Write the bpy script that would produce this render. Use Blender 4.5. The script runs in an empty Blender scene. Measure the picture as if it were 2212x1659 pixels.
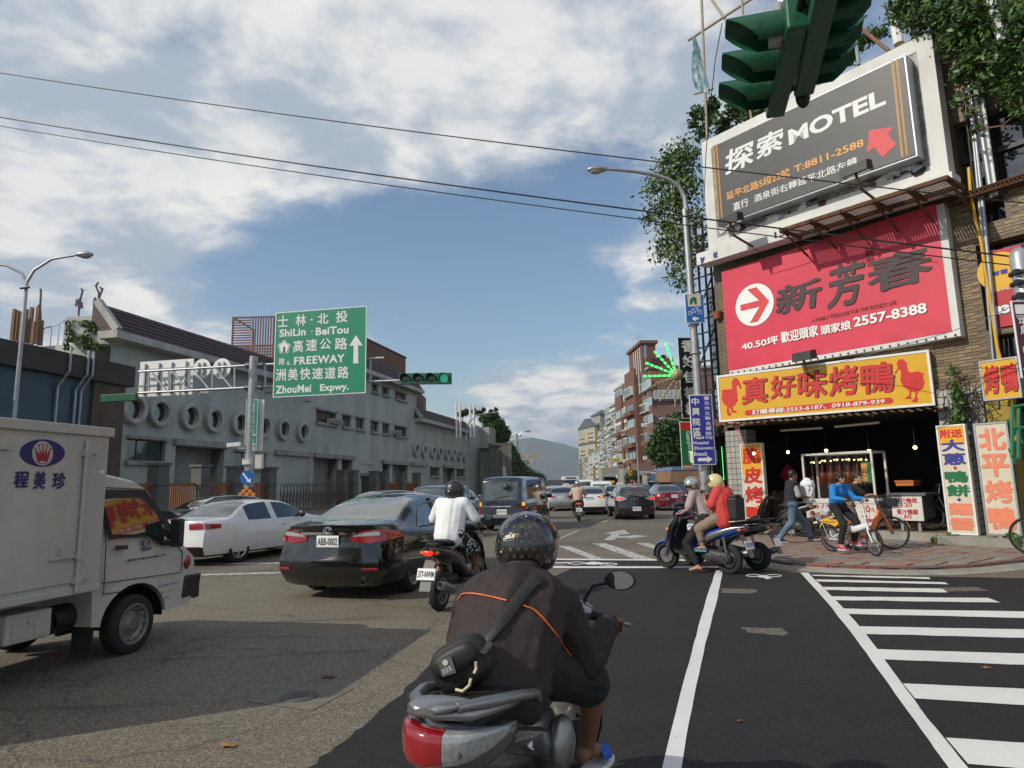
import bpy,bmesh,math,random
import numpy as np
from mathutils import Vector,Matrix
random.seed(7)
SC=bpy.context.scene
COL=SC.collection
R=math.radians
# ------------------------------------------------------------------ camera
IW,IH,FPX=2212.0,1659.0,1420.0
PIT,ROL,HC=R(8.75),R(1.25),1.58
cr,sr=math.cos(ROL),math.sin(ROL)
R0=Vector((1,0,0));U0=Vector((0,-math.sin(PIT),math.cos(PIT)));FW=Vector((0,math.cos(PIT),math.sin(PIT)))
CX=R0*cr-U0*sr;CY=R0*sr+U0*cr
cam=bpy.data.cameras.new('camera');camo=bpy.data.objects.new('camera',cam);COL.objects.link(camo)
camo.matrix_world=Matrix(((CX.x,CY.x,-FW.x,0),(CX.y,CY.y,-FW.y,0),(CX.z,CY.z,-FW.z,HC),(0,0,0,1)))
cam.sensor_width=36;cam.lens=36*FPX/IW;cam.clip_start=.05;cam.clip_end=20000
SC.camera=camo
# ------------------------------------------------------------------ light
SD=Vector((-.90,-.43,0)).normalized();EL=R(34.5)
SUN=Vector((SD.x*math.cos(EL),SD.y*math.cos(EL),math.sin(EL)))
sun=bpy.data.lights.new('sun','SUN');sun.energy=3.9;sun.angle=R(.5);sun.color=(1,.93,.80)
suno=bpy.data.objects.new('sun',sun);COL.objects.link(suno)
suno.rotation_euler=SUN.to_track_quat('Z','Y').to_euler();suno.location=(0,0,40)
SC.view_settings.view_transform='Standard';SC.view_settings.look='None'
SC.view_settings.exposure=-.12;SC.view_settings.gamma=1
SC.view_settings.use_curve_mapping=False
W=bpy.data.worlds.new('World');SC.world=W;W.use_nodes=True
def ray(px,py):
 return(CX*((px-IW/2)/FPX)-CY*((py-IH/2)/FPX)+FW)
O=Vector((0,0,HC))
def G(px,py,z=0.):
 d=ray(px,py);return O+d*((z-HC)/d.z)
def D(px,py,Y):
 d=ray(px,py);return O+d*(Y/d.y)
def world():
 nt=W.node_tree;N=nt.nodes;Lk=nt.links;N.clear()
 out=N.new('ShaderNodeOutputWorld');bg=N.new('ShaderNodeBackground')
 sky=N.new('ShaderNodeTexSky');sky.sky_type='NISHITA';sky.sun_disc=False
 sky.sun_elevation=EL;sky.sun_rotation=math.atan2(SUN.x,SUN.y)%(2*math.pi)
 sky.air_density=1.3;sky.dust_density=.7;sky.ozone_density=3.5;sky.altitude=10
 tc=N.new('ShaderNodeTexCoord')
 def vm(op,a,b=None):
  n=N.new('ShaderNodeVectorMath');n.operation=op
  for i,v in enumerate((a,b)):
   if v is None:continue
   if isinstance(v,(tuple,Vector)):n.inputs[i].default_value=v
   else:Lk.new(v,n.inputs[i])
  return n
 def m(op,a,b=None,c=None):
  n=N.new('ShaderNodeMath');n.operation=op
  for i,v in enumerate((a,b,c)):
   if v is None:continue
   if isinstance(v,(int,float)):n.inputs[i].default_value=v
   else:Lk.new(v,n.inputs[i])
  return n.outputs[0]
 def sm(v,a,b,c=0.,d=1.):
  n=N.new('ShaderNodeMapRange');n.interpolation_type='SMOOTHSTEP'
  Lk.new(v,n.inputs[0]);n.inputs[1].default_value=a;n.inputs[2].default_value=b
  n.inputs[3].default_value=c;n.inputs[4].default_value=d;return n.outputs[0]
 gen=vm('NORMALIZE',tc.outputs['Generated']).outputs[0]
 sep=N.new('ShaderNodeSeparateXYZ');Lk.new(gen,sep.inputs[0]);z=sep.outputs[2]
 zz=m('MAXIMUM',m('ADD',z,.16),.05)
 comb=N.new('ShaderNodeCombineXYZ')
 Lk.new(m('DIVIDE',sep.outputs[0],zz),comb.inputs[0]);Lk.new(m('DIVIDE',sep.outputs[1],zz),comb.inputs[1]);comb.inputs[2].default_value=1.7
 def noise(vec,s,det,rough,dist=0.):
  n=N.new('ShaderNodeTexNoise');n.inputs['Scale'].default_value=s;n.inputs['Detail'].default_value=det
  n.inputs['Roughness'].default_value=rough;n.inputs['Distortion'].default_value=dist;Lk.new(vec,n.inputs['Vector']);return n.outputs['Fac']
 n1=noise(comb.outputs[0],1.35,12,.60,.25)
 n2=noise(comb.outputs[0],5.5,10,.62,.35)
 n3=noise(comb.outputs[0],.42,3,.5)
 banks=[(250,250,.30,.60),(700,160,.26,.55),(60,480,.20,.34),(980,120,.20,.42),(430,60,.09,-.30),(370,90,.07,-.28),(640,30,.08,-.2),(150,330,.07,-.2),(1020,330,.10,.28),(760,380,.10,.16),(760,500,.20,-.36),(480,470,.13,-.22),(900,590,.07,.10),(820,660,.07,.25),(690,650,.06,.22),(1320,600,.10,.26),(1430,560,.07,.20),(1190,880,.13,.50),(1050,840,.07,.20),(1240,950,.08,.30),(1000,500,.16,-.46),(560,600,.16,-.34),(820,520,.12,-.22),(300,620,.10,-.16),(1300,300,.13,-.16),(1350,440,.10,-.12),(1150,700,.16,-.38),(1500,40,.25,.30),(1330,90,.12,.25),(200,700,.12,.22),(480,690,.06,.14),(1330,240,.05,.12),(1090,560,.03,.2),(1230,180,.05,.14),(500,330,.12,.2),(1180,1000,.05,.1)]
 acc=None
 for(px,py,s,w)in banks:
  d=ray(px,py).normalized()
  dist=vm('DISTANCE',gen,d).outputs['Value']
  g=m('MULTIPLY',m('EXPONENT',m('MULTIPLY',m('MULTIPLY',dist,dist),-1/(s*s))),w)
  acc=g if acc is None else m('ADD',acc,g)
 beyond=sm(sep.outputs[1],.35,-.1,0.,.26)
 den=m('ADD',m('ADD',m('MULTIPLY',n1,1.0),m('MULTIPLY',n2,.62)),m('ADD',acc,beyond))
 den=m('ADD',den,m('MULTIPLY',n3,.25))
 cov=sm(den,.94,1.30)
 thick=sm(den,1.15,1.7)
 shade=noise(vm('ADD',comb.outputs[0],(.045,.03,0)).outputs[0],3.2,9,.58,.2)
 lit=sm(shade,.40,.62)
 ccol=N.new('ShaderNodeMix');ccol.data_type='RGBA'
 ccol.inputs[6].default_value=(3.3,3.9,4.7,1);ccol.inputs[7].default_value=(7.3,7.15,6.9,1)
 Lk.new(m('MULTIPLY',lit,m('SUBTRACT',1.15,m('MULTIPLY',thick,.30))),ccol.inputs[0])
 mix=N.new('ShaderNodeMix');mix.data_type='RGBA'
 Lk.new(cov,mix.inputs[0]);Lk.new(sky.outputs[0],mix.inputs[6]);Lk.new(ccol.outputs[2],mix.inputs[7])
 low=m('MULTIPLY',sm(z,.115,.02),.72)
 mx2=N.new('ShaderNodeMix');mx2.data_type='RGBA';Lk.new(low,mx2.inputs[0]);Lk.new(mix.outputs[2],mx2.inputs[6])
 mx2.inputs[7].default_value=(1.75,2.35,3.1,1)
 Lk.new(mx2.outputs[2],bg.inputs[0]);bg.inputs[1].default_value=.135
 Lk.new(bg.outputs[0],out.inputs[0])
world()
# ------------------------------------------------------------------ materials
MATS={}
def mat(name,col=(.5,.5,.5),rough=.6,metal=0.,var=.12,vs=6.,bump=.0,bs=40.,coat=0.,emit=0.,ecol=None,trans=0.,alpha=1.,spec=.5,dirt=0.,kind=None,c2=None,st=(1,1,1)):
 if name in MATS:return MATS[name]
 M=bpy.data.materials.new(name);M.use_nodes=True;MATS[name]=M
 nt=M.node_tree;N=nt.nodes;L=nt.links;b=N['Principled BSDF']
 col=tuple(col[:3])+(1,)
 b.inputs['Roughness'].default_value=rough;b.inputs['Metallic'].default_value=metal
 b.inputs['Specular IOR Level'].default_value=spec
 b.inputs['Coat Weight'].default_value=coat;b.inputs['Coat Roughness'].default_value=.03
 b.inputs['Transmission Weight'].default_value=trans;b.inputs['Alpha'].default_value=alpha
 if emit:b.inputs['Emission Strength'].default_value=emit;b.inputs['Emission Color'].default_value=tuple((ecol or col)[:3])+(1,)
 tc=N.new('ShaderNodeTexCoord');mp=N.new('ShaderNodeMapping');mp.inputs['Scale'].default_value=st;L.new(tc.outputs['Object'],mp.inputs[0])
 n=N.new('ShaderNodeTexNoise');n.inputs['Scale'].default_value=vs;n.inputs['Detail'].default_value=8;n.inputs['Roughness'].default_value=.62;L.new(mp.outputs[0],n.inputs['Vector'])
 r=N.new('ShaderNodeValToRGB');L.new(n.outputs['Fac'],r.inputs[0])
 r.color_ramp.elements[0].position=.32;r.color_ramp.elements[1].position=.68
 r.color_ramp.elements[0].color=tuple(c*(1-var)for c in col[:3])+(1,)
 r.color_ramp.elements[1].color=(tuple(c2)+(1,))if c2 else tuple(min(1,c*(1+var))for c in col[:3])+(1,)
 last=r.outputs[0]
 if dirt:
  n2=N.new('ShaderNodeTexNoise');n2.inputs['Scale'].default_value=vs*.35;n2.inputs['Detail'].default_value=10;n2.inputs['Roughness'].default_value=.7
  mp2=N.new('ShaderNodeMapping');mp2.inputs['Scale'].default_value=(st[0],st[1],st[2]*.3);L.new(tc.outputs['Object'],mp2.inputs[0]);L.new(mp2.outputs[0],n2.inputs['Vector'])
  r2=N.new('ShaderNodeValToRGB');r2.color_ramp.elements[0].position=.42;r2.color_ramp.elements[1].position=.72;L.new(n2.outputs['Fac'],r2.inputs[0])
  mm=N.new('ShaderNodeMath');mm.operation='MULTIPLY';mm.inputs[1].default_value=dirt;L.new(r2.outputs[0],mm.inputs[0])
  mx=N.new('ShaderNodeMix');mx.data_type='RGBA';L.new(mm.outputs[0],mx.inputs[0]);L.new(last,mx.inputs[6]);mx.inputs[7].default_value=(.06,.05,.04,1);last=mx.outputs[2]
 L.new(last,b.inputs['Base Color'])
 rr=N.new('ShaderNodeMapRange');L.new(n.outputs['Fac'],rr.inputs[0]);rr.inputs[3].default_value=max(0,rough-.06)if rough>.1 else rough;rr.inputs[4].default_value=min(1,rough+.08)if rough>.1 else rough;L.new(rr.outputs[0],b.inputs['Roughness'])
 if bump:
  nb=N.new('ShaderNodeTexNoise');nb.inputs['Scale'].default_value=bs;nb.inputs['Detail'].default_value=6;L.new(tc.outputs['Object'],nb.inputs['Vector'])
  bp=N.new('ShaderNodeBump');bp.inputs['Strength'].default_value=bump;bp.inputs['Distance'].default_value=.02;L.new(nb.outputs['Fac'],bp.inputs['Height']);L.new(bp.outputs[0],b.inputs['Normal'])
 return M
def tile_mat(name,c1,c2,mortar,w,h,mw=.012,rough=.5,axis=None,dirt=.3,bump=.4,offs=.5):
 """tiled wall; uses object coords: u along the wall = local X, height = local Z"""
 M=bpy.data.materials.new(name);M.use_nodes=True;MATS[name]=M
 N=M.node_tree.nodes;L=M.node_tree.links;b=N['Principled BSDF'];b.inputs['Roughness'].default_value=rough
 tc=N.new('ShaderNodeTexCoord');sp=N.new('ShaderNodeSeparateXYZ');L.new(tc.outputs['Object'],sp.inputs[0])
 ad=N.new('ShaderNodeMath');ad.operation='ADD';L.new(sp.outputs[0],ad.inputs[0]);L.new(sp.outputs[1],ad.inputs[1])
 cb=N.new('ShaderNodeCombineXYZ');L.new(ad.outputs[0],cb.inputs[0]);L.new(sp.outputs[2],cb.inputs[1])
 br=N.new('ShaderNodeTexBrick');L.new(cb.outputs[0],br.inputs['Vector']);br.offset=offs
 br.inputs['Scale'].default_value=1;br.inputs['Brick Width'].default_value=w;br.inputs['Row Height'].default_value=h
 br.inputs['Mortar Size'].default_value=mw;br.inputs['Color1'].default_value=tuple(c1)+(1,);br.inputs['Color2'].default_value=tuple(c2)+(1,);br.inputs['Mortar'].default_value=tuple(mortar)+(1,)
 n2=N.new('ShaderNodeTexNoise');n2.inputs['Scale'].default_value=.5;n2.inputs['Detail'].default_value=10;n2.inputs['Roughness'].default_value=.7
 mp=N.new('ShaderNodeMapping');mp.inputs['Scale'].default_value=(1,1,.25);L.new(tc.outputs['Object'],mp.inputs[0]);L.new(mp.outputs[0],n2.inputs['Vector'])
 r2=N.new('ShaderNodeValToRGB');r2.color_ramp.elements[0].position=.42;r2.color_ramp.elements[1].position=.75;L.new(n2.outputs['Fac'],r2.inputs[0])
 mm=N.new('ShaderNodeMath');mm.operation='MULTIPLY';mm.inputs[1].default_value=dirt;L.new(r2.outputs[0],mm.inputs[0])
 mx=N.new('ShaderNodeMix');mx.data_type='RGBA';L.new(mm.outputs[0],mx.inputs[0]);L.new(br.outputs['Color'],mx.inputs[6]);mx.inputs[7].default_value=(.05,.045,.035,1)
 L.new(mx.outputs[2],b.inputs['Base Color'])
 bp=N.new('ShaderNodeBump');bp.inputs['Strength'].default_value=bump;bp.inputs['Distance'].default_value=.01;bp.invert=True;L.new(br.outputs['Fac'],bp.inputs['Height']);L.new(bp.outputs[0],b.inputs['Normal'])
 return M
def asphalt(name,base,speck,patch,tone2,wear=.5,rough=.85):
 M=bpy.data.materials.new(name);M.use_nodes=True;MATS[name]=M
 N=M.node_tree.nodes;L=M.node_tree.links;b=N['Principled BSDF']
 b.inputs['Roughness'].default_value=rough;b.inputs['Specular IOR Level'].default_value=.35
 tc=N.new('ShaderNodeTexCoord')
 def noise(s,d=8,r=.6,st=None,dist=0):
  n=N.new('ShaderNodeTexNoise');n.inputs['Scale'].default_value=s;n.inputs['Detail'].default_value=d;n.inputs['Roughness'].default_value=r;n.inputs['Distortion'].default_value=dist
  if st:mp=N.new('ShaderNodeMapping');mp.inputs['Scale'].default_value=st[:3];mp.inputs['Rotation'].default_value=(0,0,st[3]);L.new(tc.outputs['Object'],mp.inputs[0]);L.new(mp.outputs[0],n.inputs['Vector'])
  else:L.new(tc.outputs['Object'],n.inputs['Vector'])
  return n.outputs['Fac']
 def ramp(v,a,b_,c0,c1):
  r=N.new('ShaderNodeValToRGB');r.color_ramp.elements[0].position=a;r.color_ramp.elements[1].position=b_
  r.color_ramp.elements[0].color=c0;r.color_ramp.elements[1].color=c1;L.new(v,r.inputs[0]);return r.outputs[0]
 def mix(f,a,c):
  x=N.new('ShaderNodeMix');x.data_type='RGBA'
  if isinstance(f,float):x.inputs[0].default_value=f
  else:L.new(f,x.inputs[0])
  for i,v in((6,a),(7,c)):
   if isinstance(v,tuple):x.inputs[i].default_value=v
   else:L.new(v,x.inputs[i])
  return x.outputs[2]
 bw=lambda v,a,b_:ramp(v,a,b_,(0,0,0,1),(1,1,1,1))
 c=mix(bw(noise(.35,8,.65),.35,.65),tuple(base)+(1,),tuple(tone2)+(1,))
 vo=N.new('ShaderNodeTexVoronoi');vo.inputs['Scale'].default_value=95;L.new(tc.outputs['Object'],vo.inputs['Vector'])
 sc=N.new('ShaderNodeSeparateColor');L.new(vo.outputs['Color'],sc.inputs[0])
 g=N.new('ShaderNodeMath');g.operation='MULTIPLY';g.inputs[1].default_value=speck;L.new(bw(sc.outputs[0],.55,.95),g.inputs[0])
 c=mix(g.outputs[0],c,tuple(min(1,x*3.2)for x in base)+(1,))
 g2=N.new('ShaderNodeMath');g2.operation='MULTIPLY';g2.inputs[1].default_value=.55;L.new(bw(sc.outputs[1],.6,.9),g2.inputs[0])
 c=mix(g2.outputs[0],c,tuple(x*.35 for x in base)+(1,))
 st=N.new('ShaderNodeMath');st.operation='MULTIPLY';st.inputs[1].default_value=patch;L.new(bw(noise(1.1,9,.68,(.35,2.2,1,.25),.6),.54,.74),st.inputs[0])
 c=mix(st.outputs[0],c,(.028,.026,.024,1))
 s2=N.new('ShaderNodeMath');s2.operation='MULTIPLY';s2.inputs[1].default_value=patch*.5;L.new(bw(noise(.16,5,.6),.5,.62),s2.inputs[0])
 c=mix(s2.outputs[0],c,tuple(x*.55 for x in base)+(1,))
 v2=N.new('ShaderNodeTexVoronoi');v2.feature='DISTANCE_TO_EDGE';v2.inputs['Scale'].default_value=.5
 nn=N.new('ShaderNodeTexNoise');nn.inputs['Scale'].default_value=1.5;nn.inputs['Detail'].default_value=6;L.new(tc.outputs['Object'],nn.inputs['Vector'])
 va=N.new('ShaderNodeVectorMath');va.operation='ADD';L.new(tc.outputs['Object'],va.inputs[0]);L.new(nn.outputs['Color'],va.inputs[1]);L.new(va.outputs[0],v2.inputs['Vector'])
 ck=N.new('ShaderNodeMath');ck.operation='MULTIPLY';ck.inputs[1].default_value=wear;L.new(ramp(v2.outputs['Distance'],.0,.012,(1,1,1,1),(0,0,0,1)),ck.inputs[0])
 c=mix(ck.outputs[0],c,(.02,.018,.016,1))
 L.new(c,b.inputs['Base Color'])
 bp=N.new('ShaderNodeBump');bp.inputs['Strength'].default_value=.55;bp.inputs['Distance'].default_value=.006;L.new(noise(160,3,.7),bp.inputs['Height']);L.new(bp.outputs[0],b.inputs['Normal'])
 return M
def paint_mat(name,col,wear,under,scale=9.):
 """road paint: chipped where the noise is high"""
 M=bpy.data.materials.new(name);M.use_nodes=True;MATS[name]=M
 N=M.node_tree.nodes;L=M.node_tree.links;b=N['Principled BSDF'];b.inputs['Roughness'].default_value=.6
 tc=N.new('ShaderNodeTexCoord');n=N.new('ShaderNodeTexNoise');n.inputs['Scale'].default_value=scale;n.inputs['Detail'].default_value=12;n.inputs['Roughness'].default_value=.72;L.new(tc.outputs['Object'],n.inputs['Vector'])
 r=N.new('ShaderNodeValToRGB');r.color_ramp.elements[0].position=1-wear-.06;r.color_ramp.elements[1].position=1-wear+.03
 r.color_ramp.elements[0].color=tuple(col)+(1,);r.color_ramp.elements[1].color=tuple(under)+(1,);L.new(n.outputs['Fac'],r.inputs[0])
 n2=N.new('ShaderNodeTexNoise');n2.inputs['Scale'].default_value=1.2;n2.inputs['Detail'].default_value=9;L.new(tc.outputs['Object'],n2.inputs['Vector'])
 mx=N.new('ShaderNodeMix');mx.data_type='RGBA';mx.blend_type='MULTIPLY';mx.inputs[0].default_value=.5;L.new(r.outputs[0],mx.inputs[6]);L.new(n2.outputs['Fac'],mx.inputs[7])
 g=N.new('ShaderNodeMix');g.data_type='RGBA';g.inputs[0].default_value=.45;L.new(mx.outputs[2],g.inputs[6]);L.new(r.outputs[0],g.inputs[7])
 L.new(g.outputs[2],b.inputs['Base Color'])
 return M
asphalt('old_asphalt',(.122,.107,.082),.6,.85,(.165,.146,.11))
asphalt('new_asphalt',(.0135,.013,.0145),.4,.35,(.024,.023,.0225),.0,.85)
asphalt('dark_patch',(.045,.043,.042),.4,.3,(.06,.056,.052),.3)
paint_mat('white_paint',(.78,.78,.75),.34,(.5,.5,.48))
paint_mat('worn_paint',(.62,.61,.56),.46,(.17,.16,.14))
paint_mat('red_paint',(.26,.055,.045),.50,(.17,.14,.115),7.)
mat('concrete',(.30,.285,.25),.85,var=.18,vs=2.2,bump=.25,bs=30,dirt=.5)
mat('dark_concrete',(.12,.112,.10),.85,var=.25,vs=1.5,bump=.25,bs=20,dirt=.6)
mat('white_enamel',(.74,.74,.72),.35,var=.04,dirt=.12)
mat('galv',(.36,.38,.40),.45,.75,var=.12,vs=8,dirt=.15)
mat('steel',(.55,.56,.57),.25,.95,var=.08)
mat('chrome',(.75,.75,.76),.08,1.,var=.03)
mat('black',(.012,.012,.013),.5,var=.2)
mat('rubber',(.016,.016,.016),.8,var=.25,vs=20,bump=.2)
mat('black_plastic',(.022,.022,.024),.42,var=.2,vs=14)
mat('grey_plastic',(.11,.11,.115),.5,var=.12)
mat('glass_dark',(.010,.014,.016),.03,spec=.9,var=.0,coat=1)
mat('glass_mid',(.045,.06,.062),.03,spec=.9,var=.0,coat=1)
mat('red_lamp',(.26,.006,.012),.12,coat=1,var=.1)
mat('red_lit',(.7,.01,.01),.15,coat=1,emit=1.3,ecol=(1,.03,.01))
mat('amber_lit',(.8,.25,.02),.15,emit=1.3,ecol=(1,.35,.02))
mat('amber_lamp',(.65,.2,.02),.15,coat=1)
mat('clear_lamp',(.34,.35,.35),.12,.3,coat=1,var=.25,vs=60)
mat('plate_white',(.78,.79,.78),.4,var=.03)
mat('ink',(.012,.012,.014),.6)
mat('skin',(.42,.22,.14),.55,var=.08,vs=12,bump=.05)
mat('skin_dark',(.20,.095,.055),.5,var=.1,vs=12)
mat('hair',(.010,.009,.008),.45,var=.3,vs=40)
mat('wood',(.20,.11,.06),.7,var=.25,vs=3,st=(1,8,1))
# ------------------------------------------------------------------ mesh builder
MW={}
def tag(o,label=None,cat=None,group=None,kind=None):
 if label:o['label']=label
 if cat:o['category']=cat
 if group:o['group']=group
 if kind:o['kind']=kind
 return o
def thing(name,label,cat,loc=(0,0,0),rz=0.,group=None,kind=None,parent=None):
 o=bpy.data.objects.new(name,None);COL.objects.link(o);o.empty_display_size=.2
 M=Matrix.Translation(Vector(loc))@Matrix.Rotation(rz,4,'Z')
 o.matrix_world=M;MW[o.name]=M
 return tag(o,label,cat,group,kind)
def gm(m):return MATS[m]if isinstance(m,str)else m
SPLIT={'sill','roof_rail','pillar','engine_cover','side_panel','conduit','clamp','rafter','stiffener','trim','handle','headlamp','fork','rack','leg','mud_flap','tailboard','post','notice','roof_seam','wall','pedal','neon_ray','eye','grab_rail'}
class MB:
 def __init__(s):s.v=[];s.f=[];s.m=[];s.cm=0
 def n(s):return len(s.v)
 def add(s,vs,fs,M=None):
  b=len(s.v)
  for p in vs:
   p=Vector(p);s.v.append(M@p if M is not None else p)
  for f in fs:s.f.append(tuple(b+i for i in f));s.m.append(s.cm)
  return s
 def box(s,c,d,rz=0.,M=None):
  x,y,z=d[0]/2,d[1]/2,d[2]/2
  T=Matrix.Translation(Vector(c))@Matrix.Rotation(rz,4,'Z')
  if M is not None:T=M@T
  return s.add([(i*x,j*y,k*z)for k in(-1,1)for j in(-1,1)for i in(-1,1)],[(0,2,3,1),(4,5,7,6),(0,1,5,4),(2,6,7,3),(0,4,6,2),(1,3,7,5)],T)
 def span(s,a,b,M=None):
  a=Vector(a);b=Vector(b);return s.box((a+b)/2,[abs(b[i]-a[i])for i in range(3)],0,M)
 def beam(s,a,b,w,h=None,up=(0,0,1)):
  a=Vector(a);b=Vector(b);h=h or w;d=b-a;L=d.length
  if L<1e-6:return s
  d.normalize();u=Vector(up);x=d.cross(u)
  if x.length<1e-3:x=d.cross(Vector((0,1,0)))
  x.normalize();z=x.cross(d)
  M=Matrix(((x.x,d.x,z.x,0),(x.y,d.y,z.y,0),(x.z,d.z,z.z,0),(0,0,0,1)));c=(a+b)/2
  M=Matrix.Translation(c)@M
  return s.box((0,0,0),(w,L,h),0,M)
 def rings(s,rings,closed=True,caps=True):
  b=len(s.v);n=len(rings[0])
  for r in rings:
   for p in r:s.v.append(Vector(p))
  for i in range(len(rings)-1):
   for j in range(n if closed else n-1):
    k=(j+1)%n
    s.f.append((b+i*n+j,b+i*n+k,b+(i+1)*n+k,b+(i+1)*n+j));s.m.append(s.cm)
  if caps and closed:
   s.f.append(tuple(b+j for j in reversed(range(n))));s.m.append(s.cm)
   s.f.append(tuple(b+(len(rings)-1)*n+j for j in range(n)));s.m.append(s.cm)
  return s
 def tube(s,pts,r,n=8,caps=True,flat=1.,up=(0,0,1)):
  pts=[Vector(p)for p in pts]
  if not hasattr(r,'__len__'):r=[r]*len(pts)
  rs=[];last=None
  for i,p in enumerate(pts):
   d=(pts[min(i+1,len(pts)-1)]-pts[max(i-1,0)])
   if d.length<1e-9:d=Vector((0,0,1))
   d.normalize();u=Vector(up)
   x=d.cross(u)
   if x.length<.15:x=d.cross(Vector((0,1,0)))if abs(d.y)<.9 else d.cross(Vector((1,0,0)))
   x.normalize()
   if last is not None and x.dot(last)<0:x=-x
   last=x;z=x.cross(d)
   rs.append([p+x*(math.cos(2*math.pi*j/n)*r[i])+z*(math.sin(2*math.pi*j/n)*r[i]*flat)for j in range(n)])
  return s.rings(rs,True,caps)
 def cyl(s,a,b,r,n=12,r2=None):return s.tube([a,b],[r,r if r2 is None else r2],n)
 def sphere(s,c,r,nu=12,nv=8,M=None,v0=0.,v1=1.):
  if not hasattr(r,'__len__'):r=(r,r,r)
  vs=[]
  for i in range(nv+1):
   t=math.pi*(v0+(v1-v0)*i/nv)
   for j in range(nu):
    a=2*math.pi*j/nu;vs.append((c[0]+r[0]*math.sin(t)*math.cos(a),c[1]+r[1]*math.sin(t)*math.sin(a),c[2]+r[2]*math.cos(t)))
  fs=[(i*nu+j,(i+1)*nu+j,(i+1)*nu+(j+1)%nu,i*nu+(j+1)%nu)for i in range(nv)for j in range(nu)]
  return s.add(vs,fs,M)
 def prism(s,pts,d,M=None):
  """pts: polygon (3D points), extruded by vector d"""
  n=len(pts);d=Vector(d);a=[Vector(p)for p in pts]
  return s.add(a+[p+d for p in a],[tuple(reversed(range(n))),tuple(range(n,2*n))]+[(i,(i+1)%n,n+(i+1)%n,n+i)for i in range(n)],M)
 def lathe(s,prof,n=24,M=None,closed=False):
  """prof: (r,z) about local Z"""
  vs=[(r*math.cos(2*math.pi*j/n),r*math.sin(2*math.pi*j/n),z)for(r,z)in prof for j in range(n)];k=len(prof)
  fs=[(i*n+j,i*n+(j+1)%n,((i+1)%k)*n+(j+1)%n,((i+1)%k)*n+j)for i in range(k if closed else k-1)for j in range(n)]
  return s.add(vs,fs,M)
 def grid(s,P,flip=False):
  b=len(s.v);n=len(P);m=len(P[0])
  for row in P:
   for p in row:s.v.append(Vector(p))
  for i in range(n-1):
   for j in range(m-1):
    f=(b+i*m+j,b+i*m+j+1,b+(i+1)*m+j+1,b+(i+1)*m+j)
    s.f.append(tuple(reversed(f))if flip else f);s.m.append(s.cm)
  return s
 def mesh(s,name,inv=None,smooth=0):
  me=bpy.data.meshes.new(name)
  me.from_pydata([(inv@p if inv is not None else p)for p in s.v],[],s.f)
  if smooth:
   me.polygons.foreach_set('use_smooth',[True]*len(me.polygons));me.update()
   if smooth<180:me.set_sharp_from_angle(angle=R(smooth))
  return me
 def islands(s):
  par=list(range(len(s.v)))
  def find(i):
   while par[i]!=i:par[i]=par[par[i]];i=par[i]
   return i
  for f in s.f:
   a=find(f[0])
   for i in f[1:]:par[find(i)]=a
  g_={}
  for k,f in enumerate(s.f):g_.setdefault(find(f[0]),[]).append(k)
  return list(g_.values())
 def build(s,name,m,parent=None,smooth=0,world=False,kind=None,bevel=0.,label=None):
  if name in SPLIT and parent is not None and not kind:
   il=s.islands()
   if 1<len(il)<=12:
    out=[]
    for fs in il:
     used=sorted({i for k in fs for i in s.f[k]});mp={v:i for i,v in enumerate(used)};q=MB();q.v=[s.v[i]for i in used];q.f=[tuple(mp[i]for i in s.f[k])for k in fs];q.m=[s.m[k]for k in fs]
     out.append(q._build(name,m,parent,smooth,world,kind,bevel,label))
    return out[0]
  return s._build(name,m,parent,smooth,world,kind,bevel,label)
 def _build(s,name,m,parent=None,smooth=0,world=False,kind=None,bevel=0.,label=None):
  inv=MW[parent.name].inverted()if(parent is not None and world and parent.name in MW)else None
  me=s.mesh(name,inv,smooth)
  ms=m if isinstance(m,(list,tuple))else[m]
  for q in ms:me.materials.append(gm(q))
  if len(ms)>1:me.polygons.foreach_set('material_index',s.m)
  o=bpy.data.objects.new(name,me);COL.objects.link(o)
  if parent is not None:o.parent=parent
  if kind:o['kind']=kind
  if label:o['label']=label
  if bevel:
   bv=o.modifiers.new('bevel','BEVEL');bv.width=bevel;bv.segments=2;bv.limit_method='ANGLE'
  return o
def new(me,name,parent,M=None,m=None):
 o=bpy.data.objects.new(name,me);COL.objects.link(o)
 if parent is not None:o.parent=parent
 if M is not None:o.matrix_local=M
 return o
_tree={}
def copy_tree(o,parent=None,skip=()):
 c=o.copy();COL.objects.link(c);c.parent=parent
 if parent is not None:c.matrix_parent_inverse=o.matrix_parent_inverse
 for ch in list(o.children):
  if ch.name.split('.')[0]not in skip:copy_tree(ch,c,skip)
 return c
_tc=bpy.data.curves.new('lettering','FONT');_to=bpy.data.objects.new('lettering_source',_tc);COL.objects.link(_to)
def text_mesh(txt,bold=0.,shear=0.,ext=.0,ls=1.,res=3,spacing=1.,align='CENTER'):
 _tc.body=txt;_tc.offset=bold;_tc.shear=shear;_tc.extrude=ext;_tc.space_line=ls;_tc.resolution_u=res;_tc.space_character=spacing;_tc.align_x=align
 _tc.size=1
 dg=bpy.context.evaluated_depsgraph_get();dg.update()
 me=bpy.data.meshes.new_from_object(_to.evaluated_get(dg));return me
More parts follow.
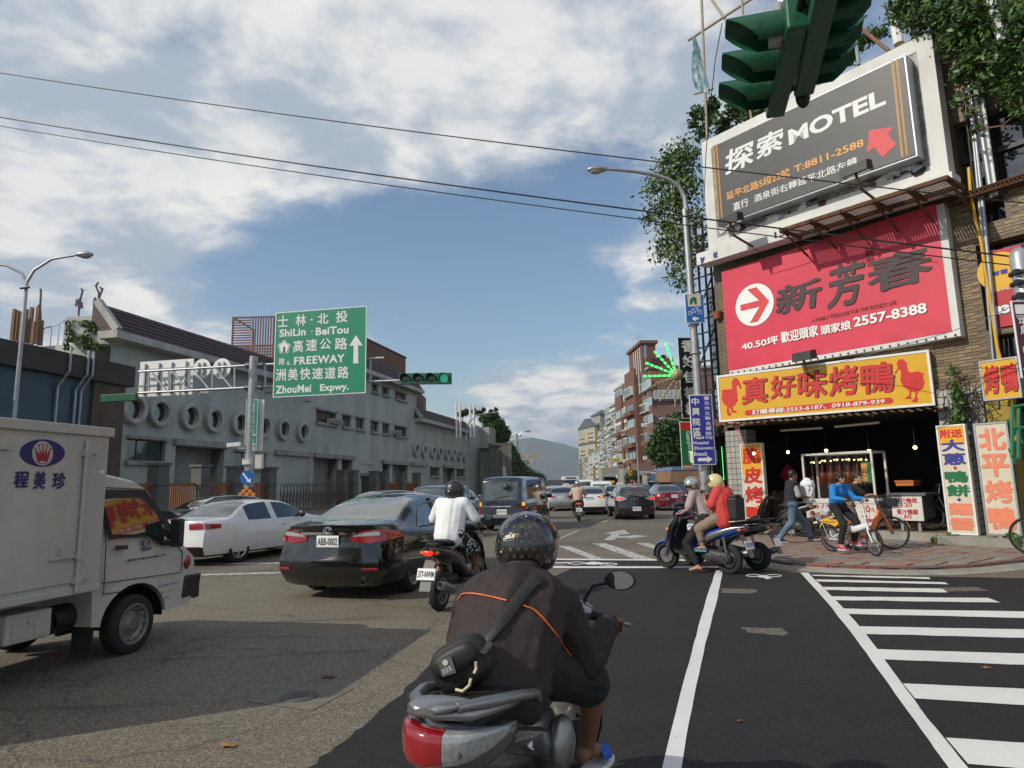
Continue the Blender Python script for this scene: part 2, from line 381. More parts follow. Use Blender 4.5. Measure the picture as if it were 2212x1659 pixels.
def text_on(txt,m,origin,U,V,box,parent=None,name='lettering',bold=.012,shear=0.,off=.004,depth=.004,ls=1.,stretch=True,rot=0.,world=True,spacing=1.,warp=0.,res=3):
 """fit txt into box (x0,y0,x1,y1) in metres of the frame origin + x*U + y*V; normal = U x V"""
 cjk=any(ord(ch)>0x2fff for ch in txt);fat=bold if(cjk and bold>.018)else 0
 me=text_mesh(txt,0 if fat else bold,shear,0,ls,res,spacing)
 co=np.array([v.co[:]for v in me.vertices]);
 if len(co)==0:return None
 lo=co.min(0);hi=co.max(0);sx=(box[2]-box[0])/max(1e-6,hi[0]-lo[0]);sy=(box[3]-box[1])/max(1e-6,hi[1]-lo[1])
 if not stretch:sx=sy=min(sx,sy)
 cx,cy=(box[0]+box[2])/2,(box[1]+box[3])/2;mid=(lo+hi)/2
 U=Vector(U).normalized();V=Vector(V).normalized();Nn=U.cross(V)
 inv=MW[parent.name].inverted()if(parent is not None and world and parent.name in MW)else Matrix()
 nv=len(co);vs=[]
 nc=9 if fat else 1;fr=fat*.85
 for k in range(nc):
  dx,dy=(0,0)if k==0 else(fr*math.cos(k*math.pi/4),fr*math.sin(k*math.pi/4))
  for c in co:
   x,y=(c[0]+dx-mid[0])*sx/(1+2*fr),(c[1]+dy-mid[1])*sy/(1+2*fr)
   if warp:x+=warp*math.sin(y*37+cx*9)*sx*.08;y+=warp*math.sin(x*31)*sy*.08
   if rot:x,y=x*math.cos(rot)-y*math.sin(rot),x*math.sin(rot)+y*math.cos(rot)
   vs.append(inv@(Vector(origin)+U*(cx+x)+V*(cy+y)+Nn*(off+.0004*k)))
 fs=[tuple(p.vertices)for p in me.polygons]
 m2=bpy.data.meshes.new(name);m2.from_pydata([tuple(p)for p in vs],[],[tuple(i+nv*k for i in f)for k in range(nc)for f in fs]);m2.materials.append(gm(m))
 o=bpy.data.objects.new(name,m2);COL.objects.link(o)
 if parent is not None:o.parent=parent
 bpy.data.meshes.remove(me);return o
def leaves(name,m,pts,size,parent=None,world=True,kind=None,n=None,droop=.3,seed=1,extra=None):
 """pts: (N,3) array of leaf centres; one bent quad each"""
 rng=np.random.default_rng(seed);N=len(pts)
 a=rng.normal(size=(N,3));a/=np.linalg.norm(a,axis=1)[:,None]
 b=rng.normal(size=(N,3));b-=a*(a*b).sum(1)[:,None];b/=np.linalg.norm(b,axis=1)[:,None]
 s=size*(.6+.8*rng.random((N,1)))
 v=np.stack([pts-a*s,pts-b*s*.5+a*s*.1,pts+a*s,pts+b*s*.5+a*s*.1],1).reshape(-1,3)
 if parent is not None and world:
  I=np.array(MW[parent.name].inverted());v=v@I[:3,:3].T+I[:3,3]
 me=bpy.data.meshes.new(name);me.vertices.add(4*N);me.vertices.foreach_set('co',v.ravel())
 me.loops.add(4*N);me.loops.foreach_set('vertex_index',np.arange(4*N));me.polygons.add(N)
 me.polygons.foreach_set('loop_start',np.arange(N)*4);me.polygons.foreach_set('loop_total',np.full(N,4));me.update(calc_edges=True)
 ms=m if isinstance(m,(list,tuple))else[m]
 for q in ms:me.materials.append(gm(q))
 me.polygons.foreach_set('material_index',rng.integers(0,len(ms),N));me.update()
 o=bpy.data.objects.new(name,me);COL.objects.link(o)
 if parent is not None:o.parent=parent
 if kind:o['kind']=kind
 return o
def clump_pts(n,clumps,rng,shell=.55):
 """clumps: (x,y,z,rx,ry,rz)"""
 c=np.array(clumps);w=(c[:,3]*c[:,4]*c[:,5])**.7;w/=w.sum();k=rng.choice(len(c),n,p=w)
 d=rng.normal(size=(n,3));d/=np.linalg.norm(d,axis=1)[:,None];r=(shell+(1-shell)*rng.random((n,1)))**1.0
 r*=1+.18*np.sin(d[:,:1]*9+d[:,1:2]*7)
 return c[k,:3]+d*r*c[k,3:6]
for nm,c in(('leaf_a',(.055,.115,.02)),('leaf_b',(.036,.082,.016)),('leaf_c',(.10,.17,.028)),('leaf_dark',(.018,.045,.014)),('leaf_fern',(.05,.14,.03))):
 M_=mat(nm,c,.5,var=.35,vs=3)
 M_.node_tree.nodes['Principled BSDF'].inputs['Subsurface Weight'].default_value=0
 # ================================================================== SETTING
def poly(pts,z):
 return[G(x,y,z)for x,y in pts]
g=MB();Rr=7590.
g.add([(-Rr,-Rr,0),(Rr,-Rr,0),(Rr,Rr,0),(-Rr,Rr,0)],[(0,1,2,3)])
tag(g.build('ground','old_asphalt'),'worn grey-brown asphalt street surface',kind='structure')
def sheet(name,pts,z,m,parent=None,kind='structure',world=True):
 P=poly(pts,z)if len(pts[0])==2 else[Vector(p)for p in pts]
 b=MB();b.add(P,[tuple(range(len(P)))]);me_n=None
 P0,P1,P2=P[0],P[1],P[2]
 area=sum(P[i].x*P[(i+1)%len(P)].y-P[(i+1)%len(P)].x*P[i].y for i in range(len(P)))
 if area<0:b.f=[tuple(reversed(b.f[0]))]
 o=b.build(name,m,parent,world=world)
 if kind and parent is None:o['kind']=kind
 return o
rng=random.Random(3)
def ragged(a,b,n,amp):
 out=[]
 for i in range(n):
  t=i/n;out.append((a[0]+(b[0]-a[0])*t+rng.uniform(-amp,amp),a[1]+(b[1]-a[1])*t+rng.uniform(-amp,amp)*.35))
 return out
edge=ragged((1240,1226),(1174,1255),4,2)+ragged((1174,1255),(984,1380),8,3)+ragged((984,1380),(864,1500),8,5)+ragged((864,1500),(665,1659),14,7)+ragged((665,1659),(420,1900),8,8)
right=[(2700,1900),(2700,1252),(2300,1252),(2212,1249),(2008,1245),(1860,1241),(1731,1237),(1640,1230),(1575,1222),(1560,1208),(1190,1208)]
road=sheet('road',edge+right,.004,'new_asphalt');road['label']='fresh black asphalt across the junction'
mk=MB()
def mark(pts,m='white_paint',name='road_marking',z=.008):
 o=sheet(name,pts,z,m,road,None);return o
def band(L,Rt,**k):mark([*L,*reversed(Rt)],**k)
cv=lambda p:((1380+p[0]/1.8746)*.864,(1380+p[1]/1.8746)*.864)
def dens(P,n=4,amp=.9):
 out=[]
 for i in range(len(P)-1):
  for k in range(n):
   t=k/n;out.append((P[i][0]+(P[i+1][0]-P[i][0])*t+rng.uniform(-amp,amp),P[i][1]+(P[i+1][1]-P[i][1])*t))
 return out+[P[-1]]
band(dens([cv(p)for p in[(770,85),(722,225),(665,430),(600,670),(515,1012),(470,1200)]],5),dens([cv(p)for p in[(800,85),(778,210),(720,430),(667,670),(605,1012),(575,1200)]],5),name='lane_line')
band(dens([cv(p)for p in[(1165,97),(1290,235),(1420,400),(1550,580),(1700,790),(1860,1012),(2000,1230)]],5),dens([cv(p)for p in[(1200,97),(1340,235),(1470,380),(1600,560),(1762,780),(1950,1012),(2130,1230)]],5),name='lane_line')
ST=[((1215,106),(1765,118),(1775,126),(1225,112)),((1235,128),(1840,142),(1860,151),(1247,138)),((1270,163),(1830,172),(1855,190),(1285,178)),((1310,208),(2045,215),(2100,237),(1327,225)),((1365,265),(2260,279),(2330,311),(1390,290)),((1430,348),(2500,368),(2600,412),(1457,383)),((1520,455),(2600,488),(2700,548),(1557,503)),((1645,616),(2700,662),(2800,752),(1702,686)),((1845,870),(2850,935),(2950,1080),(1950,992)),((2080,1160),(2950,1240),(3000,1400),(2200,1330))]
for q in ST:
 q=[cv(p)for p in q];top=dens([q[0],q[1]],10,0);bot=dens([q[3],q[2]],10,0)
 top=[(x,y+rng.uniform(-.4,.4))for x,y in top];bot=[(x,y+rng.uniform(-.5,.5))for x,y in bot]
 band(top,bot,name='crosswalk_stripe',z=.0085)
band([(1170,1206.3),(1416,1208),(1556,1209)],[(1170,1209.3),(1416,1210.8),(1556,1212)],name='stop_line')
band([(1150,1223),(1416,1223.3),(1585,1222.5)],[(1148,1227),(1416,1227),(1590,1226)],name='stop_line',z=.0095)
def ring_mark(c,rx,ry,w,name='bicycle_symbol'):
 n=28
 vs=[]
 b=MB()
 for i in range(n):
  a=2*math.pi*i/n
  b.v+=[G(c[0]+rx*math.cos(a),c[1]+ry*math.sin(a),.009),G(c[0]+(rx-w)*math.cos(a),c[1]+(ry-w*.42)*math.sin(a),.009)]
 for i in range(n):
  j=(i+1)%n;b.f.append((2*i,2*i+1,2*j+1,2*j));b.m.append(0)
 return b
for(c1,c2,frame)in[(((1245,1216.3),20,3.2,3.5),((1314,1218.6),20,3.2,3.5),[(1262,1216),(1280,1213),(1310,1216),(1318,1219),(1300,1217.5),(1284,1220),(1266,1219)]),(((1628,1243),17,3.,3.3),((1671,1243.5),18,3.1,3.3),[(1634,1244),(1651,1242),(1661,1246),(1668,1249),(1655,1251),(1650,1248),(1640,1247)])]:
 b=MB()
 for(c,rx,ry,w)in(c1,c2):
  q=ring_mark(c,rx,ry,w);n0=len(b.v);b.v+=q.v;b.f+=[tuple(i+n0 for i in f)for f in q.f];b.m+=q.m
 P=poly(frame,.0092);b.add(P,[tuple(range(len(P)))]);b.build('bicycle_symbol','white_paint',road,world=True)
band([(1172,1214.5),(1232,1214)],[(1172,1216.5),(1232,1216.5)],name='bicycle_symbol')
c6=lambda p:((1180+p[0]/3.687)*.864,(1000+p[1]/3.687)*.864)
mark([c6(p)for p in[(1212,1290),(1292,1238),(1212,1231),(1400,1195),(1456,1236),(1372,1238),(1345,1256),(1482,1251),(1478,1240),(1622,1256),(1442,1280),(1450,1268),(1330,1272),(1306,1290)]],'worn_paint','arrow_marking')
for P in[[(790,1345),(905,1350),(1250,1478),(1130,1478)],[(1105,1320),(1230,1320),(1690,1474),(1520,1474)],[(1510,1318),(1620,1316),(1830,1385),(1790,1400),(1745,1395)],[(1700,1415),(1780,1418),(1780,1474),(1730,1474)],[(788,1280),(975,1203),(992,1203),(812,1280)],[(1188,1128),(1285,1088),(1302,1088),(1210,1128)],[(735,1450),(700,1440),(690,1478),(780,1478)],[(1720,930),(1736,922),(1742,922),(1728,931)],[(1705,905),(1720,902),(1722,904),(1707,908)]]:
 mark([c6(p)for p in P],'worn_paint','lane_marking',.0045)
for P in[[(400,1217),(640,1214.5),(640,1217),(400,1219.5)],[(408,1240.5),(625,1235),(625,1238),(408,1244)],[(-80,1262),(0,1258),(0,1262),(-80,1266)]]:
 mark(P,'worn_paint','lane_marking',.0045)
mat('scar',(.11,.10,.085),.9,var=.5,vs=16)
for P in[[(1556,1271),(1625,1272),(1642,1277),(1622,1282),(1560,1281)],[(1602,1355),(1690,1357),(1708,1368),(1690,1373),(1612,1366)],[(1990,1270),(2110,1268),(2140,1276),(2040,1278)]]:
 sheet('asphalt_scar',dens(P+[P[0]],4,4)[:-1],.0062,'scar',road,None)
cz=lambda p:(p[0]*.508,1209.6+p[1]*.508)
sheet('concrete_patch',[cz(p)for p in[(1195,528),(1505,545),(1325,642),(1045,600)]],(.004),'patch_mat' if mat('patch_mat',(.155,.14,.112),.85,var=.25,vs=6,dirt=.3)else '').__setitem__('label','pale concrete patch round the manhole')
mh=thing('manhole_cover','round iron manhole cover in a pale concrete patch','manhole cover',G(645,1505,.004))
b=MB();b.lathe([(0,.012),(.11,.012),(.114,.004),(.12,.004),(.124,.010),(.14,.010),(.142,0)],40);b.build('rim','dark_concrete',mh,30)
b=MB()
for i in range(-4,5):
 for j in range(-4,5):
  if i*i+j*j<17:b.box((i*.022,j*.022,.013),(.012,.012,.005))
b.build('tread','dark_concrete',mh,kind='stuff')
mat('dry_leaf',(.30,.13,.03),.7,var=.4,vs=30);mat('brown_leaf',(.10,.04,.025),.7,var=.4,vs=30)
for i,(x,y,s,m,l)in enumerate([(706,1461,.07,'brown_leaf','dark brown fallen leaf lying in the truck shadow'),(490,1609,.06,'dry_leaf','small orange fallen leaf on the asphalt near the bottom edge'),(2130,1442,.04,'dry_leaf','tiny leaf lying between crosswalk stripes'),(1598,1557,.03,'brown_leaf','tiny brown leaf right of the long white lane line')]):
 p=G(x,y,.012);b=MB();n=9
 vs=[p+Vector((0,0,.012))]+[p+Vector((math.cos(a)*s*r,math.sin(a)*s*.7*r,.004*(k%2)))for k,(a,r)in enumerate([(k*2*math.pi/n,(1,.55)[k%2]+rng.uniform(-.1,.2))for k in range(n)])]
 b.add(vs,[(0,k+1,(k+1)%n+1)for k in range(n)]);tag(b.build('fallen_leaf',m),l,'leaf','fallen leaves on the road')
 # ---- pavement with red kerb
kerb_px=[(1548,1150),(1562,1172),(1590,1196),(1640,1214),(1700,1224),(1800,1231),(1930,1235),(2020,1235),(2110,1230),(2212,1219),(2400,1196)]
KZ=.11
kb=[G(x,y+3,0)for x,y in kerb_px]
back=[Vector((16,12,0)),Vector((26,40,0)),Vector((12,40,0)),Vector((10.3,36,0))]
sw=MB();P=[Vector((p.x,p.y,KZ-.02))for p in kb+back];sw.add(P,[tuple(range(len(P)))])
pav=sw.build('pavement','concrete');tag(pav,'raised pavement of pink and grey pavers',kind='structure')
def offs(P,d):
 out=[]
 for i,p in enumerate(P):
  t=(P[min(i+1,len(P)-1)]-P[max(i-1,0)]).normalized();out.append(p+Vector((-t.y,t.x,0))*d)
 return out
inner=offs(kb,.13)
def seg_interp(P,n):
 L=[0]
 for i in range(len(P)-1):L.append(L[-1]+(P[i+1]-P[i]).length)
 out=[]
 for k in range(n+1):
  s=L[-1]*k/n;i=max(j for j in range(len(P)-1)if L[j]<=s+1e-9);t=(s-L[i])/(L[i+1]-L[i]);out.append(P[i].lerp(P[i+1],t))
 return out
ka,kc=seg_interp(kb,26),seg_interp(inner,26)
for i in range(26):
 b=MB();e=.012;a0=ka[i].lerp(ka[i+1],e);a1=ka[i].lerp(ka[i+1],1-e);c0=kc[i].lerp(kc[i+1],e);c1=kc[i].lerp(kc[i+1],1-e)
 h=KZ+rng.uniform(-.004,.004)
 b.prism([a0,a1,c1,c0],(0,0,h));b.build('kerb_stone','red_paint',pav,bevel=.012)
gu=offs(kb,-.32);b=MB();n=len(kb)
b.add([p+Vector((0,0,.055))for p in kb]+[p+Vector((0,0,.006))for p in gu],[(i,i+1,n+i+1,n+i)for i in range(n-1)]);
b.f=[tuple(reversed(f))for f in b.f];b.build('gutter','concrete').__setitem__('kind','structure')
mat('paver_pink',(.30,.17,.135),.8,var=.22,vs=2.5,bump=.2,bs=50,dirt=.45);mat('paver_grey',(.235,.22,.19),.8,var=.22,vs=2.5,bump=.2,bs=50,dirt=.45);mat('paver_red',(.27,.12,.09),.8,var=.2,vs=3,dirt=.45)
PT=.30
def inside(p,P):
 c=False
 for i in range(len(P)):
  a,b_=P[i],P[i-1]
  if(a.y>p.y)!=(b_.y>p.y)and p.x<(b_.x-a.x)*(p.y-a.y)/(b_.y-a.y)+a.x:c=not c
 return c
reg=inner+back
uu=Vector((math.sin(R(-37)),math.cos(R(-37)),0));vv=Vector((uu.y,-uu.x,0));OO=Vector((10.6,14.27,0))
cells=[]
for i in range(-40,60):
 for j in range(-40,30):
  c=OO+uu*(i*PT)-vv*(j*PT)
  if c.y>24 or c.y<9:continue
  if all(inside(c+uu*(a*PT*.48)+vv*(b_*PT*.48),reg)for a in(-1,1)for b_ in(-1,1))and(c-OO).dot(-vv)>-.3:
   cells.append((c.length,c,i,j))
cells.sort(key=lambda t:t[0])
pm={}
for m in('paver_pink','paver_grey','paver_red'):
 b=MB();b.box((0,0,-.02),(PT-.012,PT-.012,.044));me=b.mesh('paver');me.materials.append(gm(m));pm[m]=me
rest={m:MB()for m in pm}
ang=math.atan2(uu.y,uu.x)
for k,(d,c,i,j)in enumerate(cells):
 m=rng.choices(['paver_pink','paver_grey','paver_red'],[5,4,1])[0]if((i//2+j)%3)else 'paver_grey'
 z=KZ+rng.uniform(-.004,.004)
 if k<300:
  o=new(pm[m],'paver',pav);o.matrix_local=Matrix.Translation((c.x,c.y,z))@Matrix.Rotation(ang+rng.uniform(-.01,.01),4,'Z')
 else:rest[m].box((c.x,c.y,z-.02),(PT-.012,PT-.012,.044),ang)
for m in rest:
 if rest[m].v:rest[m].build('paver_field',m,pav,kind='stuff')
 # ---- distant hills and far skyline
mat('hill',(.035,.055,.035),.95,var=.18,vs=.004)
def hill(name,pxs,Y,m,label,depth=900):
 b=MB();n=len(pxs);top=[D(x,y,Y)for x,y in pxs]
 foot=[Vector((p.x,p.y-depth*.5,-1))for p in top];bk=[Vector((p.x,p.y+depth,-1))for p in top]
 mid=[Vector((p.x,p.y-depth*.2,p.z*.62))for p in top]
 b.grid([foot,mid,top,bk]);return tag(b.build(name,m,smooth=60),label,kind='structure')
ridge=[(-200,1066),(200,1052),(600,1030),(820,1000),(900,985),(960,962),(1010,952),(1060,958),(1110,950),(1150,945),(1185,952),(1220,960),(1262,972),(1330,985),(1500,1000),(1800,1006),(2400,1010)]
hill('hills',seg:=ridge,6500.,'hill','blue-grey hills far beyond the street')
mat('far_low',(.06,.075,.085),.9,var=.3,vs=.05)
fs=thing('skyline_building','low grey flat-roofed building far down the street','building',(D(1215,1040,600).x,600,0))
b=MB();b.span((D(1180,1035,600).x,600,0),(D(1262,1035,600).x,640,D(1200,1037,600).z));b.build('wall','far_low',fs,world=True)
b=MB();b.span((D(1216,1035,598).x,598,D(1216,1037,598).z),(D(1250,1035,598).x,620,D(1216,1029,598).z));b.build('roof','white_enamel',fs,world=True)
b=MB();b.span((D(1222,1035,597).x,597.5,D(1216,1034,598).z),(D(1244,1035,598).x,598.5,D(1216,1031,598).z));b.build('window','glass_mid',fs,world=True)
# ================================================================== wall helper
class Face:
 """vertical plane: origin P (world, z=0), direction angle a (0 = +Y, clockwise), outward normal n"""
 def __init__(s,P,a,side=1):
  s.P=Vector((P[0],P[1],0));s.u=Vector((math.sin(a),math.cos(a),0));s.n=Vector((s.u.y,-s.u.x,0))*side;s.a=a;s.side=side
 k=0.
 def at(s,u,z,off=0.):p=s.P+s.u*u+s.n*off;return Vector((p.x,p.y,z+s.k*u))
 def px(s,x,y,off=0.):
  d=ray(x,y);t=((s.P+s.n*off-O).dot(s.n))/d.dot(s.n);q=O+d*t;u=(q-s.P-s.n*off).dot(s.u);return(u,q.z-s.k*u)
 def box(s,mb,u0,u1,z0,z1,o0,o1):
  A=[s.at(u,z,o)for o in(o0,o1)for z in(z0,z1)for u in(u0,u1)]
  return mb.add(A,[(0,1,3,2),(4,6,7,5),(0,4,5,1),(2,3,7,6),(0,2,6,4),(1,5,7,3)])
def wall_holes(mb,F,u0,u1,z0,z1,holes,depth,off=0.):
 us=sorted({u0,u1,*[min(max(h[0],u0),u1)for h in holes],*[min(max(h[2],u0),u1)for h in holes]});zs=sorted({z0,z1,*[min(max(h[1],z0),z1)for h in holes],*[min(max(h[3],z0),z1)for h in holes]})
 for i in range(len(us)-1):
  for j in range(len(zs)-1):
   a,b_=(us[i]+us[i+1])/2,(zs[j]+zs[j+1])/2
   if any(h[0]<a<h[2]and h[1]<b_<h[3]for h in holes):continue
   mb.add([F.at(us[i],zs[j],off),F.at(us[i+1],zs[j],off),F.at(us[i+1],zs[j+1],off),F.at(us[i],zs[j+1],off)],[(0,1,2,3)])
 for h in holes:
  q=[(h[0],h[1]),(h[2],h[1]),(h[2],h[3]),(h[0],h[3])]
  for k in range(4):
   a,b_=q[k],q[(k+1)%4]
   mb.add([F.at(*a,off),F.at(*b_,off),F.at(*b_,off-depth),F.at(*a,off-depth)],[(0,1,2,3)])
def local_root(name,label,cat,F,group=None):
 """an Empty whose local X runs along the wall, so object-space tiles follow it"""
 o=bpy.data.objects.new(name,None);COL.objects.link(o)
 n=F.n;u=F.u
 u=u*F.side;M=Matrix(((u.x,-n.x,0,F.P.x),(u.y,-n.y,0,F.P.y),(0,0,1,0),(0,0,0,1)))
 o.matrix_world=M;MW[o.name]=M;return tag(o,label,cat,group)
def window_part(F,root,u0,u1,z0,z1,depth=.12,n=2,fm='black_plastic',gmn='glass_mid',fw=.06,name='window',sill=None):
 b=MB()
 F.box(b,u0,u1,z0,z0+fw,-depth-.04,-depth+.02);F.box(b,u0,u1,z1-fw,z1,-depth-.04,-depth+.02)
 for k in range(n+1):
  uc=u0+(u1-u0)*k/n;uc=min(max(uc,min(u0,u1)+fw/2),max(u0,u1)-fw/2);F.box(b,uc-fw/2,uc+fw/2,z0+fw,z1-fw,-depth-.035,-depth+.025)
 w=b.build(name,fm,root,world=True)
 if root.name in MW:MW[w.name]=MW[root.name]
 b=MB();F.box(b,u0+.002,u1-.002,z0+.002,z1-.002,-depth-.03,-depth-.015);p=b.build('pane',gmn,w,world=True)
 if sill:
  b=MB();F.box(b,u0-.1,u1+.1,z0-.28,z0-.02,.004,.28);F.box(b,u0-.1,u1+.1,z1+.02,z1+.2,.004,.28);b.build('sill',sill,w,world=True)
 return w
 # ================================================================== LEFT: pump station building
AL=D(620,1050,56.);FL=Face(AL,R(12.8))
tile_mat('white_tile',(.47,.495,.455),(.42,.44,.405),(.24,.25,.235),.26,.10,.012,.45,dirt=.5)
mat('brown_roof',(.045,.022,.020),.6,var=.2,vs=2,st=(1,1,6));mat('fascia_grey',(.42,.42,.40),.8,var=.12,vs=3,dirt=.45)
mat('shutter_grey',(.40,.39,.37),.45,.4,var=.15,vs=3,dirt=.3);mat('lintel',(.30,.295,.28),.85,var=.2,vs=3,dirt=.6)
ps=local_root('pump_station','long pale tiled building with round windows and brown roof edge behind the fence','building',FL)
r2=lambda cx,cy:((600+cx/2.963)*.864,(720+cy/2.963)*.864)
r1=lambda cx,cy:(cx/3.16*.864,(600+cy/3.16)*.864)
r3=lambda cx,cy:(cx/2.514*.864,(1000+cy/2.514)*.864)
def rect(F,a,b,off=0.):
 p,q=F.px(*a,off),F.px(*b,off);return(min(p[0],q[0]),min(p[1],q[1]),max(p[0],q[0]),max(p[1],q[1]))
z1=FL.px(542,813)[1];u_n=FL.px(232,860)[0];u_2=FL.px(660,950)[0];u_3=FL.px(896,950)[0];u_4=FL.px(1006,950)[0]
z2=FL.px(892,848)[1];z3=FL.px(*r2(1690,1085))[1]
wins=[rect(FL,r2(a,b_),r2(c,d))for a,b_,c,d in[(565,900,710,1012),(758,942,822,1030),(858,962,918,1048),(968,985,1023,1070),(1055,1003,1105,1085),(1145,1025,1235,1105),(980,710,1022,775),(1055,735,1100,800),(1150,762,1230,838),(1408,1328,1478,1390),(1605,1343,1665,1398)]]
wins+=[rect(FL,(275,947),(356,997)),rect(FL,(507,976),(574,1010))]
shut=[rect(FL,a,b_)for a,b_ in[((380,962),(479,1100)),(r2(265,1235),r2(495,1560)),(r2(548,1258),r2(722,1560)),(r2(755,1272),r2(828,1560)),(r2(1055,1297),r2(1108,1560)),(r2(1130,1303),r2(1240,1560)),(r2(1268,1322),r2(1373,1560)),(r2(1505,1338),r2(1590,1560))]]
shut=[(a,.05,c,d)for a,b_,c,d in shut]
def snap(L,idx):
 zb=sum(L[i][1]for i in idx)/len(idx);zt=sum(L[i][3]for i in idx)/len(idx)
 for i in idx:L[i]=(L[i][0],zb,L[i][2],zt)
snap(wins,range(0,6));snap(wins,range(6,9));snap(wins,[9,10]);snap(shut,range(1,4));snap(shut,range(4,8))
b=MB()
wall_holes(b,FL,u_n,u_2,0,z1,[h for h in wins+shut if h[2]<u_2],.5)
wall_holes(b,FL,u_2,u_3,0,z2,[h for h in wins+shut if u_2<=h[0]and h[2]<u_3+.1 and True],.5)
wall_holes(b,FL,u_3,u_4,0,z3,[h for h in wins+shut if h[0]>=u_3-.1],.5)
FL.box(b,u_n,u_2,0,z1,-14,-1.2);FL.box(b,u_2,u_3,0,z2,-14,-1.2);FL.box(b,u_3,u_4,0,z3,-14,-1.2)
b.add([FL.at(u_2,z1,0),FL.at(u_2,z2,0),FL.at(u_2,z2,-2.3),FL.at(u_2,z1,-2.3)],[(0,1,2,3)])
b.build('wall','white_tile',ps,world=True)
for w in wins:window_part(FL,ps,w[0],w[2],w[1],w[3],depth=.3,n=3 if w[2]-w[0]>2.5 else 2,sill='lintel')
for s in shut:
 b=MB();n=max(8,int((s[3]-s[1])/.14));dz=(s[3]-s[1])/n
 for k in range(n):
  z=s[1]+k*dz;b.add([FL.at(s[0],z,-1.1),FL.at(s[2],z,-1.1),FL.at(s[2],z+dz*.5,-1.04),FL.at(s[0],z+dz*.5,-1.04),FL.at(s[2],z+dz,-1.1),FL.at(s[0],z+dz,-1.1)],[(0,1,2,3),(3,2,4,5)])
 sh=b.build('roller_shutter','shutter_grey',ps,world=True,kind='stuff')
 b=MB()
 for u in(s[0],s[2]):b.add([FL.at(u,s[1],-.5),FL.at(u,s[3],-.5),FL.at(u,s[3],-1.12),FL.at(u,s[1],-1.12)],[(0,1,2,3)])
 b.add([FL.at(s[0],s[3],-.5),FL.at(s[2],s[3],-.5),FL.at(s[2],s[3],-1.12),FL.at(s[0],s[3],-1.12)],[(0,1,2,3)]);b.build('reveal','lintel',ps,world=True)
 b=MB();FL.box(b,s[0]-.3,s[2]+.3,s[3]+.02,s[3]+.42,.004,.35);b.build('lintel','lintel',ps,world=True)
 b=MB();b.prism([FL.at(s[2]-.05,s[3]-.01,-1.03),FL.at(s[2]-.05,s[3]-2.2,-1.03),FL.at(s[2]-.05,s[3]-.01,-.1)],FL.u*.05);b.build('bracket','dark_concrete',ps,world=True)
rw=[(290,884),(345,893),(411,900.5),(463,907.5),(518,914),(570,920.5),(613,927),(655,933)]
rwz=sum(FL.px(x,y,.2)[1]for x,y in rw)/len(rw)
r8=[r2(a,b_)for a,b_ in[(1305,1190),(1365,1197),(1430,1208),(1480,1217),(1535,1227),(1580,1235),(1625,1242),(1665,1249)]];r8z=sum(FL.px(x,y,.2)[1]for x,y in r8)/8
nM=Matrix(((FL.u.x,0,FL.n.x,0),(FL.u.y,0,FL.n.y,0),(0,1,0,0),(0,0,0,1)))
def round_window(u,z,ro,ri,d):
 T=Matrix.Translation(FL.at(u,z,0))@nM
 b=MB();b.lathe([(ro,.004),(ro,d-.05),(ro-.06,d),(ri+.05,d),(ri,d-.05),(ri,.015)],28,T);w=b.build('round_window','fascia_grey',ps,35,world=True)
 MW[w.name]=MW[ps.name]
 b=MB();b.lathe([(ri+.01,.012),(0,.012)],28,T);b.build('pane','glass_dark',w,world=True)
for x,y in rw:u,z=FL.px(x,y,.2);round_window(u,rwz,.93,.62,.42)
for x,y in r8:u,z=FL.px(x,y,.2);round_window(u,r8z,.92,.58,.45)
def mansard(u0,u1,z,h,back,over=.9,fh=.45):
 b=MB();b.add([FL.at(u0,z+fh,over),FL.at(u1,z+fh,over),FL.at(u1,z+fh+h,-back),FL.at(u0,z+fh+h,-back),FL.at(u1,z+fh,-back-.5),FL.at(u0,z+fh,-back-.5),FL.at(u0,z+fh+h,-back-.5),FL.at(u1,z+fh+h,-back-.5)],[(0,1,2,3),(0,3,6,5),(1,4,7,2),(3,2,7,6)])
 b.build('roof','brown_roof',ps,world=True)
 b=MB();FL.box(b,u0-.3,u1+.1,z+.003,z+fh-.003,-.3,over+.12)
 b.beam(FL.at(u0-.15,z+fh,over+.05),FL.at(u0-.15,z+fh+h+.1,-back),.34,.4);b.build('fascia','fascia_grey',ps,world=True)
 b=MB()
 for k in range(1,6):
  t=k/6;b.beam(FL.at(u0,z+fh+h*t,over-(over+back)*t+.02),FL.at(u1,z+fh+h*t,over-(over+back)*t+.02),.05,.04)
 b.build('roof_seam','brown_roof',ps,world=True)
mansard(u_n-.4,u_2,z1,1.75,.6);mansard(u_2,u_3+.8,z2,1.7,.4);mansard(u_3+.2,u_4+1.2,z3,1.6,.4)
gb=MB();
uA,zA=FL.px(*r1(530,640));uB,zB=FL.px(*r1(800,800));
q0,q1,q2,q3=[D(*r1(x,y),37.4)for x,y in((528,612),(805,588),(862,825),(500,800))];gb.prism([q0,q1,q2,q3],(.3,1.6,0));go=gb.build('parapet_box','win_white_c' if mat('win_white_c',(.50,.50,.47),.8,var=.12,vs=1.5,dirt=.5)else '',ps,world=True)
gb=MB();gb.prism([q1+Vector((.003,-.05,.02)),D(*r1(868,612),37.6),D(*r1(925,790),37.6),q2+Vector((.003,-.05,0))],(.3,.5,0));gb.build('parapet_cheek','fascia_grey',ps,world=True)
rg=np.random.default_rng(5)
p0=D(*r1(525,640),37.3);p1=D(*r1(830,860),37.3)
pts=np.stack([p0.x+(p1.x-p0.x)*rg.random(1500),37.33-.1*rg.random(1500),p1.z+(p0.z-p1.z)*rg.random(1500)**1.6],1)
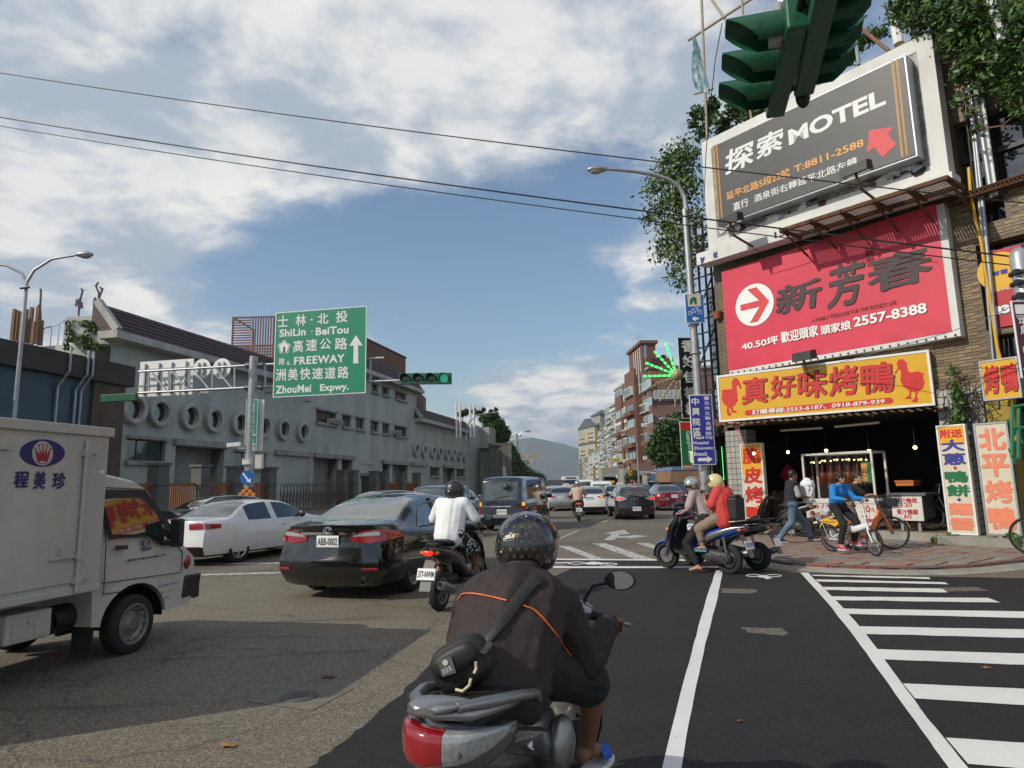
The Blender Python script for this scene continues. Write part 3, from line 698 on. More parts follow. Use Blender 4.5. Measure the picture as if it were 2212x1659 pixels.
pts=pts[(np.sin(pts[:,0]*5.3)+np.sin(pts[:,2]*6.1+pts[:,0]*3)+rg.normal(size=1500)*.6)>.1]
iv=leaves('ivy',['leaf_a','leaf_c','leaf_b'],pts,.11,None);tag(iv,'ivy creeping over the concrete box at the near end of the tiled building roof','ivy',kind='thing')
mat('ac_white',(.45,.45,.43),.6,var=.1,dirt=.3)
for(a,b_,c,d)in[(680,965,765,1015),(1145,1053,1195,1090)]:
 q=rect(FL,r2(a,b_),r2(c,d),.5);t=thing('air_conditioner','window air conditioner in the %s of the tiled building'%('wide window' if a<1000 else 'last window of the middle row'),'air conditioner',FL.at(q[0],q[1],0),group='air conditioners in the tiled wall')
 m_=MB();FL.box(m_,q[0],q[2],q[1],q[3],.0,.55);m_.build('case','ac_white',t,world=True)
 m_=MB()
 for k in range(6):zz=q[1]+(q[3]-q[1])*(k+.7)/7;FL.box(m_,q[0]+.06,q[2]-.06,zz,zz+.03,.552,.565)
 m_.build('grille','black_plastic',t,world=True)
q=rect(FL,r2(903,1277),r2(985,1310));b=MB();FL.box(b,*[q[0],q[2],q[1],q[3]],.01,.1);tag(b.build('name_plate','fascia_grey',None),'small grey name plate above the door of the tiled building','plate')
q=rect(FL,r2(903,1398),r2(955,1470));dz_=MB();FL.box(dz_,q[0],q[2],0.02,q[3],.01,.06);dz_.build('door','black_plastic',ps,world=True);b=MB();FL.box(b,q[0]-.5,q[2]+1.5,q[3]+.05,q[3]+.35,.004,1.0);b.build('door_canopy','lintel',ps,world=True)
for x,y in[(r2(500,845)),(r2(1405,1052)),(r2(1515,1075)),(r2(210,780))]:
 u,z=FL.px(x,y,.3);b=MB();b.tube([FL.at(u,z,0),FL.at(u,z+.1,.5),FL.at(u-.1,z-.1,.6)],.04,6);b.build('spout','black_plastic',ps,world=True)
uT0,uT1=u_4,FL.px(1058,950)[0];zT=FL.px(1010,916)[1]
t=local_root('stair_tower','tall pale tiled tower at the far end of the building','tower',FL)
b=MB();FL.box(b,uT0+.1,uT0+(uT1-uT0)*.42,0,zT,-5,.6);FL.box(b,uT0+(uT1-uT0)*.42+.01,uT1,0,zT*.985,-5,2.2);b.build('wall','white_tile',t,world=True)
for i,(x,yt)in enumerate([(984,868),(992,870),(1014,872),(1022,874)]):
 P_=D(x+2,920,96.);Z=D(x,yt,96.).z;b=MB();b.cyl((P_.x,P_.y,zT-3),(P_.x,P_.y,Z),.16,10);
 tag(b.build('flue_pipe','white_enamel'),['leftmost','second','third','rightmost'][i]+' of four thin white flue pipes rising behind the tower','pipe','white flue pipes behind the tower')
mat('slat_brown',(.16,.078,.055),.7,var=.18,vs=2)
def slat_box(label,a,b_,Y,depth,pattern,solid=False):
 A=D(*a,Y);B=D(*b_,Y);x0,x1,z0,z1_=A.x,B.x,B.z,A.z
 t=thing('timber_screen',label,'screen',(x0,Y,z0),group='timber slat screens on the roof')
 fr=MB()
 for x in(x0,x1):
  for y in(Y,Y+depth):fr.beam((x,y,z0),(x,y,z1_),.14)
 for z in(z0+.05,z1_-.05):fr.beam((x0,Y,z),(x1,Y,z),.12);fr.beam((x0,Y,z),(x0,Y+depth,z),.12);fr.beam((x1,Y,z),(x1,Y+depth,z),.12)
 fr.build('frame','slat_brown',t,world=True)
 s=MB()
 for(f0,f1,g0,g1,o)in pattern:
  xa,xb,za,zb=x0+(x1-x0)*f0,x0+(x1-x0)*f1,z0+(z1_-z0)*g0,z0+(z1_-z0)*g1
  if o=='h':
   n=max(2,int((zb-za)/.24))
   for k in range(n):z=za+(zb-za)*(k+.5)/n;s.box(((xa+xb)/2,Y-.08,z),(xb-xa,.05,.13))
  else:
   n=max(2,int((xb-xa)/.24))
   for k in range(n):x=xa+(xb-xa)*(k+.5)/n;s.box((x,Y-.06,(za+zb)/2),(.13,.05,zb-za))
 n=int(depth/.24)
 for k in range(n):
  if solid:s.box((x1+.05,Y+depth*(k+.5)/n,(z0+z1_)/2),(.05,depth/n*.96,z1_-z0))
  else:s.box((x1+.05,Y+depth*(k+.5)/n,(z0+z1_)/2),(.05,.13,z1_-z0))
 s.build('slat_panel','slat_brown',t,world=True,kind='stuff')
slat_box('upper box of brown timber slats left of the green road sign',(504,685),(592,775),62,5,[(0,.45,0,1,'h'),(.45,1,0,1,'v')])
slat_box('lower wide box of brown timber slats behind the gantry pole',(437,748),(592,806),59,5,[(0,.35,.2,1,'h'),(.35,.62,0,.95,'v'),(.62,1,.3,1,'h')])
FX2=Face(D(770,1040,75),R(12.8));t=thing('timber_screen','big brown timber box sloping away right of the green road sign','screen',FX2.at(0,9,0),group='timber slat screens on the roof')
zt_x=FX2.px(876,774)[1];uX=FX2.px(876,900)[0];s_=MB();n=int(uX/.3)
for k in range(n+1):FX2.box(s_,uX*k/(n+1)+.01,uX*(k+1)/(n+1)-.02,12,zt_x,-.06+.01*(k%2),0)
s_.build('board','slat_brown',t,world=True,kind='stuff');s_=MB();FX2.box(s_,0,uX,8,zt_x-.1,-8,-.08);FX2.box(s_,-.1,uX+.1,zt_x+.002,zt_x+.2,-8,.1);s_.build('core','brown_roof',t,world=True)
slat_box('small brown timber screen between the middle and the low roof',(889,842),(900,890),88,9,[(0,1,0,1,'v')])
# ---- mural wall on the left
FM=Face(D(275,800,35.),R(12.8));mat('mural',(.018,.045,.075),.45,var=.25,vs=.25,c2=(.045,.085,.12),dirt=.25);mat('coping',(.045,.043,.038),.85,var=.25,vs=2,dirt=.4);mat('rust_pillar',(.085,.06,.045),.8,var=.3,vs=1.5,st=(1,1,.4))
mw=local_root('mural_wall','high dark blue painted wall with a dark coping behind the truck','wall',FM)
zc1=FM.px(272,792)[1];zc0=zc1-1.1
b=MB();FM.box(b,-24,-2.2,0,zc0,-1,0);b.build('mural_panel','mural',mw,world=True)
b=MB();FM.box(b,-24,.2,zc0+.003,zc1,-1.2,.35);b.build('coping','coping',mw,world=True)
b=MB();FM.box(b,-2.19,-.2,0,zc0-.003,-1,.15);b.build('pillar','rust_pillar',mw,world=True)
b=MB()
for u in(-2.9,-3.2,-4.2):b.tube([FM.at(u,.5,.12),FM.at(u,zc0-.6,.12),FM.at(u+.25,zc0+.2,.45),FM.at(u+.25,zc1+.3,.45)],.07,6)
b.build('conduit','galv',mw,world=True)
for i,(x,y0,y1)in enumerate([(29,668,720),(36,671,722),(45,674,724),(54,668,726),(66,664,728),(80,662,728),(72,695,730),(88,692,732),(60,690,727)]):
 P0,P1=D(x,y0,38+.4*(i%3)),D(x,y1+14,38+.4*(i%3));b=MB();b.box(((P0.x+P1.x)/2,P0.y,(P0.z+P1.z)/2),(.17,.17,P0.z-P1.z));tag(b.build('timber_post','wood'),['leftmost','second','third','fourth','fifth','rightmost tall','short front right','short back right','short front left'][i]+' dark timber post in the cluster on top of the mural wall','post','timber posts on top of the mural wall')
rl=thing('railing','thin grey stair railing rising behind the mural wall','railing',D(110,735,38));b=MB()
pr=[D(*r1(x,y),38.5)for x,y in[(300,725),(345,700),(410,682),(470,660),(515,628)]]
b.tube(pr,.035,6)
for p in pr:b.cyl(p,p-Vector((0,0,1.6)),.025,6)
b.build('rail','galv',rl,world=True)
mat('twig_steel',(.13,.105,.12),.6,.2)
for i,(bx,S)in enumerate([(r1(322,640),[((320,640),(320,560)),((316,590),(322,385)),((308,510),(316,570)),((326,430),(318,500))]),(r1(620,600),[((620,600),(628,460)),((628,500),(655,390)),((652,400),(640,385)),((624,545),(607,470)),((607,470),(598,525)),((624,555),(648,490)),((645,500),(652,540))]),(r1(772,585),[((772,585),(780,405)),((780,420),(755,358)),((760,360),(777,333)),((780,470),(812,380)),((805,395),(790,372)),((776,520),(750,455)),((750,458),(738,508)),((776,550),(808,478)),((806,485),(816,525))])]):
 t=thing('steel_tree',['slender','smaller branching','tall branching'][i]+' bare steel tree sculpture on the roof edge','sculpture',D(*bx,39),group='steel tree sculptures on the roof');b=MB()
 for p,q in S:b.cyl(D(*r1(*p),39),D(*r1(*q),39),.06,5)
 b.build('branch','twig_steel',t,world=True)
 # ---- yard fence
FF=Face(D(620,1050,48.),R(12.8))
mat('gate_orange',(.26,.085,.02),.6,var=.15);mat('pillar_grey',(.12,.118,.112),.8,var=.2,vs=3,dirt=.4);mat('dark_bronze',(.10,.085,.055),.5,.5)
fence=local_root('yard_fence','yard fence of grey piers with low orange gates','fence',FF)
piers=[r3(1025,560),r3(1290,560),r3(1505,560),r3(1715,560),r2(785,1450),r2(860,1450),r2(1020,1450),r2(1090,1450),r2(1215,1450),r2(1330,1450)]
ups=[FF.px(*p)[0]for p in piers]
for i,u in enumerate(ups):
 b=MB();FF.box(b,u-.42,u+.42,0,3.05,-.7,0);FF.box(b,u-.47,u+.47,2.0,2.12,-.75,.05);FF.box(b,u-.5,u+.5,3.05,3.2,-.78,.08);b.build('pier','pillar_grey',fence,world=True)
for i,(u0,u1)in enumerate([(ups[0]-6,ups[0]),(ups[0],ups[1]),(ups[1],ups[2]),(ups[2],ups[3]),(ups[6],ups[7]),(ups[7],ups[8]),(ups[8],ups[9])]):
 b=MB();a,c=u0+.45,u1-.45;n=max(3,int((c-a)/.16))
 FF.box(b,a,c,1.95,2.1,-.4,-.34);FF.box(b,a,c,.3,.42,-.4,-.34)
 for k in range(n):uc=a+(c-a)*(k+.5)/n;FF.box(b,uc-.035,uc+.035,.42,2.1,-.39,-.35)
 b.build('gate','gate_orange',fence,world=True)
ag=local_root('folding_gate','long folding gate of arched bronze bars behind the black sedan','gate',FF)
b=MB();a,c=ups[3]+.5,ups[4]-.4;n=int((c-a)/.42)
for k in range(n):
 u=a+(c-a)*k/n;w=.4
 b.tube([FF.at(u,.1,.3),FF.at(u,1.75,.3),FF.at(u+.06,1.95,.3),FF.at(u+w*.5,2.05,.3),FF.at(u+w-.06,1.95,.3),FF.at(u+w,1.75,.3),FF.at(u+w,.1,.3)],.028,5)
 b.beam(FF.at(u,.4,.32),FF.at(u+w,1.5,.32),.035);b.beam(FF.at(u+w,.4,.34),FF.at(u,1.5,.34),.035)
b.build('bar','dark_bronze',ag,world=True,kind='stuff')
FT=Face(D(450,1030,52.),R(12.8));tk=local_root('tank_cage','cage of shiny stainless water tanks in the yard','tank',FT)
uu0=FT.px(*r3(905,500))[0];
for i,cx in enumerate([1035,1150]):
 u=FT.px(*r3(cx,480))[0];b=MB();c=FT.at(u,0,0);b.lathe([(0,4.5),(.9,4.45),(1.15,4.3),(1.15,3.7),(1.2,3.65),(1.15,3.6),(1.15,2.9),(1.2,2.85),(1.15,2.8),(1.15,1.2),(0,1.2)],24,Matrix.Translation(c));b.build('tank','steel',tk,40,world=True)
b=MB();u0,u1=FT.px(*r3(975,480))[0],FT.px(*r3(1225,480))[0]
for z in(1.2,2.6,3.9,4.9):b.beam(FT.at(u0,z,1.3),FT.at(u1,z,1.3),.07)
for k in range(9):u=u0+(u1-u0)*k/8;b.beam(FT.at(u,0,1.3),FT.at(u,4.9,1.3),.06)
b.build('cage','galv',tk,world=True)
q=rect(FT,r3(903,475),r3(968,508));mat('sign_red',(.42,.012,.025),.5,var=.05)
rs=thing('yard_sign','small red sign with two white characters beside the tank cage','sign',FT.at(q[0],0,.2));b=MB();FT.box(b,q[0],q[2],q[1],q[3],.2,.26);b.build('panel','sign_red',rs,world=True)
mat('white_ink',(.78,.78,.76),.6,var=.03)
text_on('十方','white_ink',FT.at(q[0],q[1],.26),FT.u,(0,0,1),(.15,.12,q[2]-q[0]-.15,q[3]-q[1]-.12),rs)
b=MB();FT.box(b,uu0,FT.px(*r3(975,480))[0],0,FT.px(*r3(950,410))[1],-2,.1);tag(b.build('yard_shed','dark_concrete'),'dark shed beside the tank cage','shed')
# ================================================================== RIGHT: corner shop building
FR=Face((10.6,14.27),R(-37),-1);UX=-FR.u;ZV=Vector((0,0,1))
rA=lambda x,y:((1580+x/2.257)*.864,y/2.257*.864)
rB=lambda x,y:((1700+x/2.572)*.864,(480+y/2.572)*.864)
rC=lambda x,y:((1740+x/2.593)*.864,(820+y/2.593)*.864)
rD=lambda x,y:((1860+x/5.027)*.864,(1080+y/5.027)*.864)
rE=lambda x,y:((2240+x/3.016)*.864,(150+y/3.016)*.864)
rF=lambda x,y:((2240+x/3.016)*.864,(600+y/3.016)*.864)
r7=lambda x,y:((1620+x/3.16)*.864,(1050+y/3.16)*.864)
tile_mat('ochre_tile',(.22,.15,.075),(.17,.115,.06),(.035,.03,.02),.30,.075,.010,.55,dirt=.8,bump=.6)
tile_mat('pale_tile',(.42,.41,.37),(.36,.35,.31),(.08,.075,.07),.16,.16,.010,.4,dirt=.5,offs=0.)
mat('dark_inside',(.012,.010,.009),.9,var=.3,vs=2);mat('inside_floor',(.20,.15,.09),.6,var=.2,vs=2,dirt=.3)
mat('sign_yellow',(.66,.36,.006),.42,var=.07,vs=1,dirt=.07);mat('sign_pink',(.60,.033,.07),.5,var=.10,vs=.7,bump=.35,bs=1.3,dirt=.10)
mat('board_grey',(.065,.065,.066),.45,var=.14,vs=1.5,dirt=.1);mat('board_white',(.66,.66,.63),.6,var=.08,vs=1.2,dirt=.35)
mat('rust',(.10,.045,.022),.85,var=.4,vs=5);mat('grey_tin',(.20,.21,.21),.6,.2,var=.5,vs=4,c2=(.42,.44,.42),dirt=.6)
mat('ink_red',(.55,.018,.015),.55,var=.08);mat('ink_orange',(.80,.36,.07),.55,var=.05);mat('arrow_red',(.62,.05,.06),.5)
mat('ink_brush',(.05,.035,.036),.6);mat('ink_blue',(.03,.035,.25),.55);mat('ink_green',(.005,.14,.05),.55);mat('ink_salmon',(.72,.22,.12),.6);mat('lightbox_cream',(.62,.56,.43),.5,var=.06,vs=1,dirt=.2)
mat('grime',(.03,.027,.024),.9,var=.4,vs=2)
bl=local_root('corner_building','old ochre tiled corner building hung with billboards above a roast duck shop','building',FR)
uL=7.0;zR=FR.px(1840,150)[1]
hx=[rect(FR,rE(430,385),rE(1100,955)),rect(FR,rE(600,1035),rE(850,1165)),rect(FR,rE(630,1362),rE(1100,1690)),rect(FR,rF(760,700),rF(1100,880))]
hx[0]=(-2.3,FR.px(2135,405)[1],FR.px(2066,330)[0],FR.px(2135,240)[1]);
hx[1]=(FR.px(2178,500)[0],FR.px(2140,480)[1],FR.px(2110,480)[0],FR.px(2140,428)[1])
hx[2]=(-2.3,FR.px(2150,712)[1],FR.px(2116,600)[0],FR.px(2150,520)[1])
hx[3]=(-2.3,FR.px(2160,880)[1],FR.px(2150,780)[0],FR.px(2160,722)[1])
shop_top=FR.px(1800,915)[1]+.15
holes=hx+[(1.15,.3,6.9,shop_top),(-2.3,.3,-.35,FR.px(2190,868)[1])]
b=MB();wall_holes(b,FR,-3.2,uL,.0,zR,holes,.35);FR.box(b,-3.2,uL,zR-.4,zR,-8,-.01);FR.box(b,uL-.25,uL,3.2,zR-.41,-7,-.01);b.build('wall','ochre_tile',bl,world=True)
w=window_part(FR,bl,hx[0][0],hx[0][2],hx[0][1],hx[0][3],depth=.3,n=4,fm='black',gmn='glass_dark',fw=.07)
b=MB();FR.box(b,hx[0][0],hx[0][2],hx[0][1]+(hx[0][3]-hx[0][1])*.5-.06,hx[0][1]+(hx[0][3]-hx[0][1])*.5+.06,-.33,-.22);b.build('transom','black',w,world=True)
for k in(1,2,3):FRh=hx[k];b=MB();FR.box(b,FRh[0],FRh[2],FRh[1],FRh[3],-.36,-.34);b.build('pane','glass_dark',bl,world=True)
b=MB()
for k in range(34):
 u=hx[0][0]+(hx[0][2]-hx[0][0]+.25)*k/34;zz=hx[0][1]-.12;b.beam(FR.at(u,zz-.06,.3),FR.at(u+.09,zz+.06,.3),.014);b.beam(FR.at(u+.09,zz-.06,.3),FR.at(u,zz+.06,.3),.014)
FR.box(b,hx[0][0],hx[0][2]+.25,hx[0][1]-.2,hx[0][1]-.18,.02,.32);FR.box(b,hx[0][0],hx[0][2]+.25,hx[0][1]-.07,hx[0][1]-.05,.02,.32);b.build('sill_grille','rust',bl,world=True,kind='stuff')
bmesh_b=MB();bmesh_b.box((0,0,0),(.285,.02,.062));bme=bmesh_b.mesh('tile')
for i,c in enumerate([(.20,.135,.065),(.25,.175,.09),(.145,.095,.05)]):mat('tile_%d'%i,c,.5,var=.25,vs=5,dirt=.45)
tm=[]
for i in range(3):m_=bme.copy();m_.name='tile';m_.materials.append(MATS['tile_%d'%i]);tm.append(m_)
cnt=0;z=3.3;row=0
field=[MB()for _ in range(3)]
while z<9.4:
 u=-2.2+(.15 if row%2 else 0)
 while u<1.35:
  if not any(h[0]-.15<u<h[2]+.15 and h[1]-.04<z<h[3]+.04 for h in holes):
   k=rng.choice([0,0,1,2]);p=FR.at(u,z,.006+rng.uniform(-.003,.004))
   if cnt<300 and-.9<u and z>4.0 and rng.random()<.97:
    o=new(tm[k],'tile',bl);o.matrix_local=MW[bl.name].inverted()@(Matrix.Translation(p)@Matrix.Rotation(math.atan2(UX.y,UX.x),4,'Z'));cnt+=1
   elif rng.random()<.97:field[k].box(p,(.285,.02,.062),math.atan2(UX.y,UX.x))
  u+=.30
 z+=.075;row+=1
for k in range(3):field[k].build('tile_field','tile_%d'%k,bl,world=True,kind='stuff')
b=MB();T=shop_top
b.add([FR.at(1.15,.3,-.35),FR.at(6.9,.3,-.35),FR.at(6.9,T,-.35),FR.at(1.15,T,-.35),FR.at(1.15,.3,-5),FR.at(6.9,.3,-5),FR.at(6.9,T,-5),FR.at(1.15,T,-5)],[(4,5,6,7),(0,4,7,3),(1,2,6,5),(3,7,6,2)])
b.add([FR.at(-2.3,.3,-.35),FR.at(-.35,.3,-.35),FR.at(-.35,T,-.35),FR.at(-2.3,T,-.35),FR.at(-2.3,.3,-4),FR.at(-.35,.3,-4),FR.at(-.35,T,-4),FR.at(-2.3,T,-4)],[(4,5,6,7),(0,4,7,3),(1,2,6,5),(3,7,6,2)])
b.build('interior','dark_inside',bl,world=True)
b=MB();FR.box(b,-2.5,7.2,0,.30,-5,.25);FR.box(b,-2.6,1.2,0,.295,.26,.85);b.build('floor_step','concrete',bl,world=True)
b=MB();FR.box(b,1.0,7.0,.301,.306,-5,.22);b.build('floor','inside_floor',bl,world=True)
b=MB();FR.box(b,6.2,6.9,.31,T-.1,-.36,.12);FR.box(b,.25,1.15,.31,T+.4,-.2,.12);b.build('pillar','pale_tile',bl,world=True)
mat('ochre_paint',(.36,.25,.03),.7,var=.25,vs=2,dirt=.5)
b=MB();FR.box(b,-.30,.22,.31,T+.35,-.1,.08);b.build('painted_pier','ochre_paint',bl,world=True)
for(x0,y0,x1,y1,m,r,l)in[(2085,130,2152,880,'galv',.035,'thin grey conduit'),(2096,210,2163,860,'galv',.045,'grey conduit'),(2106,200,2140,425,'galv',.07,'thick grey downpipe'),(2118,200,2150,420,'white_enamel',.035,'white hooked pipe'),(2090,360,2175,870,'sign_yellow',.035,'yellow sheathed cable'),(2075,190,2100,420,'black',.03,'black cable bundle')]:
 a,c=FR.px(x0,y0,.2),FR.px(x1,y1,.2);b=MB();n=9
 P=[FR.at(a[0]+(c[0]-a[0])*k/n+rng.uniform(-.04,.04)*(m=='sign_yellow' or m=='black'),a[1]+(c[1]-a[1])*k/n,.12+.05*(k%2)*(m=='sign_yellow'))for k in range(n+1)]
 b.tube(P,r,7);tag(b.build('wall_pipe',m,None,60),l+' running down the tiled wall right of the billboards','pipe','pipes and cables on the tiled wall')
def panel(name,label,cat,F,quad,o0,o1,mface,mframe=None,fw=.06,group=None,post=None):
 """quad px (TL, TR, BR, BL); returns root, face frame"""
 P=[F.px(*q,o1)for q in quad]
 u0=(P[0][0]+P[3][0])/2;u1=(P[1][0]+P[2][0])/2;zt=(P[0][1]+P[1][1])/2;zb=(P[2][1]+P[3][1])/2
 a,c=min(u0,u1),max(u0,u1)
 t=thing(name,label,cat,F.at((a+c)/2,zb,o1),group=group)
 b=MB();e=fw if mframe else 0
 F.box(b,a+e,c-e,zb+e,zt-e,o0+.002,o1-(.004 if mframe else 0));b.build('panel',mface,t,world=True)
 if mframe:
  b=MB()
  F.box(b,a,c,zb,zb+fw,o0,o1+.01);F.box(b,a,c,zt-fw,zt,o0,o1+.01);F.box(b,a,a+fw,zb+fw,zt-fw,o0,o1+.01);F.box(b,c-fw,c,zb+fw,zt-fw,o0,o1+.01)
  b.build('frame',mframe,t,world=True)
 return t,a,c,zb,zt
def txt(s,m,F,BL,TR,off,parent,**k):
 p,q=F.px(*BL,off),F.px(*TR,off);U=F.u if F.side==1 else-F.u;U=U+Vector((0,0,-F.k if F.side==-1 else F.k))
 w_=abs(q[0]-p[0]);h_=q[1]-p[1]
 return text_on(s,m,F.at(p[0],p[1],off),U,ZV,(0,0,w_,h_),parent,**k)
def shape(pts,m,F,off,parent,name='print',th=.006):
 P=[F.at(*F.px(*p,off),off)for p in pts];b=MB();b.prism(P,F.n*th);return b.build(name,m,parent,world=True)
FMo=Face((10.6-.8*.30,14.27-.6*.30),R(-36),-1);FMo.k=.032
# --- grey billboard
t,a,c,zb,zt=panel('billboard','big tilted white-framed billboard with grey MOTEL panel and red arrow','billboard',FMo,[(1517,310),(2010,65),(2052,375),(1530,545)],.0,.35,'grey_tin','board_white',.34)
b=MB();FMo.box(b,a-.1,c+.35,zb-.38,zb-.01,.05,.52);b.build('lower_strip','board_white',t,world=True)
BO=.78
P=[FMo.px(*q,BO)for q in[(1533.5,315.8),(1954.7,118.7),(1981.5,337),(1556.5,486)]]
bu0,bu1,bz0,bz1=(P[1][0]+P[2][0])/2,(P[0][0]+P[3][0])/2,(P[2][1]+P[3][1])/2,(P[0][1]+P[1][1])/2
b=MB();FMo.box(b,bu0,bu1,bz0,bz1,.36,BO-.02);b.build('lightbox','galv',t,world=True)
b=MB();FMo.box(b,bu0+.04,bu1-.04,bz0+.04,bz1-.04,BO-.019,BO);b.build('print_face','board_grey',t,world=True)
mat('white_letter',(.70,.71,.70),.5,var=.02)
txt('探','white_letter',FMo,rA(528,990),rA(685,785),BO,t,bold=.03,shear=.12);txt('索','white_letter',FMo,rA(703,905),rA(852,712),BO,t,bold=.03,shear=.12)
txt('MOTEL','white_letter',FMo,rA(888,822),rA(1424,492),BO,t,bold=.035)
txt('延平北路5段23號','ink_orange',FMo,rA(535,1132),rA(888,945),BO,t,bold=.012);txt('T:8811-2588','ink_orange',FMo,rA(918,975),rA(1305,782),BO,t,bold=.015)
txt('直行','white_letter',FMo,rA(573,1192),rA(655,1115),BO,t);txt('酒泉街右轉延平北路左轉','white_letter',FMo,rA(690,1145),rA(1268,882),BO,t,bold=.008)
shape([rA(*p)for p in[(1340,735),(1475,717),(1445,757),(1492,815),(1415,888),(1367,832),(1325,862)]],'arrow_red',FMo,BO,t)
mat('stripe_gold',(.40,.20,.05),.5)
for x0,y0,x1,y1,w_ in[(1462,345,1520,888,14),(1488,336,1546,878,12),(455,825,487,1265,10),(472,817,506,1258,9)]:
 shape([rA(x0,y0),rA(x0+w_,y0-4),rA(x1+w_,y1-4),rA(x1,y1)],'stripe_gold',FMo,BO,t,th=.004)
txt('15','ink',FMo,rA(806,1345),rA(862,1292),.53,t,bold=.02);shape([rA(385,1455),rA(412,1450),rA(404,1478),rA(392,1492)],'ink_blue',FMo,.525,t);txt('崔','ink_blue',FMo,rA(458,1460),rA(482,1415),.53,t)
for i in range(46):
 u=rng.uniform(a+.3,c-.3);z=rng.uniform(zb+.30,bz0+.1);s_=rng.uniform(.05,.22)
 b=MB();k=6;b.add([FMo.at(u+math.cos(q*2*math.pi/k)*s_*rng.uniform(.5,1.2),z+math.sin(q*2*math.pi/k)*s_*.7*rng.uniform(.5,1.2),.355+.0005*i+rng.uniform(0,.03))for q in range(k)],[tuple(range(k))]);b.build('torn_patch',['board_white','rust','galv','grime','white_enamel'][i%5],t,world=True)
rk=thing('sign_rack','rusty steel rack with white slats under the grey billboard','rack',FMo.at(2,zb-.6,.8));b=MB()
ra,rb=FMo.px(*rA(890,1290),.9)[0],a-.25;zr=zb-.42
for o_ in(.55,1.25):b.beam(FMo.at(ra,zr,o_),FMo.at(rb,zr,o_),.09)
for k in range(6):u=ra+(rb-ra)*k/5;b.beam(FMo.at(u,zr-.02,.4),FMo.at(u,zr-.02,1.35),.08);b.beam(FMo.at(u,zr,1.3),FMo.at(u,zr-.5,.1),.04)
b.build('frame','rust',rk,world=True);b=MB()
for k in range(64):
 u=ra+(rb-ra)*(k+.5)/64;b.beam(FMo.at(u,zr+.06,.58),FMo.at(u,zr+.06,1.2),.035)
b.build('slat','white_enamel',rk,world=True,kind='stuff')
def flood(px,off,label,w_=.62):
 u,z=FMo.px(*px,off);t=thing('floodlight',label,'floodlight',FMo.at(u,z,off),group='black floodlights on the billboards')
 b=MB();b.prism([FMo.at(u-w_/2,z-.05,off+.12),FMo.at(u-w_/2,z+.18,off+.1),FMo.at(u-w_/2,z+.24,off-.16),FMo.at(u-w_/2,z+.02,off-.22)],FMo.u*w_);b.build('housing','black',t,world=True)
 b=MB();b.prism([FMo.at(u-w_/2+.05,z-.04,off+.1),FMo.at(u-w_/2+.05,z-.02,off+.1),FMo.at(u-w_/2+.05,z+.03,off-.2),FMo.at(u-w_/2+.05,z+.01,off-.2)],FMo.u*(w_-.1));b.build('lens','glass_mid',t,world=True)
 b=MB();b.tube([FMo.at(u,z,off),FMo.at(u,z-.35,off-.1),FMo.at(u,z-.55,.3)],.035,6);b.build('arm','rust',t,world=True)
flood((1848,372),1.7,'black floodlight in front of the lower right of the grey billboard');flood((1577,480),1.5,'black floodlight at the lower left corner of the grey billboard');flood((1736,776),.95,'black floodlight sitting on top of the yellow shop sign',.5)
# --- pink billboard
PO=.28
t,a,c,zb,zt=panel('billboard','pink-red banner billboard with white circle arrow and black brush characters','billboard',FR,[(1560,590),(2036,438),(2078,722),(1577,812)],.0,PO,'board_white')
P=[FR.px(*q,PO)for q in[rB(262,515),rB(1640,80),rB(1755,895),rB(320,1150)]]
b=MB();nu,nv=40,24;A=(P[1][0]+P[2][0])/2;B_=(P[0][0]+P[3][0])/2;Z0=(P[2][1]+P[3][1])/2;Z1=(P[0][1]+P[1][1])/2
b.grid([[FR.at(A+(B_-A)*i/nu,Z0+(Z1-Z0)*j/nv,PO+.012+.008*math.sin(i*.9+j*.4)*(1 if 0<i<nu and 0<j<nv else 0))for j in range(nv+1)]for i in range(nu+1)]);b.build('banner','sign_pink',t,60,world=True)
TO=PO+.03
cu,cz_=FR.px(*rB(477,725),TO);rr_=(FR.px(*rB(355,745),TO)[0]-FR.px(*rB(600,705),TO)[0])/2
b=MB();k=48;b.add([FR.at(cu+rr_*math.cos(q*2*math.pi/k),cz_+rr_*math.sin(q*2*math.pi/k),TO-.003)for q in range(k)],[tuple(range(k))]);b.build('print','white_ink',t,world=True)
shape([rB(*p)for p in[(432,628),(492,612),(573,700),(500,832),(450,842),(512,737),(392,765),(388,727),(508,697)]],'arrow_red',FR,TO+.001,t)
txt('新','ink_brush',FR,rB(615,800),rB(905,540),TO,t,bold=.03,shear=.1);txt('芳','ink_brush',FR,rB(945,760),rB(1185,420),TO,t,bold=.03,shear=.2);txt('春','ink_brush',FR,rB(1212,660),rB(1605,330),TO,t,bold=.03,shear=.05)
mat('ink_maroon',(.22,.02,.035),.6)
txt('興\n富\n發','ink_maroon',FR,rB(1197,482),rB(1240,345),TO,t,ls=.9)
txt('A FAMILY TREASURE FOR THE RICHEST LIFE','ink_maroon',FR,rB(850,838),rB(1390,694),TO,t)
for s,p,q in[('40.50坪',(395,1022),(635,920)),('歡迎頭家',(648,975),(890,850)),('頭家娘',(905,922),(1100,820)),('2557-8388',(1120,870),(1582,708))]:txt(s,'white_ink',FR,rB(*p),rB(*q),TO,t,bold=.03)
b=MB()
for k in range(30):b.tube([FR.at(a+(c-a)*(k+.5)/30,zb+.06,PO+.01),FR.at(a+(c-a)*(k+.5)/30,zb+.02,PO+.04)],.018,5)
b.build('eyelet','rust',t,world=True,kind='stuff')
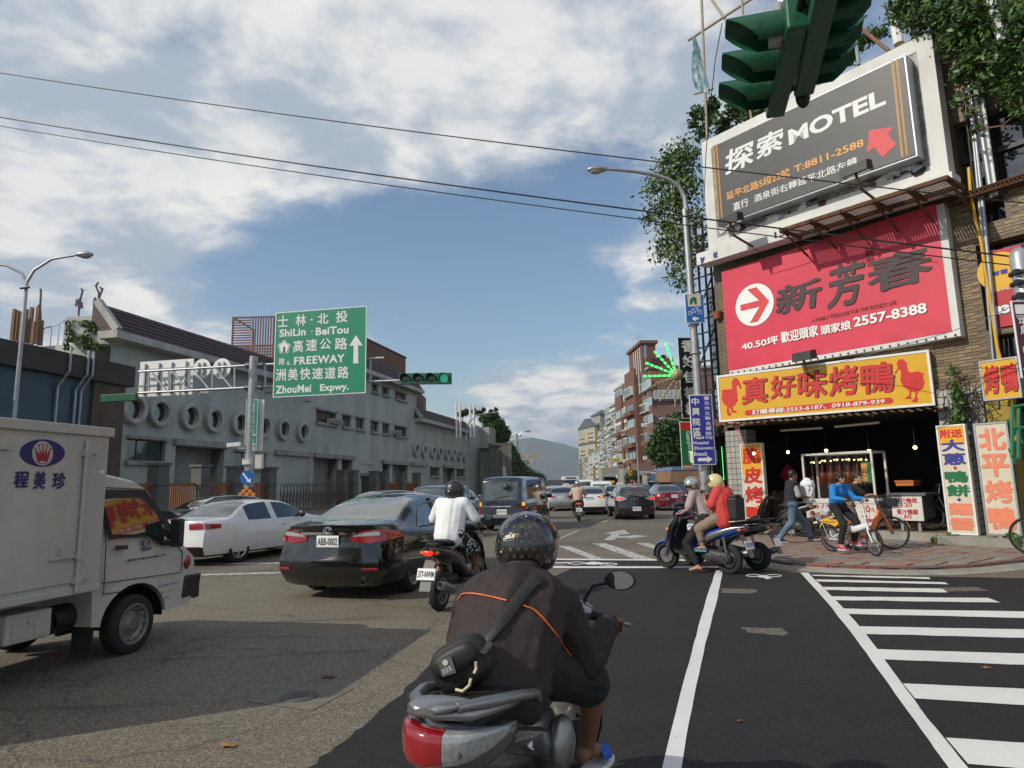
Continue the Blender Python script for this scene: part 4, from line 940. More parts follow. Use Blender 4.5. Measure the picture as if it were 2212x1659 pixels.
# --- yellow shop sign
YO=.0;q_=D(2014,1040,15.2);FY=Face((q_.x,q_.y),R(-51),-1)
t,a,c,zb,zt=panel('shop_sign','long yellow light box with red duck silhouettes over the shop','sign',FY,[(1548,810),(2009,757),(2018,878),(1553,910)],-.42,YO,'sign_yellow','white_enamel',.055)
for s,p,q,z0_ in[('真',(398,1372),(558,1178),0),('好',(582,1335),(738,1165),0),('味',(760,1335),(936,1132),0),('烤',(960,1318),(1140,1103),0),('鴨',(1166,1305),(1370,1080),0)]:
 txt(s,'ink',FY,rB(p[0]+4,p[1]),rB(q[0]+4,q[1]+4),YO,t,bold=.042,shear=.08);txt(s,'ink_red',FY,rB(*p),rB(q[0]-3,q[1]+2),YO+.004,t,bold=.024,shear=.08)
pl=[FY.px(*rB(418,1440),YO),FY.px(*rB(1368,1318),YO)]
k=10;h_=(pl[1][1]-pl[0][1])*.9/2;zc=(pl[0][1]+pl[1][1])/2;uR,uLf=pl[1][0]+h_,pl[0][0]-h_
b=MB();b.add([FY.at(uR-h_*math.sin(math.pi*i/k)*1,zc+h_*math.cos(math.pi*i/k),YO+.003)for i in range(k+1)]+[FY.at(uLf+h_*math.sin(math.pi*i/k),zc-h_*math.cos(math.pi*i/k),YO+.003)for i in range(k+1)],[tuple(range(2*k+2))]);b.build('print','ink_red',t,world=True)
txt('訂購專線:2553-6187、0918-879-939','white_ink',FY,rB(455,1434),rB(1330,1325),YO+.006,t,bold=.019,shear=.1)
dk=[(1285,292),(1308,262),(1300,225),(1318,203),(1345,203),(1365,225),(1372,275),(1392,290),(1440,280),(1475,295),(1470,320),(1482,350),(1470,390),(1440,410),(1430,440),(1440,465),(1428,482),(1395,475),(1420,455),(1424,415),(1395,410),(1392,440),(1400,460),(1352,458),(1385,432),(1380,405),(1345,380),(1325,340),(1330,290),(1320,262),(1310,272),(1298,292)]
shape([rC(*p)for p in dk],'ink_red',FY,YO,t,name='duck_print')
dl=[(296,388),(285,392),(270,365),(262,372),(266,420),(270,470),(250,500),(235,510),(240,530),(265,540),(262,548),(232,548),(222,515),(212,515),(215,540),(232,560),(210,570),(198,545),(203,510),(180,490),(165,455),(172,430),(165,405),(185,400),(235,395),(232,350),(242,328),(262,322),(280,340)]
shape([rC(*p)for p in reversed(dl)],'ink_red',FY,YO,t,name='duck_print')
aw=thing('awning','rusty corrugated tin awning under the yellow sign','awning',FY.at(4,zb-.1,0));mat('tin_brown',(.22,.16,.11),.6,.3,var=.4,vs=3,dirt=.6)
b=MB();n=180;P=[]
for i in range(n+1):
 u=a-.25+(c-a+.45)*i/n;dz=.025*math.sin(i*1.05);P.append([FY.at(u,zb+.12+dz,-1.3),FY.at(u,zb-.02+dz,-.3),FY.at(u,zb-.10+dz+.012*math.sin(i*.21),.25)])
b.grid(P);b.build('sheet','tin_brown',aw,60,world=True)
b=MB();
for k in range(5):u=a+(c-a)*k/4;b.beam(FY.at(u,zb+.04,-1.2),FY.at(u,zb-.14,.2),.05)
b.build('rafter','rust',aw,world=True)
mat('pink_rag',(.50,.22,.22),.8,var=.2)
b=MB();b.grid([[FY.at(*FY.px(*rC(x,y),.05),.05)for x,y in r_]for r_ in[[(175,610),(200,608),(245,640),(280,700),(318,780)],[(290,612),(285,640),(282,660),(292,700),(322,778)]]]);tag(b.build('torn_cloth','pink_rag'),'torn pink cloth hanging from the left end of the awning','cloth')
# --- vertical shop signs
def vsign(label,quad,chars,off,base,cols,group='vertical painted signs beside the shop',top=None,fm='white_enamel',heights=None,mar=.12):
 t,a,c,zb,zt=panel('vertical_sign',label,'sign',FR,quad,off-.12,off,base,fm,.035,group=group)
 if top:
  b=MB();n=12
  zz=zb+(zt-zb)*top[1];FR.box(b,a+.04,c-.04,zz,zt-.04,off-.003,off+.002);b.build('print',top[0],t,world=True)
 H=zt-zb-.16;tot=sum(heights)if heights else len(chars);z=zt-.08
 for i,ch in enumerate(chars):
  h=H*(heights[i]if heights else 1)/tot;
  if ch=='·':
   b=MB();b.lathe([(0,.006),(.035,.006)],12,Matrix.Translation(FR.at((a+c)/2,z-h/2,off))@Matrix(((UX.x,0,FR.n.x,0),(UX.y,0,FR.n.y,0),(0,1,0,0),(0,0,0,1))));b.build('print',cols[i],t,world=True)
  else:text_on(ch,cols[i],FR.at(c,z-h,off),UX,ZV,(.5*mar,h*.07,(c-a)-.5*mar,h*.93),t,bold=.045)
  z-=h
 return t
mat('sign_amber',(.72,.36,.02),.5,var=.06)
vsign('tall sign left of the shop opening, yellow above and cream below, with red characters',[(1598,958),(1645,958),(1658,1128),(1611,1148)],'脆皮烤鴨',.28,'lightbox_cream',['ink_red']*4,top=('sign_amber',.62))
vsign('tall sign right of the shop opening with blue, green and orange characters',[(2023,920),(2083,915),(2115,1156),(2047,1155)],['附送','大','蔥','·','鴨','餅','·','麵','醬'],.55,'lightbox_cream',['ink_red','ink_blue','ink_blue','ink_red','ink_green','ink_green','ink_blue','ink_salmon','ink_salmon'],top=('sign_amber',.82),heights=[.75,1,1,.3,1,1,.3,1.05,1.05])
vsign('cream light box with salmon characters, rightmost of the tall signs',[(2101,913),(2178,912),(2206,1157),(2132,1157)],'北平烤鴨',.75,'lightbox_cream',['ink_salmon']*4,fm='galv')
b=MB();FR.box(b,*sorted([FR.px(2160,1180,.7)[0],FR.px(2170,1180,.7)[0]]),.1,FR.px(2150,1157,.7)[1],.66,.74);tag(b.build('sign_post','galv'),'short post carrying the rightmost tall sign','post')
t,a,c,zb,zt=panel('hanging_sign','small yellow light box with two red characters at the right edge','sign',FR,[(2111,787),(2193,764),(2211,852),(2129,872)],.9,1.2,'sign_yellow','galv',.03)
for s,x0,x1 in(('烤',.06,.5),('鴨',.52,.97)):
 W_=c-a;text_on(s,'ink',FR.at(c,zb,1.2),UX,ZV,(W_*x0,.12,W_*x1,zt-zb-.12),t,bold=.06,shear=.1);text_on(s,'ink_red',FR.at(c,zb,1.206),UX,ZV,(W_*x0+.01,.13,W_*x1-.01,zt-zb-.11),t,bold=.035,shear=.1)
t,a,c,zb,zt=panel('poster','red estate poster with a yellow disc on the upper floor','poster',FR,[(2120,537),(2212,537),(2225,700),(2148,705)],-.1,.02,'sign_red')
PT_=Matrix(((UX.x,0,FR.n.x,0),(UX.y,0,FR.n.y,0),(0,1,0,0),(0,0,0,1)))
u,z=FR.px(*rE(780,1590),.02);b=MB();b.lathe([(0,.006),(.42,.006)],30,Matrix.Translation(FR.at(u,z,.02))@PT_);b.build('print','sign_yellow',t,world=True)
txt('i智慧','ink_blue',FR,rE(712,1635),rE(845,1570),.03,t,bold=.04);txt('買賣租賃指名','white_ink',FR,rF(690,392),rF(890,362),.022,t)
b=MB();q=[FR.px(*rF(705,580),.02),FR.px(*rF(900,475),.02)];FR.box(b,*sorted([q[0][0],q[1][0]]),q[0][1],q[1][1],.021,.026);b.build('print','board_grey',t,world=True)
txt('83','white_ink',FR,rF(735,568),rF(855,482),.03,t,bold=.06)
# --- cart with glass case
mat('cart_white',(.62,.60,.54),.5,var=.05,dirt=.15);mat('clear_glass',(.9,.95,.95),.02,trans=1.,alpha=.22,spec=.8,var=0)
def cartbox(q,off):
 P=[FR.px(*p,off)for p in q];return(P[1][0]+P[2][0])/2,(P[0][0]+P[3][0])/2,(P[2][1]+P[3][1])/2,(P[0][1]+P[1][1])/2
t=thing('food_cart','white food cart with tall glass case and red lettering at the shop front','food cart',FR.at(3.3,.3,-.2));co=.1
u0,u1,z0,z1_=cartbox([rD(715,285),rD(1600,225),rD(1668,850),rD(770,880)],co)
v0,v1,y0,y1=cartbox([rD(780,895),rD(1690,850),rD(1690,1165),rD(808,1172)],co)
b=MB();e=.05
for u in(u0,u1-e):
 for o_ in(co-.75,co-e):FR.box(b,u,u+e,z0,z1_,o_,o_+e)
for z in(z1_-e,z0):FR.box(b,u0,u1,z,z+e,co-e-.001,co+.001);FR.box(b,u0,u1,z,z+e,co-.751,co-.70)
for u in(u0,u1-e):FR.box(b,u,u+e,z1_-e,z1_,co-.7,co-e)
b.build('case_frame','cart_white',t,world=True)
b=MB();FR.box(b,u0+e,u1-e,z0+e,z1_-e,co-.03,co-.022);b.build('glass_pane','clear_glass',t,world=True)
b=MB();FR.box(b,u0-.03,u1+.03,z0-.06,z0-.002,co-.78,co+.05);FR.box(b,v0,v1,y0,z0-.065,co-.74,co-.01);b.build('counter','cart_white',t,world=True)
b=MB();FR.box(b,v0,v1,y0,y1,co+.0,co+.03);b.build('sign_board','cart_white',t,world=True)
so=co+.03
mat('ink_crimson',(.45,.03,.05),.6)
for s,p,q in[('北',(820,975),(868,925)),('平',(905,970),(948,920)),('脆',(830,1055),(890,1000)),('皮',(910,1055),(960,1003)),('烤',(980,1055),(1105,905)),('鴨',(1110,1052),(1235,900)),('2553',(932,1145),(1110,1085)),('6187',(1120,1142),(1290,1082)),('20',(1475,1010),(1580,925)),('元',(1600,1003),(1640,955)),('訂購\n專線',(838,1145),(905,1088)),('大',(1480,1075),(1510,1045)),('鴨',(1520,1075),(1550,1045)),('甜麵醬',(1540,1135),(1640,1090))]:txt(s,'ink_crimson',FR,rD(*p),rD(*q),so,t,bold=.02)
for u in(v0+.25,v1-.25):
 b=MB();c_=FR.at(u,.39,co-.1);b.cyl(c_-FR.u*.02,c_+FR.u*.02,.07,14);b.build('wheel','black_plastic',t,world=True)
mat('duck_meat',(.16,.03,.008),.35,var=.4,vs=9)
for i in range(6):
 u=u0+.35+(u1-u0-.7)*i/5;p=FR.at(u,z1_-.62,co-.4);d_=thing('roast_duck','%s roast duck hanging from the left in the glass case'%['first','second','third','fourth','fifth','sixth'][i],'roast duck',p,group='roast ducks in the glass case')
 b=MB();b.sphere(p,(.10,.10,.17),10,8);b.tube([p+Vector((0,0,.15)),p+Vector((0,0,.28)),p+Vector((.02,0,.36))],[.045,.03,.02],6);b.tube([p+Vector((-.05,0,-.1)),p+Vector((-.08,0,-.24))],[.035,.015],5);b.tube([p+Vector((.05,0,-.1)),p+Vector((.08,0,-.24))],[.035,.015],5);b.build('body','duck_meat',d_,60,world=True)
 b=MB();b.cyl(p+Vector((.02,0,.36)),FR.at(u,z1_-.05,co-.4),.006,4);b.build('hook','steel',d_,world=True)
mat('bulb',(1,.75,.35),.3,emit=11,ecol=(1,.66,.25))
bulbs=[(553,255,.0,'over the walking man'),(1033,235,.0,'above the left half of the glass case'),(1572,240,.05,'at the top right corner of the glass case'),(2150,195,.0,'over the right counter'),(125,270,.4,'in front of the tall yellow sign')]
bulbs+=[(876,384,-.3,'first inside the glass case'),(1015,364,-.3,'second inside the glass case'),(1168,350,-.3,'third inside the glass case'),(1318,348,-.3,'fourth inside the glass case'),(1470,347,-.3,'fifth inside the glass case')]
for x,y,o_,l in bulbs:
 u,z=FR.px(*rD(x,y),o_);p=FR.at(u,z,o_);s_=.6 if o_==-.3 else 1
 bt=thing('light_bulb','glowing warm bulb, '+l,'light bulb',p,group='bare bulbs of the roast duck shop')
 b=MB();b.sphere(p,.042*s_,10,8);b.build('bulb','bulb',bt,90,world=True);b=MB();b.cyl(p+Vector((0,0,.035*s_)),p+Vector((0,0,.10*s_)),.02*s_,8);b.build('socket','black_plastic',bt,world=True)
 b=MB();b.cyl(p+Vector((0,0,.09*s_)),p+Vector((0,0,.55 if o_!=-.3 else .14)),.006,4);b.build('wire','black',bt,world=True)
t2,*_=panel('case_poster','small green and red poster inside the glass case','poster',FR,[rD(1470,380),rD(1590,372),rD(1612,632),rD(1498,640)],-.02,.0,'ink_green');
b=MB();txt('開\n市\n大\n吉','ink_orange',FR,rD(1490,625),rD(1545,392),.004,t2,bold=.03,ls=.9)
shape([rD(*p)for p in[(450,545),(545,400),(670,520),(570,665)]],'sign_red',FR,-1.2,tag(thing('diamond_paper','red diamond new year paper inside the shop behind the walking man','decoration',FR.at(5.4,1.4,-1.2))),name='paper')
for(p,q,l)in[((548,665),(818,648),'left'),((900,640),(1190,612),'right')]:
 A_,B_=FR.px(*rC(*p),.3),FR.px(*rC(*q),.3);b=MB();b.cyl(FR.at(*A_,.3),FR.at(*B_,.3),.03,8);tag(b.build('lamp_tube','lightbox_cream'),l+' unlit fluorescent tube under the awning','lamp','unlit tubes under the awning')
t=thing('counter','cream counter board with two red prices, right of the food cart','counter',FR.at(2,.3,.0));P=cartbox([rC(1262,1095),rC(1465,1090),rC(1475,1245),rC(1280,1252)],.1)
b=MB();FR.box(b,P[0],P[1],P[2],P[3],.07,.1);b.build('board','cart_white',t,world=True)
for s,p,q in[('蜜汁鴨翅',(1293,1132),(1432,1102)),('120',(1335,1160),(1400,1132)),('蜜汁鴨腳',(1303,1207),(1438,1175)),('60',(1350,1235),(1397,1208))]:txt(s,'ink_crimson',FR,rC(*p),rC(*q),.102,t,bold=.02)
b=MB();FR.box(b,P[0]-.1,P[1]+.1,P[3]+.02,P[3]+.08,-.6,.12);FR.box(b,P[0],P[1],P[2]+.05,P[3]+.02,-.55,.06);b.build('cabinet','grey_plastic',t,world=True)
b=MB()
for u in(P[0]+.15,P[1]-.15):FR.box(b,u-.03,u+.03,.31,P[2]+.1,-.05,.0)
b.build('leg','galv',t,world=True)
mat('carton',(.16,.10,.055),.8,var=.3,vs=4);mat('pan_orange',(.5,.12,.02),.5)
for i,(u,z,o_,w_,h_,m,l)in enumerate([(1.45,.3,-1.4,.5,.8,'carton','dusty carton deep in the shop on the right'),(2.2,1.35,-.25,.4,.1,'pan_orange','shallow orange tray on the right counter'),(4.7,.3,-1.5,.6,1.3,'grey_plastic','grey cupboard in the dark behind the cart'),(6.0,.3,-1.0,.5,.9,'carton','stacked cartons behind the parked scooter')]):
 b=MB();FR.box(b,u-w_/2,u+w_/2,z+.01,z+h_,o_-w_,o_);FR.box(b,u-w_/2-.02,u+w_/2+.02,z+h_+.002,z+h_+.04,o_-w_-.02,o_+.02);tag(b.build('shop_goods',m),l,'box')
 # --- vines, wires and creepers
def creeper(name,label,pxs,off,n,size,mats_,seed,spread=.25,cat='vine',thick=1.):
 """pxs: (x, y, radius px)"""
 rg=np.random.default_rng(seed);c=[]
 for x,y,r_ in pxs:
  u,z=FR.px(x,y,off);rm=r_*FR_scale(x,y,off);c.append((*FR.at(u,z,off),rm,rm*.8+.05,rm))
 t=thing(name,label,cat,tuple(c[0][:3]))
 pts=clump_pts(n,c,rg,.25);pts+=rg.normal(size=pts.shape)*spread*.2
 leaves('foliage',mats_,pts,size,t,seed=seed,kind='stuff')
 b=MB()
 for k in range(len(c)-1):
  p,q=Vector(c[k][:3]),Vector(c[k+1][:3]);m_=p.lerp(q,.5)+Vector((rng.uniform(-.2,.2),0,rng.uniform(-.2,.2)));b.tube([p,m_,q],[.02*thick,.015*thick,.012*thick],5)
 b.build('stem','wood',t,world=True);return t
def FR_scale(x,y,off):a=FR.px(x,y,off);A_=FR.at(*a,off);return(A_-O).dot(FW)/FPX
creeper('roof_creeper','thick green creeper hanging over the roof edge at the top right',[(1945,20,34),(1985,40,42),(2040,30,50),(2100,40,55),(2160,50,60),(2210,60,60),(2060,90,40),(2110,120,45),(2170,130,50),(2080,160,28),(2130,185,28),(2190,190,36),(2075,215,14),(2100,240,10),(2110,280,9),(2205,240,18),(1990,5,40),(2120,10,60),(2250,120,60)],.7,11000,.065,['leaf_a','leaf_a','leaf_b','leaf_dark','leaf_c'],11)
creeper('roof_bush','small bush growing behind the top edge of the grey billboard',[(1850,95,22),(1880,80,18),(1835,125,18),(1800,140,16),(1770,165,14),(1905,70,12)],-.9,1500,.06,['leaf_a','leaf_c','leaf_b'],12)
creeper('fig_sapling','fig sapling hugging the upper left corner of the grey billboard',[(1655,235,30),(1625,262,28),(1590,240,26),(1560,270,26),(1530,250,22),(1505,245,18),(1540,225,18),(1520,285,18),(1500,270,12)],-.6,2600,.085,['leaf_b','leaf_dark','leaf_a'],13)
creeper('fig_tree','thin leafy fig tree leaning out left of the billboards',[(1495,330,20),(1470,335,24),(1440,350,22),(1475,370,26),(1450,385,22),(1420,395,20),(1405,415,13),(1475,410,24),(1455,430,24),(1425,450,20),(1400,470,14),(1470,465,24),(1440,490,22),(1475,505,24),(1435,530,18),(1460,545,20),(1485,560,22),(1455,590,14),(1480,610,14),(1500,470,20),(1508,530,18),(1425,555,12),(1500,400,16)],-1.5,5200,.08,['leaf_a','leaf_c','leaf_c','leaf_b'],14,.9)
creeper('wall_creeper','small green creeper on the wall right of the yellow sign',[(2058,800,8),(2060,830,8),(2068,850,9),(2075,870,10),(2070,890,10),(2062,905,8),(2078,905,8)],.3,420,.055,['leaf_c','leaf_fern'],15)
creeper('weed','tuft of weeds at the foot of the rightmost tall sign post',[(2188,1158,9),(2195,1165,8)],.9,160,.05,['leaf_c','leaf_fern'],16,.05,'weed');creeper('weed','weed growing from the step under the tall sign with blue characters',[(2019,1166,7),(2028,1160,5)],.75,90,.045,['leaf_c'],17,.05,'weed');creeper('weed','smaller weed just right of the tall sign with blue characters',[(2050,1156,6),(2056,1158,4)],.75,70,.04,['leaf_c'],18,.05,'weed')
b=MB();rw_=random.Random(9)
for k in range(46):
 x,y=rw_.uniform(2040,2130),rw_.uniform(790,940);P=[]
 for s_ in range(6):
  P.append(FR.at(*FR.px(x,y,.25+.06*(s_%3)),.25+.06*(s_%3)));x+=rw_.uniform(-22,22);y+=rw_.uniform(2,24)
 b.tube(P,.010,4)
tag(b.build('dead_vines','grime'),'tangle of dead vines right of the yellow sign','vine',kind='stuff')
mat('bamboo',(.34,.29,.20),.6,var=.2,vs=8)
for(p,q,r_,off,l)in[((1513,-60),(1529,330),.045,-.3,'leaning bamboo pole carrying the blue flag'),((1598,-60),(1625,285),.04,-.3,'bamboo pole behind the traffic signal'),((1487,87),(1650,-20),.045,-.35,'slanting bamboo crossbar over the flag'),((1518,-30),(1575,55),.045,-.4,'dark slanting bar crossing the bamboo'),((1500,203),(1540,192),.04,-.3,'short bamboo stub below the flag'),((1843,35),(1855,140),.05,-.5,'grey pole behind the billboard top edge'),((1845,50),(1920,110),.05,-.5,'brown strut behind the billboard top edge'),((1930,30),(1942,95),.13,-.6,'thick white vent pipe above the billboard'),((1955,-40),(1972,82),.05,-.5,'thin bamboo pole right of the vent pipe'),((1660,220),(1640,300),.05,-.4,'brown branch at the billboard corner'),((2140,0),(2165,90),.09,.9,'white post sunk in the roof creeper')]:
 b=MB();b.cyl(FR.at(*FR.px(*p,off),off),FR.at(*FR.px(*q,off),off),r_,8);tag(b.build('pole','white_enamel' if 'white' in l else 'galv' if 'grey' in l else 'bamboo' if 'bamboo' in l else 'wood'),l,'pole')
mat('flag',(.62,.72,.76),.7,var=.1);mat('flag_blue',(.05,.30,.48),.7,var=.4,vs=4,c2=(.55,.62,.62))
fl=thing('flag','furled pale blue flag hanging on the bamboo pole','flag',FR.at(*FR.px(1500,80,-.25),-.25));L_=[(1498,80),(1498,110),(1497,140),(1499,170),(1504,192)];Rg=[(1500,80),(1512,112),(1522,145),(1530,175),(1534,205)]
b=MB();b.grid([[FR.at(*FR.px(L_[j][0]+(Rg[j][0]-L_[j][0])*i/8,L_[j][1]+(Rg[j][1]-L_[j][1])*i/8,-.25),-.25+.09*math.sin(i*2.2+j*.6))for j in range(5)]for i in range(9)]);b.build('cloth','flag_blue',fl,90,world=True)
# --- left flank: iron lattice with blue sheets, stall below
lt=thing('iron_lattice','dark iron lattice with pale blue sheets at the left end of the corner building','lattice',FR.at(7.9,3,-.2));b=MB();off=-.35
xs=[FR.px(x,750,off)[0]for x in(1506,1520,1535,1548,1562)];za,zb_=FR.px(1535,905,off)[1],FR.px(1535,470,off)[1]
for u in xs:b.beam(FR.at(u,za,off),FR.at(u,zb_,off),.06)
for k in range(15):z=za+(zb_-za)*k/14;b.beam(FR.at(xs[0],z,off),FR.at(xs[-1],z,off),.045)
for k in range(4):z=za+(zb_-za)*k/4;b.beam(FR.at(xs[0],z,off+.03),FR.at(xs[-1],z+(zb_-za)/4,off+.03),.04)
b.build('bar','black',lt,world=True);mat('blue_sheet',(.30,.42,.50),.55,var=.2,vs=2,dirt=.5)
b=MB();P=[]
for i in range(30):u=xs[3]+(xs[1]-xs[3])*i/29;P.append([FR.at(u,za+.2,off-.3+.03*math.sin(i*1.4)),FR.at(u,zb_-2.2,off-.3+.03*math.sin(i*1.4))])
b.grid(P);b.build('blue_sheet','blue_sheet',lt,60,world=True)
b=MB();u,z=FR.px(*rB(240,795),.1);b.lathe([(.0,0),(.10,0),(.15,.22),(.13,.22),(.09,.03)],14,Matrix.Translation(FR.at(u,z-.1,.1)));mat('terracotta',(.33,.09,.04),.7);tag(b.build('flower_pot','terracotta'),'orange flower pot hung left of the pink billboard','pot')
st=thing('side_stall','dark makeshift stall of posts and blue tin left of the shop','stall',FR.at(8.4,.1,-.3));b=MB()
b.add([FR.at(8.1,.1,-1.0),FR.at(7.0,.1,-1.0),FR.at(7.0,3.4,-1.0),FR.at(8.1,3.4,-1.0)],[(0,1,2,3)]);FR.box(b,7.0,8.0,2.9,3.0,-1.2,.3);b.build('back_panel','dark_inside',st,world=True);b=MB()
for i in range(40):pass
P=[[FR.at(8.4-.5*i/24,.4,-.9+.03*math.sin(i*1.5)),FR.at(8.4-.5*i/24,1.9,-.9+.03*math.sin(i*1.5))]for i in range(25)];b.grid(P);b.build('tin_sheet','blue_sheet',st,60,world=True);b=MB()
for k in range(6):u=7.0+k*.16;FR.box(b,u,u+.07+.03*(k%3),.1,2.9,-.1-.05*(k%2),-.03)
b.build('post','grime',st,world=True,kind='stuff');b=MB()
for k in range(3):FR.box(b,7.15+k*.28,7.33+k*.28,.5,1.5-.1*k,-.02,.0)
b.build('notice','lightbox_cream',st,world=True)
b=MB();FR.box(b,7.3,8.3,2.15,2.5,.02,.04);b.build('notice_board','lightbox_cream',st,world=True);text_on('檳榔 冷飲 香菸','ink_crimson',FR.at(8.3,2.15,.045),UX,ZV,(.08,.08,.92,.27),st)
mat('neon_green',(.05,.9,.15),.4,emit=2.6,ecol=(.05,1,.15));mat('neon_off',(.35,.30,.16),.5)
b=MB();b.cyl(FR.at(7.1,2.6,.06),FR.at(7.1,1.6,.06),.007,6);b.cyl(FR.at(8.2,2.62,.06),FR.at(7.6,2.62,.06),.012,6);b.cyl(FR.at(8.3,2.5,.06),FR.at(7.9,2.5,.06),.012,6);b.build('neon_tube','neon_green',st,world=True)
# ================================================================== lamp pole with signs
pole=Vector((5.72,20.0,0));t=thing('street_lamp','tall galvanised street lamp on the right kerb carrying blue signs','street lamp',pole)
zt_=D(1483,452,20).z;mat('pole_grey',(.40,.41,.42),.42,.55,var=.15,vs=6,dirt=.25)
b=MB();b.tube([(5.72,20,0),(5.72,20,1.4),(5.70,20,5.3),(5.66,20,zt_)],[.155,.15,.12,.085],18);b.build('pole','pole_grey',t,60,world=True)
arm=[D(x,y,20-.02*(1483-x)/10)for x,y in[(1483,456),(1479,425),(1466,402),(1445,388),(1415,378),(1375,371),(1335,367),(1305,365)]]
b=MB();b.tube(arm,[.085,.078,.07,.065,.06,.055,.05,.045],10,up=(0,1,0));b.build('arm','pole_grey',t,60,world=True)
hd=D(1290,366,19.6);b=MB();b.sphere(hd,(.34,.15,.11),16,10);b.build('lamp_head','galv',t,60,world=True);b=MB();b.sphere(hd+Vector((-.04,0,-.06)),(.22,.12,.10),14,8);b.build('glass_bowl','clear_lamp',t,60,world=True)
b=MB()
for z in(2.2,3.9,5.5,6.4):b.lathe([(.16,-.03),(.17,-.03),(.17,.03),(.16,.03)],16,Matrix.Translation((5.70,20,z)),True)
b.build('clamp','galv',t,world=True)
FP=Face((5.7,19.78),R(92),1);FP.n=Vector((0.03,-1,0)).normalized();FP.u=Vector((1,.03,0)).normalized()
mat('sign_blue',(.008,.12,.42),.4,var=.03);mat('sign_navy',(.03,.04,.32),.4,var=.03)
def rsign(name,label,quad,mf,Y,cat='sign',yaw=0.,edge='white_enamel'):
 F=Face((D(*quad[0],Y).x,Y),R(90)+yaw,1);P=[F.px(*q)for q in quad];u0=(P[0][0]+P[3][0])/2;u1=(P[1][0]+P[2][0])/2;zb=(P[2][1]+P[3][1])/2;zt=(P[0][1]+P[1][1])/2
 t=thing(name,label,cat,F.at((u0+u1)/2,zb,0));b=MB();F.box(b,u0,u1,zb,zt,-.03,0);b.build('rim',edge,t,world=True,bevel=.01);e=min(.03,(u1-u0)*.04);b=MB();F.box(b,u0+e,u1-e,zb+e,zt-e,0.001,.004);b.build('panel',mf,t,world=True)
 return t,F,u0,u1,zb,zt
t,F,u0,u1,zb,zt=rsign('bicycle_sign','blue sign with a bicycle and left arrow on the street lamp',[(1478.5,636),(1520,633.5),(1523,697),(1481.5,698.5)],'sign_blue',19.8)
r5=lambda x,y:((1560+x/2.767)*.864,(640+y/2.767)*.864)
b=MB();q=[F.px(*r5(443,350)),F.px(*r5(528,270))];F.box(b,q[0][0],q[1][0],q[0][1],q[1][1],.004,.007);b.build('print','lightbox_cream',t,world=True)
shape([r5(455,335),r5(458,300),r5(480,280),r5(500,290),r5(505,335),r5(490,335),r5(480,305),r5(470,335)],'ink_green',F,.008,t,th=.002)
def bikemark(F,off,m,c1,c2,rr,fr,parent,w=.012):
 b=MB()
 for c in(c1,c2):
  P0=F.at(*F.px(*c,off),off);M_=Matrix(((F.u.x,0,F.n.x,P0.x),(F.u.y,0,F.n.y,P0.y),(0,1,0,P0.z),(0,0,0,1)));b.lathe([(rr,0),(rr-w,0)],20,M_)
 for p,q in fr:b.beam(F.at(*F.px(*p,off),off),F.at(*F.px(*q,off),off),w*.9)
 b.build('bicycle_print',m,parent,world=True)
bikemark(F,.006,'white_ink',r5(458,395),r5(525,387),.068,[(r5(458,395),r5(475,365)),(r5(475,365),r5(510,360)),(r5(510,360),r5(493,392)),(r5(493,392),r5(458,395)),(r5(475,365),r5(493,392)),(r5(510,360),r5(525,387)),(r5(510,360),r5(505,350))],t)
shape([r5(*p)for p in[(470,436),(490,416),(494,428),(517,426),(517,438),(495,440),(498,452)]],'white_ink',F,.004,t,th=.003)
t,F,u0,u1,zb,zt=rsign('hospital_sign','tall indigo hospital direction sign on the street lamp',[(1487,855),(1534,849.5),(1550.5,1001),(1498.5,1008)],'sign_navy',19.75)
W_,H_=u1-u0,zt-zb;oo=F.at(u0,zb,.004)
for i,ch in enumerate('中興院區'):text_on(ch,'white_ink',oo,F.u,ZV,(W_*.10,H_*(.845-.145*i),W_*.42,H_*(.955-.145*i)),t,bold=.02)
for i,ch in enumerate('臺北市立聯合醫院'):text_on(ch,'white_ink',oo,F.u,ZV,(W_*.64,H_*(.92-.072*i),W_*.88,H_*(.972-.072*i)),t,bold=.01)
for i,(s,x1)in enumerate([('Taipei City',.93),('Hospital',.72),('Zhongxing',.93),('Branch',.62)]):text_on(s,'white_ink',oo,F.u,ZV,(W_*.07,H_*(.355-.075*i),W_*x1,H_*(.41-.075*i)),t,bold=.02)
b=MB();b.prism([oo+F.u*(W_*x)+ZV*(H_*y)for x,y in[(.22,.055),(.62,.055),(.62,.03),(.85,.08),(.62,.125),(.62,.10),(.22,.10)]],F.n*.004);b.build('arrow_print','white_ink',t,world=True)
t,F,u0,u1,zb,zt=rsign('betel_nut_sign','tall black sign with large white characters behind the street lamp',[(1464.5,730),(1511,727),(1520,905),(1472,903)],'black',27.,yaw=R(-8))
for i,ch in enumerate('香好佳檳榔'):text_on(ch,'white_letter',F.at(u0,zb,.004),F.u,ZV,((u1-u0)*.16,(zt-zb)*(.815-.192*i),(u1-u0)*.84,(zt-zb)*(.965-.192*i)),t,bold=.04)
b=MB();F.box(b,u1-.15,u1,.1,zt+1,-.3,-.1);b.build('post','rust',t,world=True)
mat('sign_green',(.004,.16,.055),.45,var=.04);mat('road_green',(.004,.22,.12),.42,var=.04)
t,F,u0,u1,zb,zt=rsign('oil_shop_sign','tall green sign with red top and bottom, below the black one',[(1467.5,910),(1494,912),(1500,1013),(1474,1015)],'sign_green',29.,yaw=R(-8))
b=MB();F.box(b,u0+.03,u1-.03,zt-.36,zt-.03,.004,.008);F.box(b,u0+.03,u1-.03,zb+.03,zb+.2,.004,.008);b.build('print','ink_red',t,world=True)
